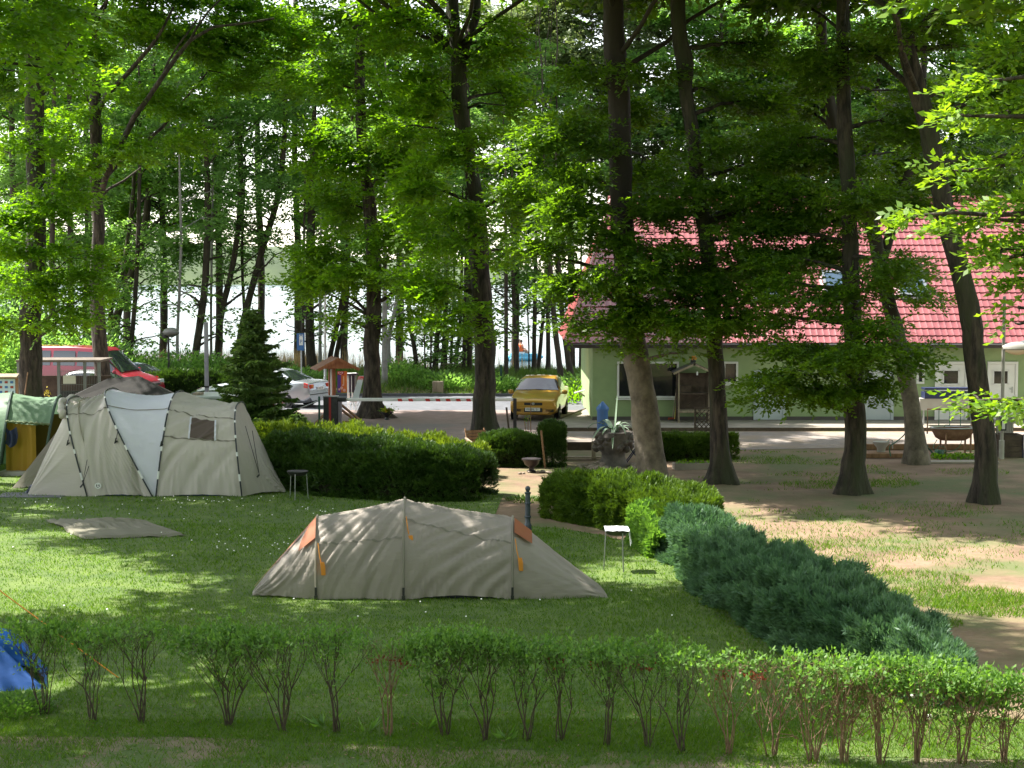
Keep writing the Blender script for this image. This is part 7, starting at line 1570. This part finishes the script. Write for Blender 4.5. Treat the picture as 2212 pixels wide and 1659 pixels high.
for u in (863, 886) + tuple(range(923, 1012, 22)): x = P(u, 863, 53.4).x - p.x; b.add([(x - .07, -.083, zb_ + .03), (x + .07, -.083, zb_ + .03), (x + .10, -.083, zb_ - .055), (x - .04, -.083, zb_ - .055)], [(0, 1, 2, 3)])
mkobj('red_flashes', b, mat('signal_red_foil', (.55, .02, .02), rough=.4), t)
b = MB(); x = P(1112.5, 0, 53.4).x - p.x; b.box((x, -.05, (zb_ + .04) / 2), (.11, .11, zb_ + .04)); b.box((x, -.05, .01), (.2, .2, .02)); mkobj('catch_post', b, m_black, t)
# green post with rail
p = P(690, 929, 53.2); t = thing('green_post_rail', 'thin green post with a slanting rail left of the barrier box', 'railing', (p.x, 53.2, 0)); m_gpost = mat('green_paint', (.01, .06, .04), rough=.5)
b = MB(); b.box((0, 0, .53), (.06, .06, 1.06)); mkobj('post', b, m_gpost, t)
b = MB(); b.tube([(-.02, 0, .92), P(620, 893, 54.0) - Vector(t.location)], .022, n=6); mkobj('rail', b, m_zinc, t)
# ================================================================ lamps, signs, posts
def post(name, label, u, vb, vt, Y, r, m_, cat='post', r2=None):
    a = P(u, vb, Y); a.z = gz(a.x, Y) - .05; c = P(u, vt, Y); b = MB(); b.tube([a, c], [r, r2 or r], n=10); return tag(mkobj(name, b, m_, smooth=True), label, cat)
p = P(365, 830, 68.5); t = thing('park_lamp', 'black park lamp with a flat round milky head behind the family tent', 'lamp', (p.x, 68.5, gz(p.x, 68.5))); H_ = P(0, 728, 68.5).z - gz(0, 68.5)
b = MB(); b.tube([(0, 0, 0), (0, 0, 1), (0, 0, H_)], [.06, .05, .04], n=8); mkobj('pole', b, m_black, t)
b = MB(); b.lathe([(0, 0), (.10, .02), (.32, .14), (.34, .22), (.28, .33), (.12, .4), (0, .41)], c=(.12, 0, H_ - .02), n=16); mkobj('globe', b, mat('milky_globe', (.22, .22, .2), rough=.3, transl=.3), t, smooth=True)
b = MB(); b.lathe([(0, 0), (.14, .0), (.16, .2), (.1, .25), (0, .25)], c=(-.12, 0, H_ - .02), n=12); mkobj('ballast', b, m_black, t)
t = thing('square_post', 'thick lilac grey post behind the family tent', 'post', (P(447, 860, 49).x, 49, 0)); H_ = P(0, 696, 49).z
b = MB(); b.box((0, 0, H_ / 2), (.11, .11, H_)); mkobj('post', b, mat('lilac_grey_paint', (.22, .21, .26), (.30, .28, .34), scale=3, rough=.6), t, bevel=.01)
b = MB()
for z in (H_ - 1.9, H_ - 2.1): b.box((0, 0, z), (.13, .13, .05))
mkobj('strap', b, m_black, t)
post('metal_lamp_post', 'slim pale metal lamp post rising behind the notice stand', 702, 848, 560, 63.5, .055, m_zinc, 'lamp post', r2=.04)
p = P(387, 824, 67.3); t = thing('marker_post', 'short white and black marker post right of the park lamp', 'post', (p.x, 67.3, 0)); b = MB(); b.box((0, 0, .45), (.10, .10, .5)); mkobj('black_band', b, m_black, t); b = MB(); b.box((0, 0, .85), (.12, .12, .38)); mkobj('white_cap', b, m_white, t); b = MB(); b.box((0, 0, .1), (.1, .1, .3)); mkobj('base', b, m_white, t)
p = P(651, 830, 66.5); t = thing('blue_sign', 'narrow blue sign with a white pictogram panel on a grey post', 'sign', (p.x, 66.5, 0)); z1, z0 = P(0, 720, 66.5).z, P(0, 757, 66.5).z
b = MB(); b.tube([(0, .03, 0), (0, .03, z1)], .03, n=8); mkobj('pole', b, m_zinc, t)
b = MB(); b.box((0, -.02, (z0 + z1) / 2), (.26, .05, z1 - z0), rz=0); b.box((-.14, 0, (z0 + z1) / 2), (.05, .1, z1 - z0)); mkobj('board', b, m_blue, t)
b = MB(); b.box((.01, -.052, (z0 + z1) / 2 + .08), (.15, .012, (z1 - z0) * .62)); pn = mkobj('white_panel', b, m_white, t)
for ch, dz in (('A', .20), ('P', -.06)):
    lettering(ch, .2, m_blue, pn, (.01, -.062, (z0 + z1) / 2 + dz + .07), (math.pi / 2, 0, 0))
b = MB(); b.box((0, 0, .2), (.45, .4, .5)); tag(mkobj('tree_stump', b, m_palewood, loc=P(946, 846, 68.6) * 1, bevel=.03), 'small grey wooden block standing on the grassy bank', 'block'); bpy.data.objects['tree_stump'].location.z = .1
b = MB(); b.box((0, 0, 0), (.1, .1, 1.0)); o = tag(mkobj('bank_post', b, m_gpost, loc=(P(1082, 0, 69).x, 69, .7)), 'thin green post on the bank left of the pickup', 'post')
b = MB(); b.box((P(975, 0, 78).x, 78, .75), (1.0, .35, .06)); b.box((P(975, 0, 78).x - .4, 78, .5), (.07, .3, .5)); b.box((P(975, 0, 78).x + .4, 78, .5), (.07, .3, .5)); tag(mkobj('park_bench', b, m_palewood), 'pale bench among the alders at the lake', 'bench')
t = thing('handrail', 'white handrail with timber struts sloping down to the house corner', 'railing', (P(1265, 0, 61.5).x, 61.5, 0)); tl = Vector(t.location)
b = MB(); b.tube([P(1240, 849, 61.5) - tl, P(1280, 838, 61.5) - tl], .035, n=6); mkobj('rail', b, m_white, t)
b = MB(); b.tube([P(1250, 847, 61.5) - tl, P(1278, 866, 61.5) - tl], .03, n=6); b.tube([P(1265, 843, 61.5) - tl, P(1265, 880, 61.5) - tl], .03, n=6); mkobj('strut', b, m_palewood, t)
# ================================================================ pedal boat with two people on the lake
p = P(1131, 780, 118); p.z = -1.2; t = thing('pedal_boat', 'light blue pedal boat out on the bright lake between alder trunks', 'boat', p, rz=R(20))
for s in (-1, 1): b = MB(); b.tube([(-1.2, s * .42, .12), (-.9, s * .42, .18), (.9, s * .42, .18), (1.3, s * .42, .3)], [.1, .22, .22, .08], n=10); mkobj('hull', b, mat('aqua_plastic', (.08, .38, .58), rough=.35) if s < 0 else bpy.data.materials['aqua_plastic'], t, smooth=True)
b = MB(); b.box((0, 0, .42), (1.7, 1.15, .22)); mkobj('deck', b, bpy.data.materials['aqua_plastic'], t, bevel=.05)
b = MB(); b.box((-.3, 0, .62), (.45, .9, .08)); b.box((-.52, 0, .85), (.08, .9, .4)); mkobj('seat', b, m_white, t, bevel=.02)
def person(label, loc, rz, shirt, hair):
    o = thing('person', label, 'person', loc, rz)
    me = bpy.data.meshes.new('body'); V = [(0, 0, .1), (0, 0, .32), (0, 0, .52), (0, 0, .60), (.02, 0, .68), (.03, 0, .80), (.0, .17, .50), (.14, .22, .28), (.34, .16, .24), (.0, -.17, .50), (.14, -.22, .28), (.34, -.16, .24), (.0, .1, .08), (.40, .12, .16), (.55, .12, -.18), (0, -.1, .08), (.40, -.12, .16), (.55, -.12, -.18)]
    E = [(0, 1), (1, 2), (2, 3), (3, 4), (4, 5), (2, 6), (6, 7), (7, 8), (2, 9), (9, 10), (10, 11), (0, 12), (12, 13), (13, 14), (0, 15), (15, 16), (16, 17)]
    me.from_pydata(V, E, []); r_ = [.14, .15, .15, .055, .09, .095, .06, .045, .035, .06, .045, .035, .09, .065, .045, .09, .065, .045]
    q = bpy.data.objects.new('body', me); C.objects.link(q); q.parent = o; sk = q.modifiers.new('skin', 'SKIN')
    for i, r in enumerate(r_): me.skin_vertices[0].data[i].radius = (r, r)
    me.skin_vertices[0].data[0].use_root = True; q.modifiers.new('sub', 'SUBSURF').levels = 1; me.materials.append(mat('skin', (.45, .26, .18), rough=.6) if 'skin' not in bpy.data.materials else bpy.data.materials['skin'])
    b = MB(); b.lathe([(.17, .06), (.19, .2), (.20, .42), (.17, .54), (.08, .59)], n=14); mkobj('shirt', b, shirt, o, smooth=True)
    b = MB(); b.lathe([(.108, .72), (.112, .79), (.09, .87), (0, .905)], c=(.015, 0, 0), n=12); mkobj('hair', b, hair, o, smooth=True)
m_lj = mat('orange_life_jacket', (.85, .14, .03), rough=.6)
person('person in an orange life jacket sitting in the pedal boat', p + Vector((-.2, -.28, .62)), R(20), m_lj, m_darkwood)
person('person in dark blue sitting at the far side of the pedal boat', p + Vector((-.35, .32, .64)), R(20), m_navy, m_darkwood)
# ================================================================ bin enclosure, black roof, info board
Ye = 55.5; t = thing('bin_enclosure', 'wire mesh bin enclosure with a flat roof in front of the red van', 'enclosure', (P(116, 0, Ye).x, Ye, 0)); tl = Vector(t.location)
xa, xb = P(27, 0, Ye).x - tl.x, P(205, 0, Ye).x - tl.x; zr = P(0, 779, Ye).z
m_gal = mat('grey_green_frame', (.16, .18, .17), rough=.5, metal=.3)
b = MB(); b.box(((xa + xb) / 2, .6, zr), (xb - xa + .1, 1.7, .07)); b.box(((xa + xb) / 2, -.27, zr - .01), (xb - xa + .1, .03, .06)); mkobj('roof', b, mat('weathered_roof_sheet', (.10, .08, .065), (.17, .14, .115), scale=4, rough=.9), t)
for u in (28, 116, 173, 204):
    x = P(u, 0, Ye).x - tl.x; b = MB(); b.box((x, -.2, zr / 2), (.09, .09, zr)); mkobj('post', b, m_gal, t)
b = MB()
x = P(118, 0, Ye).x - tl.x; x2 = P(203, 0, Ye).x - tl.x; k = 0
while x < x2: b.box((x, -.2, .95), (.008, .008, 1.9 * .9)); x += .055
for z in (.3, .8, 1.3, 1.75): b.box(((P(118, 0, Ye).x - tl.x + x2) / 2, -.2, z), (x2 - P(118, 0, Ye).x + tl.x, .01, .012))
mkobj('mesh_panel', b, m_gal, t)
b = MB(); b.box((P(140, 0, Ye).x - tl.x, -.26, P(0, 819, Ye).z), (.42, .02, .27)); mkobj('sign_plate', b, mat('cream_plate', (.5, .52, .42), rough=.6), t)
b = MB(); b.box(((xa + xb) / 2, 1.4, .75), (xb - xa, .04, 1.5)); mkobj('back_boards', b, m_darkwood, t)
for k in range(3):
    q = thing('refuse_bin', ('left dark refuse bin in the enclosure', 'middle dark refuse bin in the enclosure', 'right dark refuse bin in the enclosure')[k], 'bin', (tl.x + .1 + k * .62, Ye + .45, 0))
    b = MB(); b.box((0, 0, .5), (.50, .5, .95), taper=1.12); mkobj('body', b, mat('anthracite_bin', (.02, .022, .022), rough=.5) if k == 0 else bpy.data.materials['anthracite_bin'], q, bevel=.03); b = MB(); b.box((0, 0, 1.0), (.58, .6, .06)); mkobj('lid', b, bpy.data.materials['anthracite_bin'], q, bevel=.02)
n = 40; pc = P(101, 848, 54.2); quads('t', leaf_quads(rs.normal(size=(n, 3)) * [.05, .04, .05] + np.array(pc), rs.normal(size=(n, 3)), rs.normal(size=(n, 3)), np.full(n, .07), np.full(n, .05)), mat('yellow_petal', (.5, .4, .03), rough=.6)); o = bpy.data.objects['t']; o.name = 'hanging_flowers'; tag(o, 'small yellow flowers right of the forked tree by the enclosure', 'flowers')
p = P(37, 880, 52.5); t = thing('gas_bottle', 'red gas bottle left of the forked tree', 'gas bottle', (p.x, 51.5, .0)); z_ = P(0, 860, 51.5).z; b = MB(); zt_ = P(0, 838, 51.5).z; m_gas = mat('dull_red_paint', (.25, .03, .015), rough=.5)
b.lathe([(.14, 0), (.15, .05), (.15, zt_ - .15), (.12, zt_ - .06), (.05, zt_ - .02), (.05, zt_ + .03), (0, zt_ + .03)], n=16); mkobj('bottle', b, m_gas, t, smooth=True); b = MB(); b.lathe([(.09, zt_ - .02), (.09, zt_ + .1), (.08, zt_ + .1), (.08, zt_ - .02)], n=14); mkobj('collar', b, m_gas, t)
b = MB(); b.tube([P(52, 862, 51.9), P(60, 804, 52.2)], .02, n=6); q = Vector(P(52, 862, 51.9)); b.tube([q, Vector((q.x - .1, q.y, 0))], .02, n=6); tag(mkobj('broom_stick', b, m_wood), 'reddish stick leaning on the forked tree', 'stick')
Yi = 50.5; t = thing('info_board', 'blue and white info board with a small roof at the left edge', 'board', (P(0, 0, Yi).x, Yi, 0)); tl = Vector(t.location)
zt_, zb2 = P(0, 819, Yi).z, P(0, 856, Yi).z
b = MB(); b.box((-.25, 0, (zt_ + zb2) / 2), (.98, .04, zt_ - zb2)); mkobj('board', b, mat('pale_blue_poster', (.42, .55, .62), rough=.4), t)
b = MB()
for k in range(5):
    for j in range(3): b.box((-.55 + k * .17, -.025, zb2 + .13 + j * .15), (.09, .012, .07), mi=(k + j) % 2)
mkobj('pictograms', b, [m_blue, m_gas], t)
b = MB(); b.box((-.25, -.03, zt_ + .10), (1.15, .28, .05), rx=.3); b.box((-.25, .03, zt_ + .04), (1.05, .07, .06)); mkobj('roof', b, m_palewood, t)
for x in (-.78, .27): b = MB(); b.box((x, .02, (zt_ + .05) / 2), (.08, .08, zt_ + .05)); mkobj('post', b, m_wood, t)
Yh = 44.5; t = thing('black_roof_hut', 'low hut with a hipped black felt roof behind the family tent', 'hut', (P(260, 0, Yh).x, Yh + 1.2, 0)); tl = Vector(t.location)
q = [P(125, 872, Yh + .2), P(392, 868, Yh + .6), P(395, 862, Yh + 2.6), P(150, 862, Yh + 2.6), P(232, 818, Yh + 1.3), P(300, 812, Yh + 1.6)]
q[0].z = q[1].z = q[2].z = q[3].z = 1.5
m_felt = mat('black_roof_felt', (.006, .0055, .005), (.016, .014, .012), scale=4, rough=.9, bump=.3)
b = MB(); b.add(q, [(0, 1, 5, 4), (1, 2, 5), (2, 3, 4, 5), (3, 0, 4)]); b.add([x - Vector((0, 0, .05)) for x in q[:4]], [(3, 2, 1, 0)]); mkobj('roof', b, m_felt, t, world=True)
b = MB(); x0_, x1_ = q[0].x + .25, q[1].x - .3; b.slab([(x0_, Yh + .5), (x1_, Yh + .7), (x1_, Yh + 2.4), (x0_, Yh + 2.4)], 0, 1.46); mkobj('wall', b, m_darkwood, t, world=True)
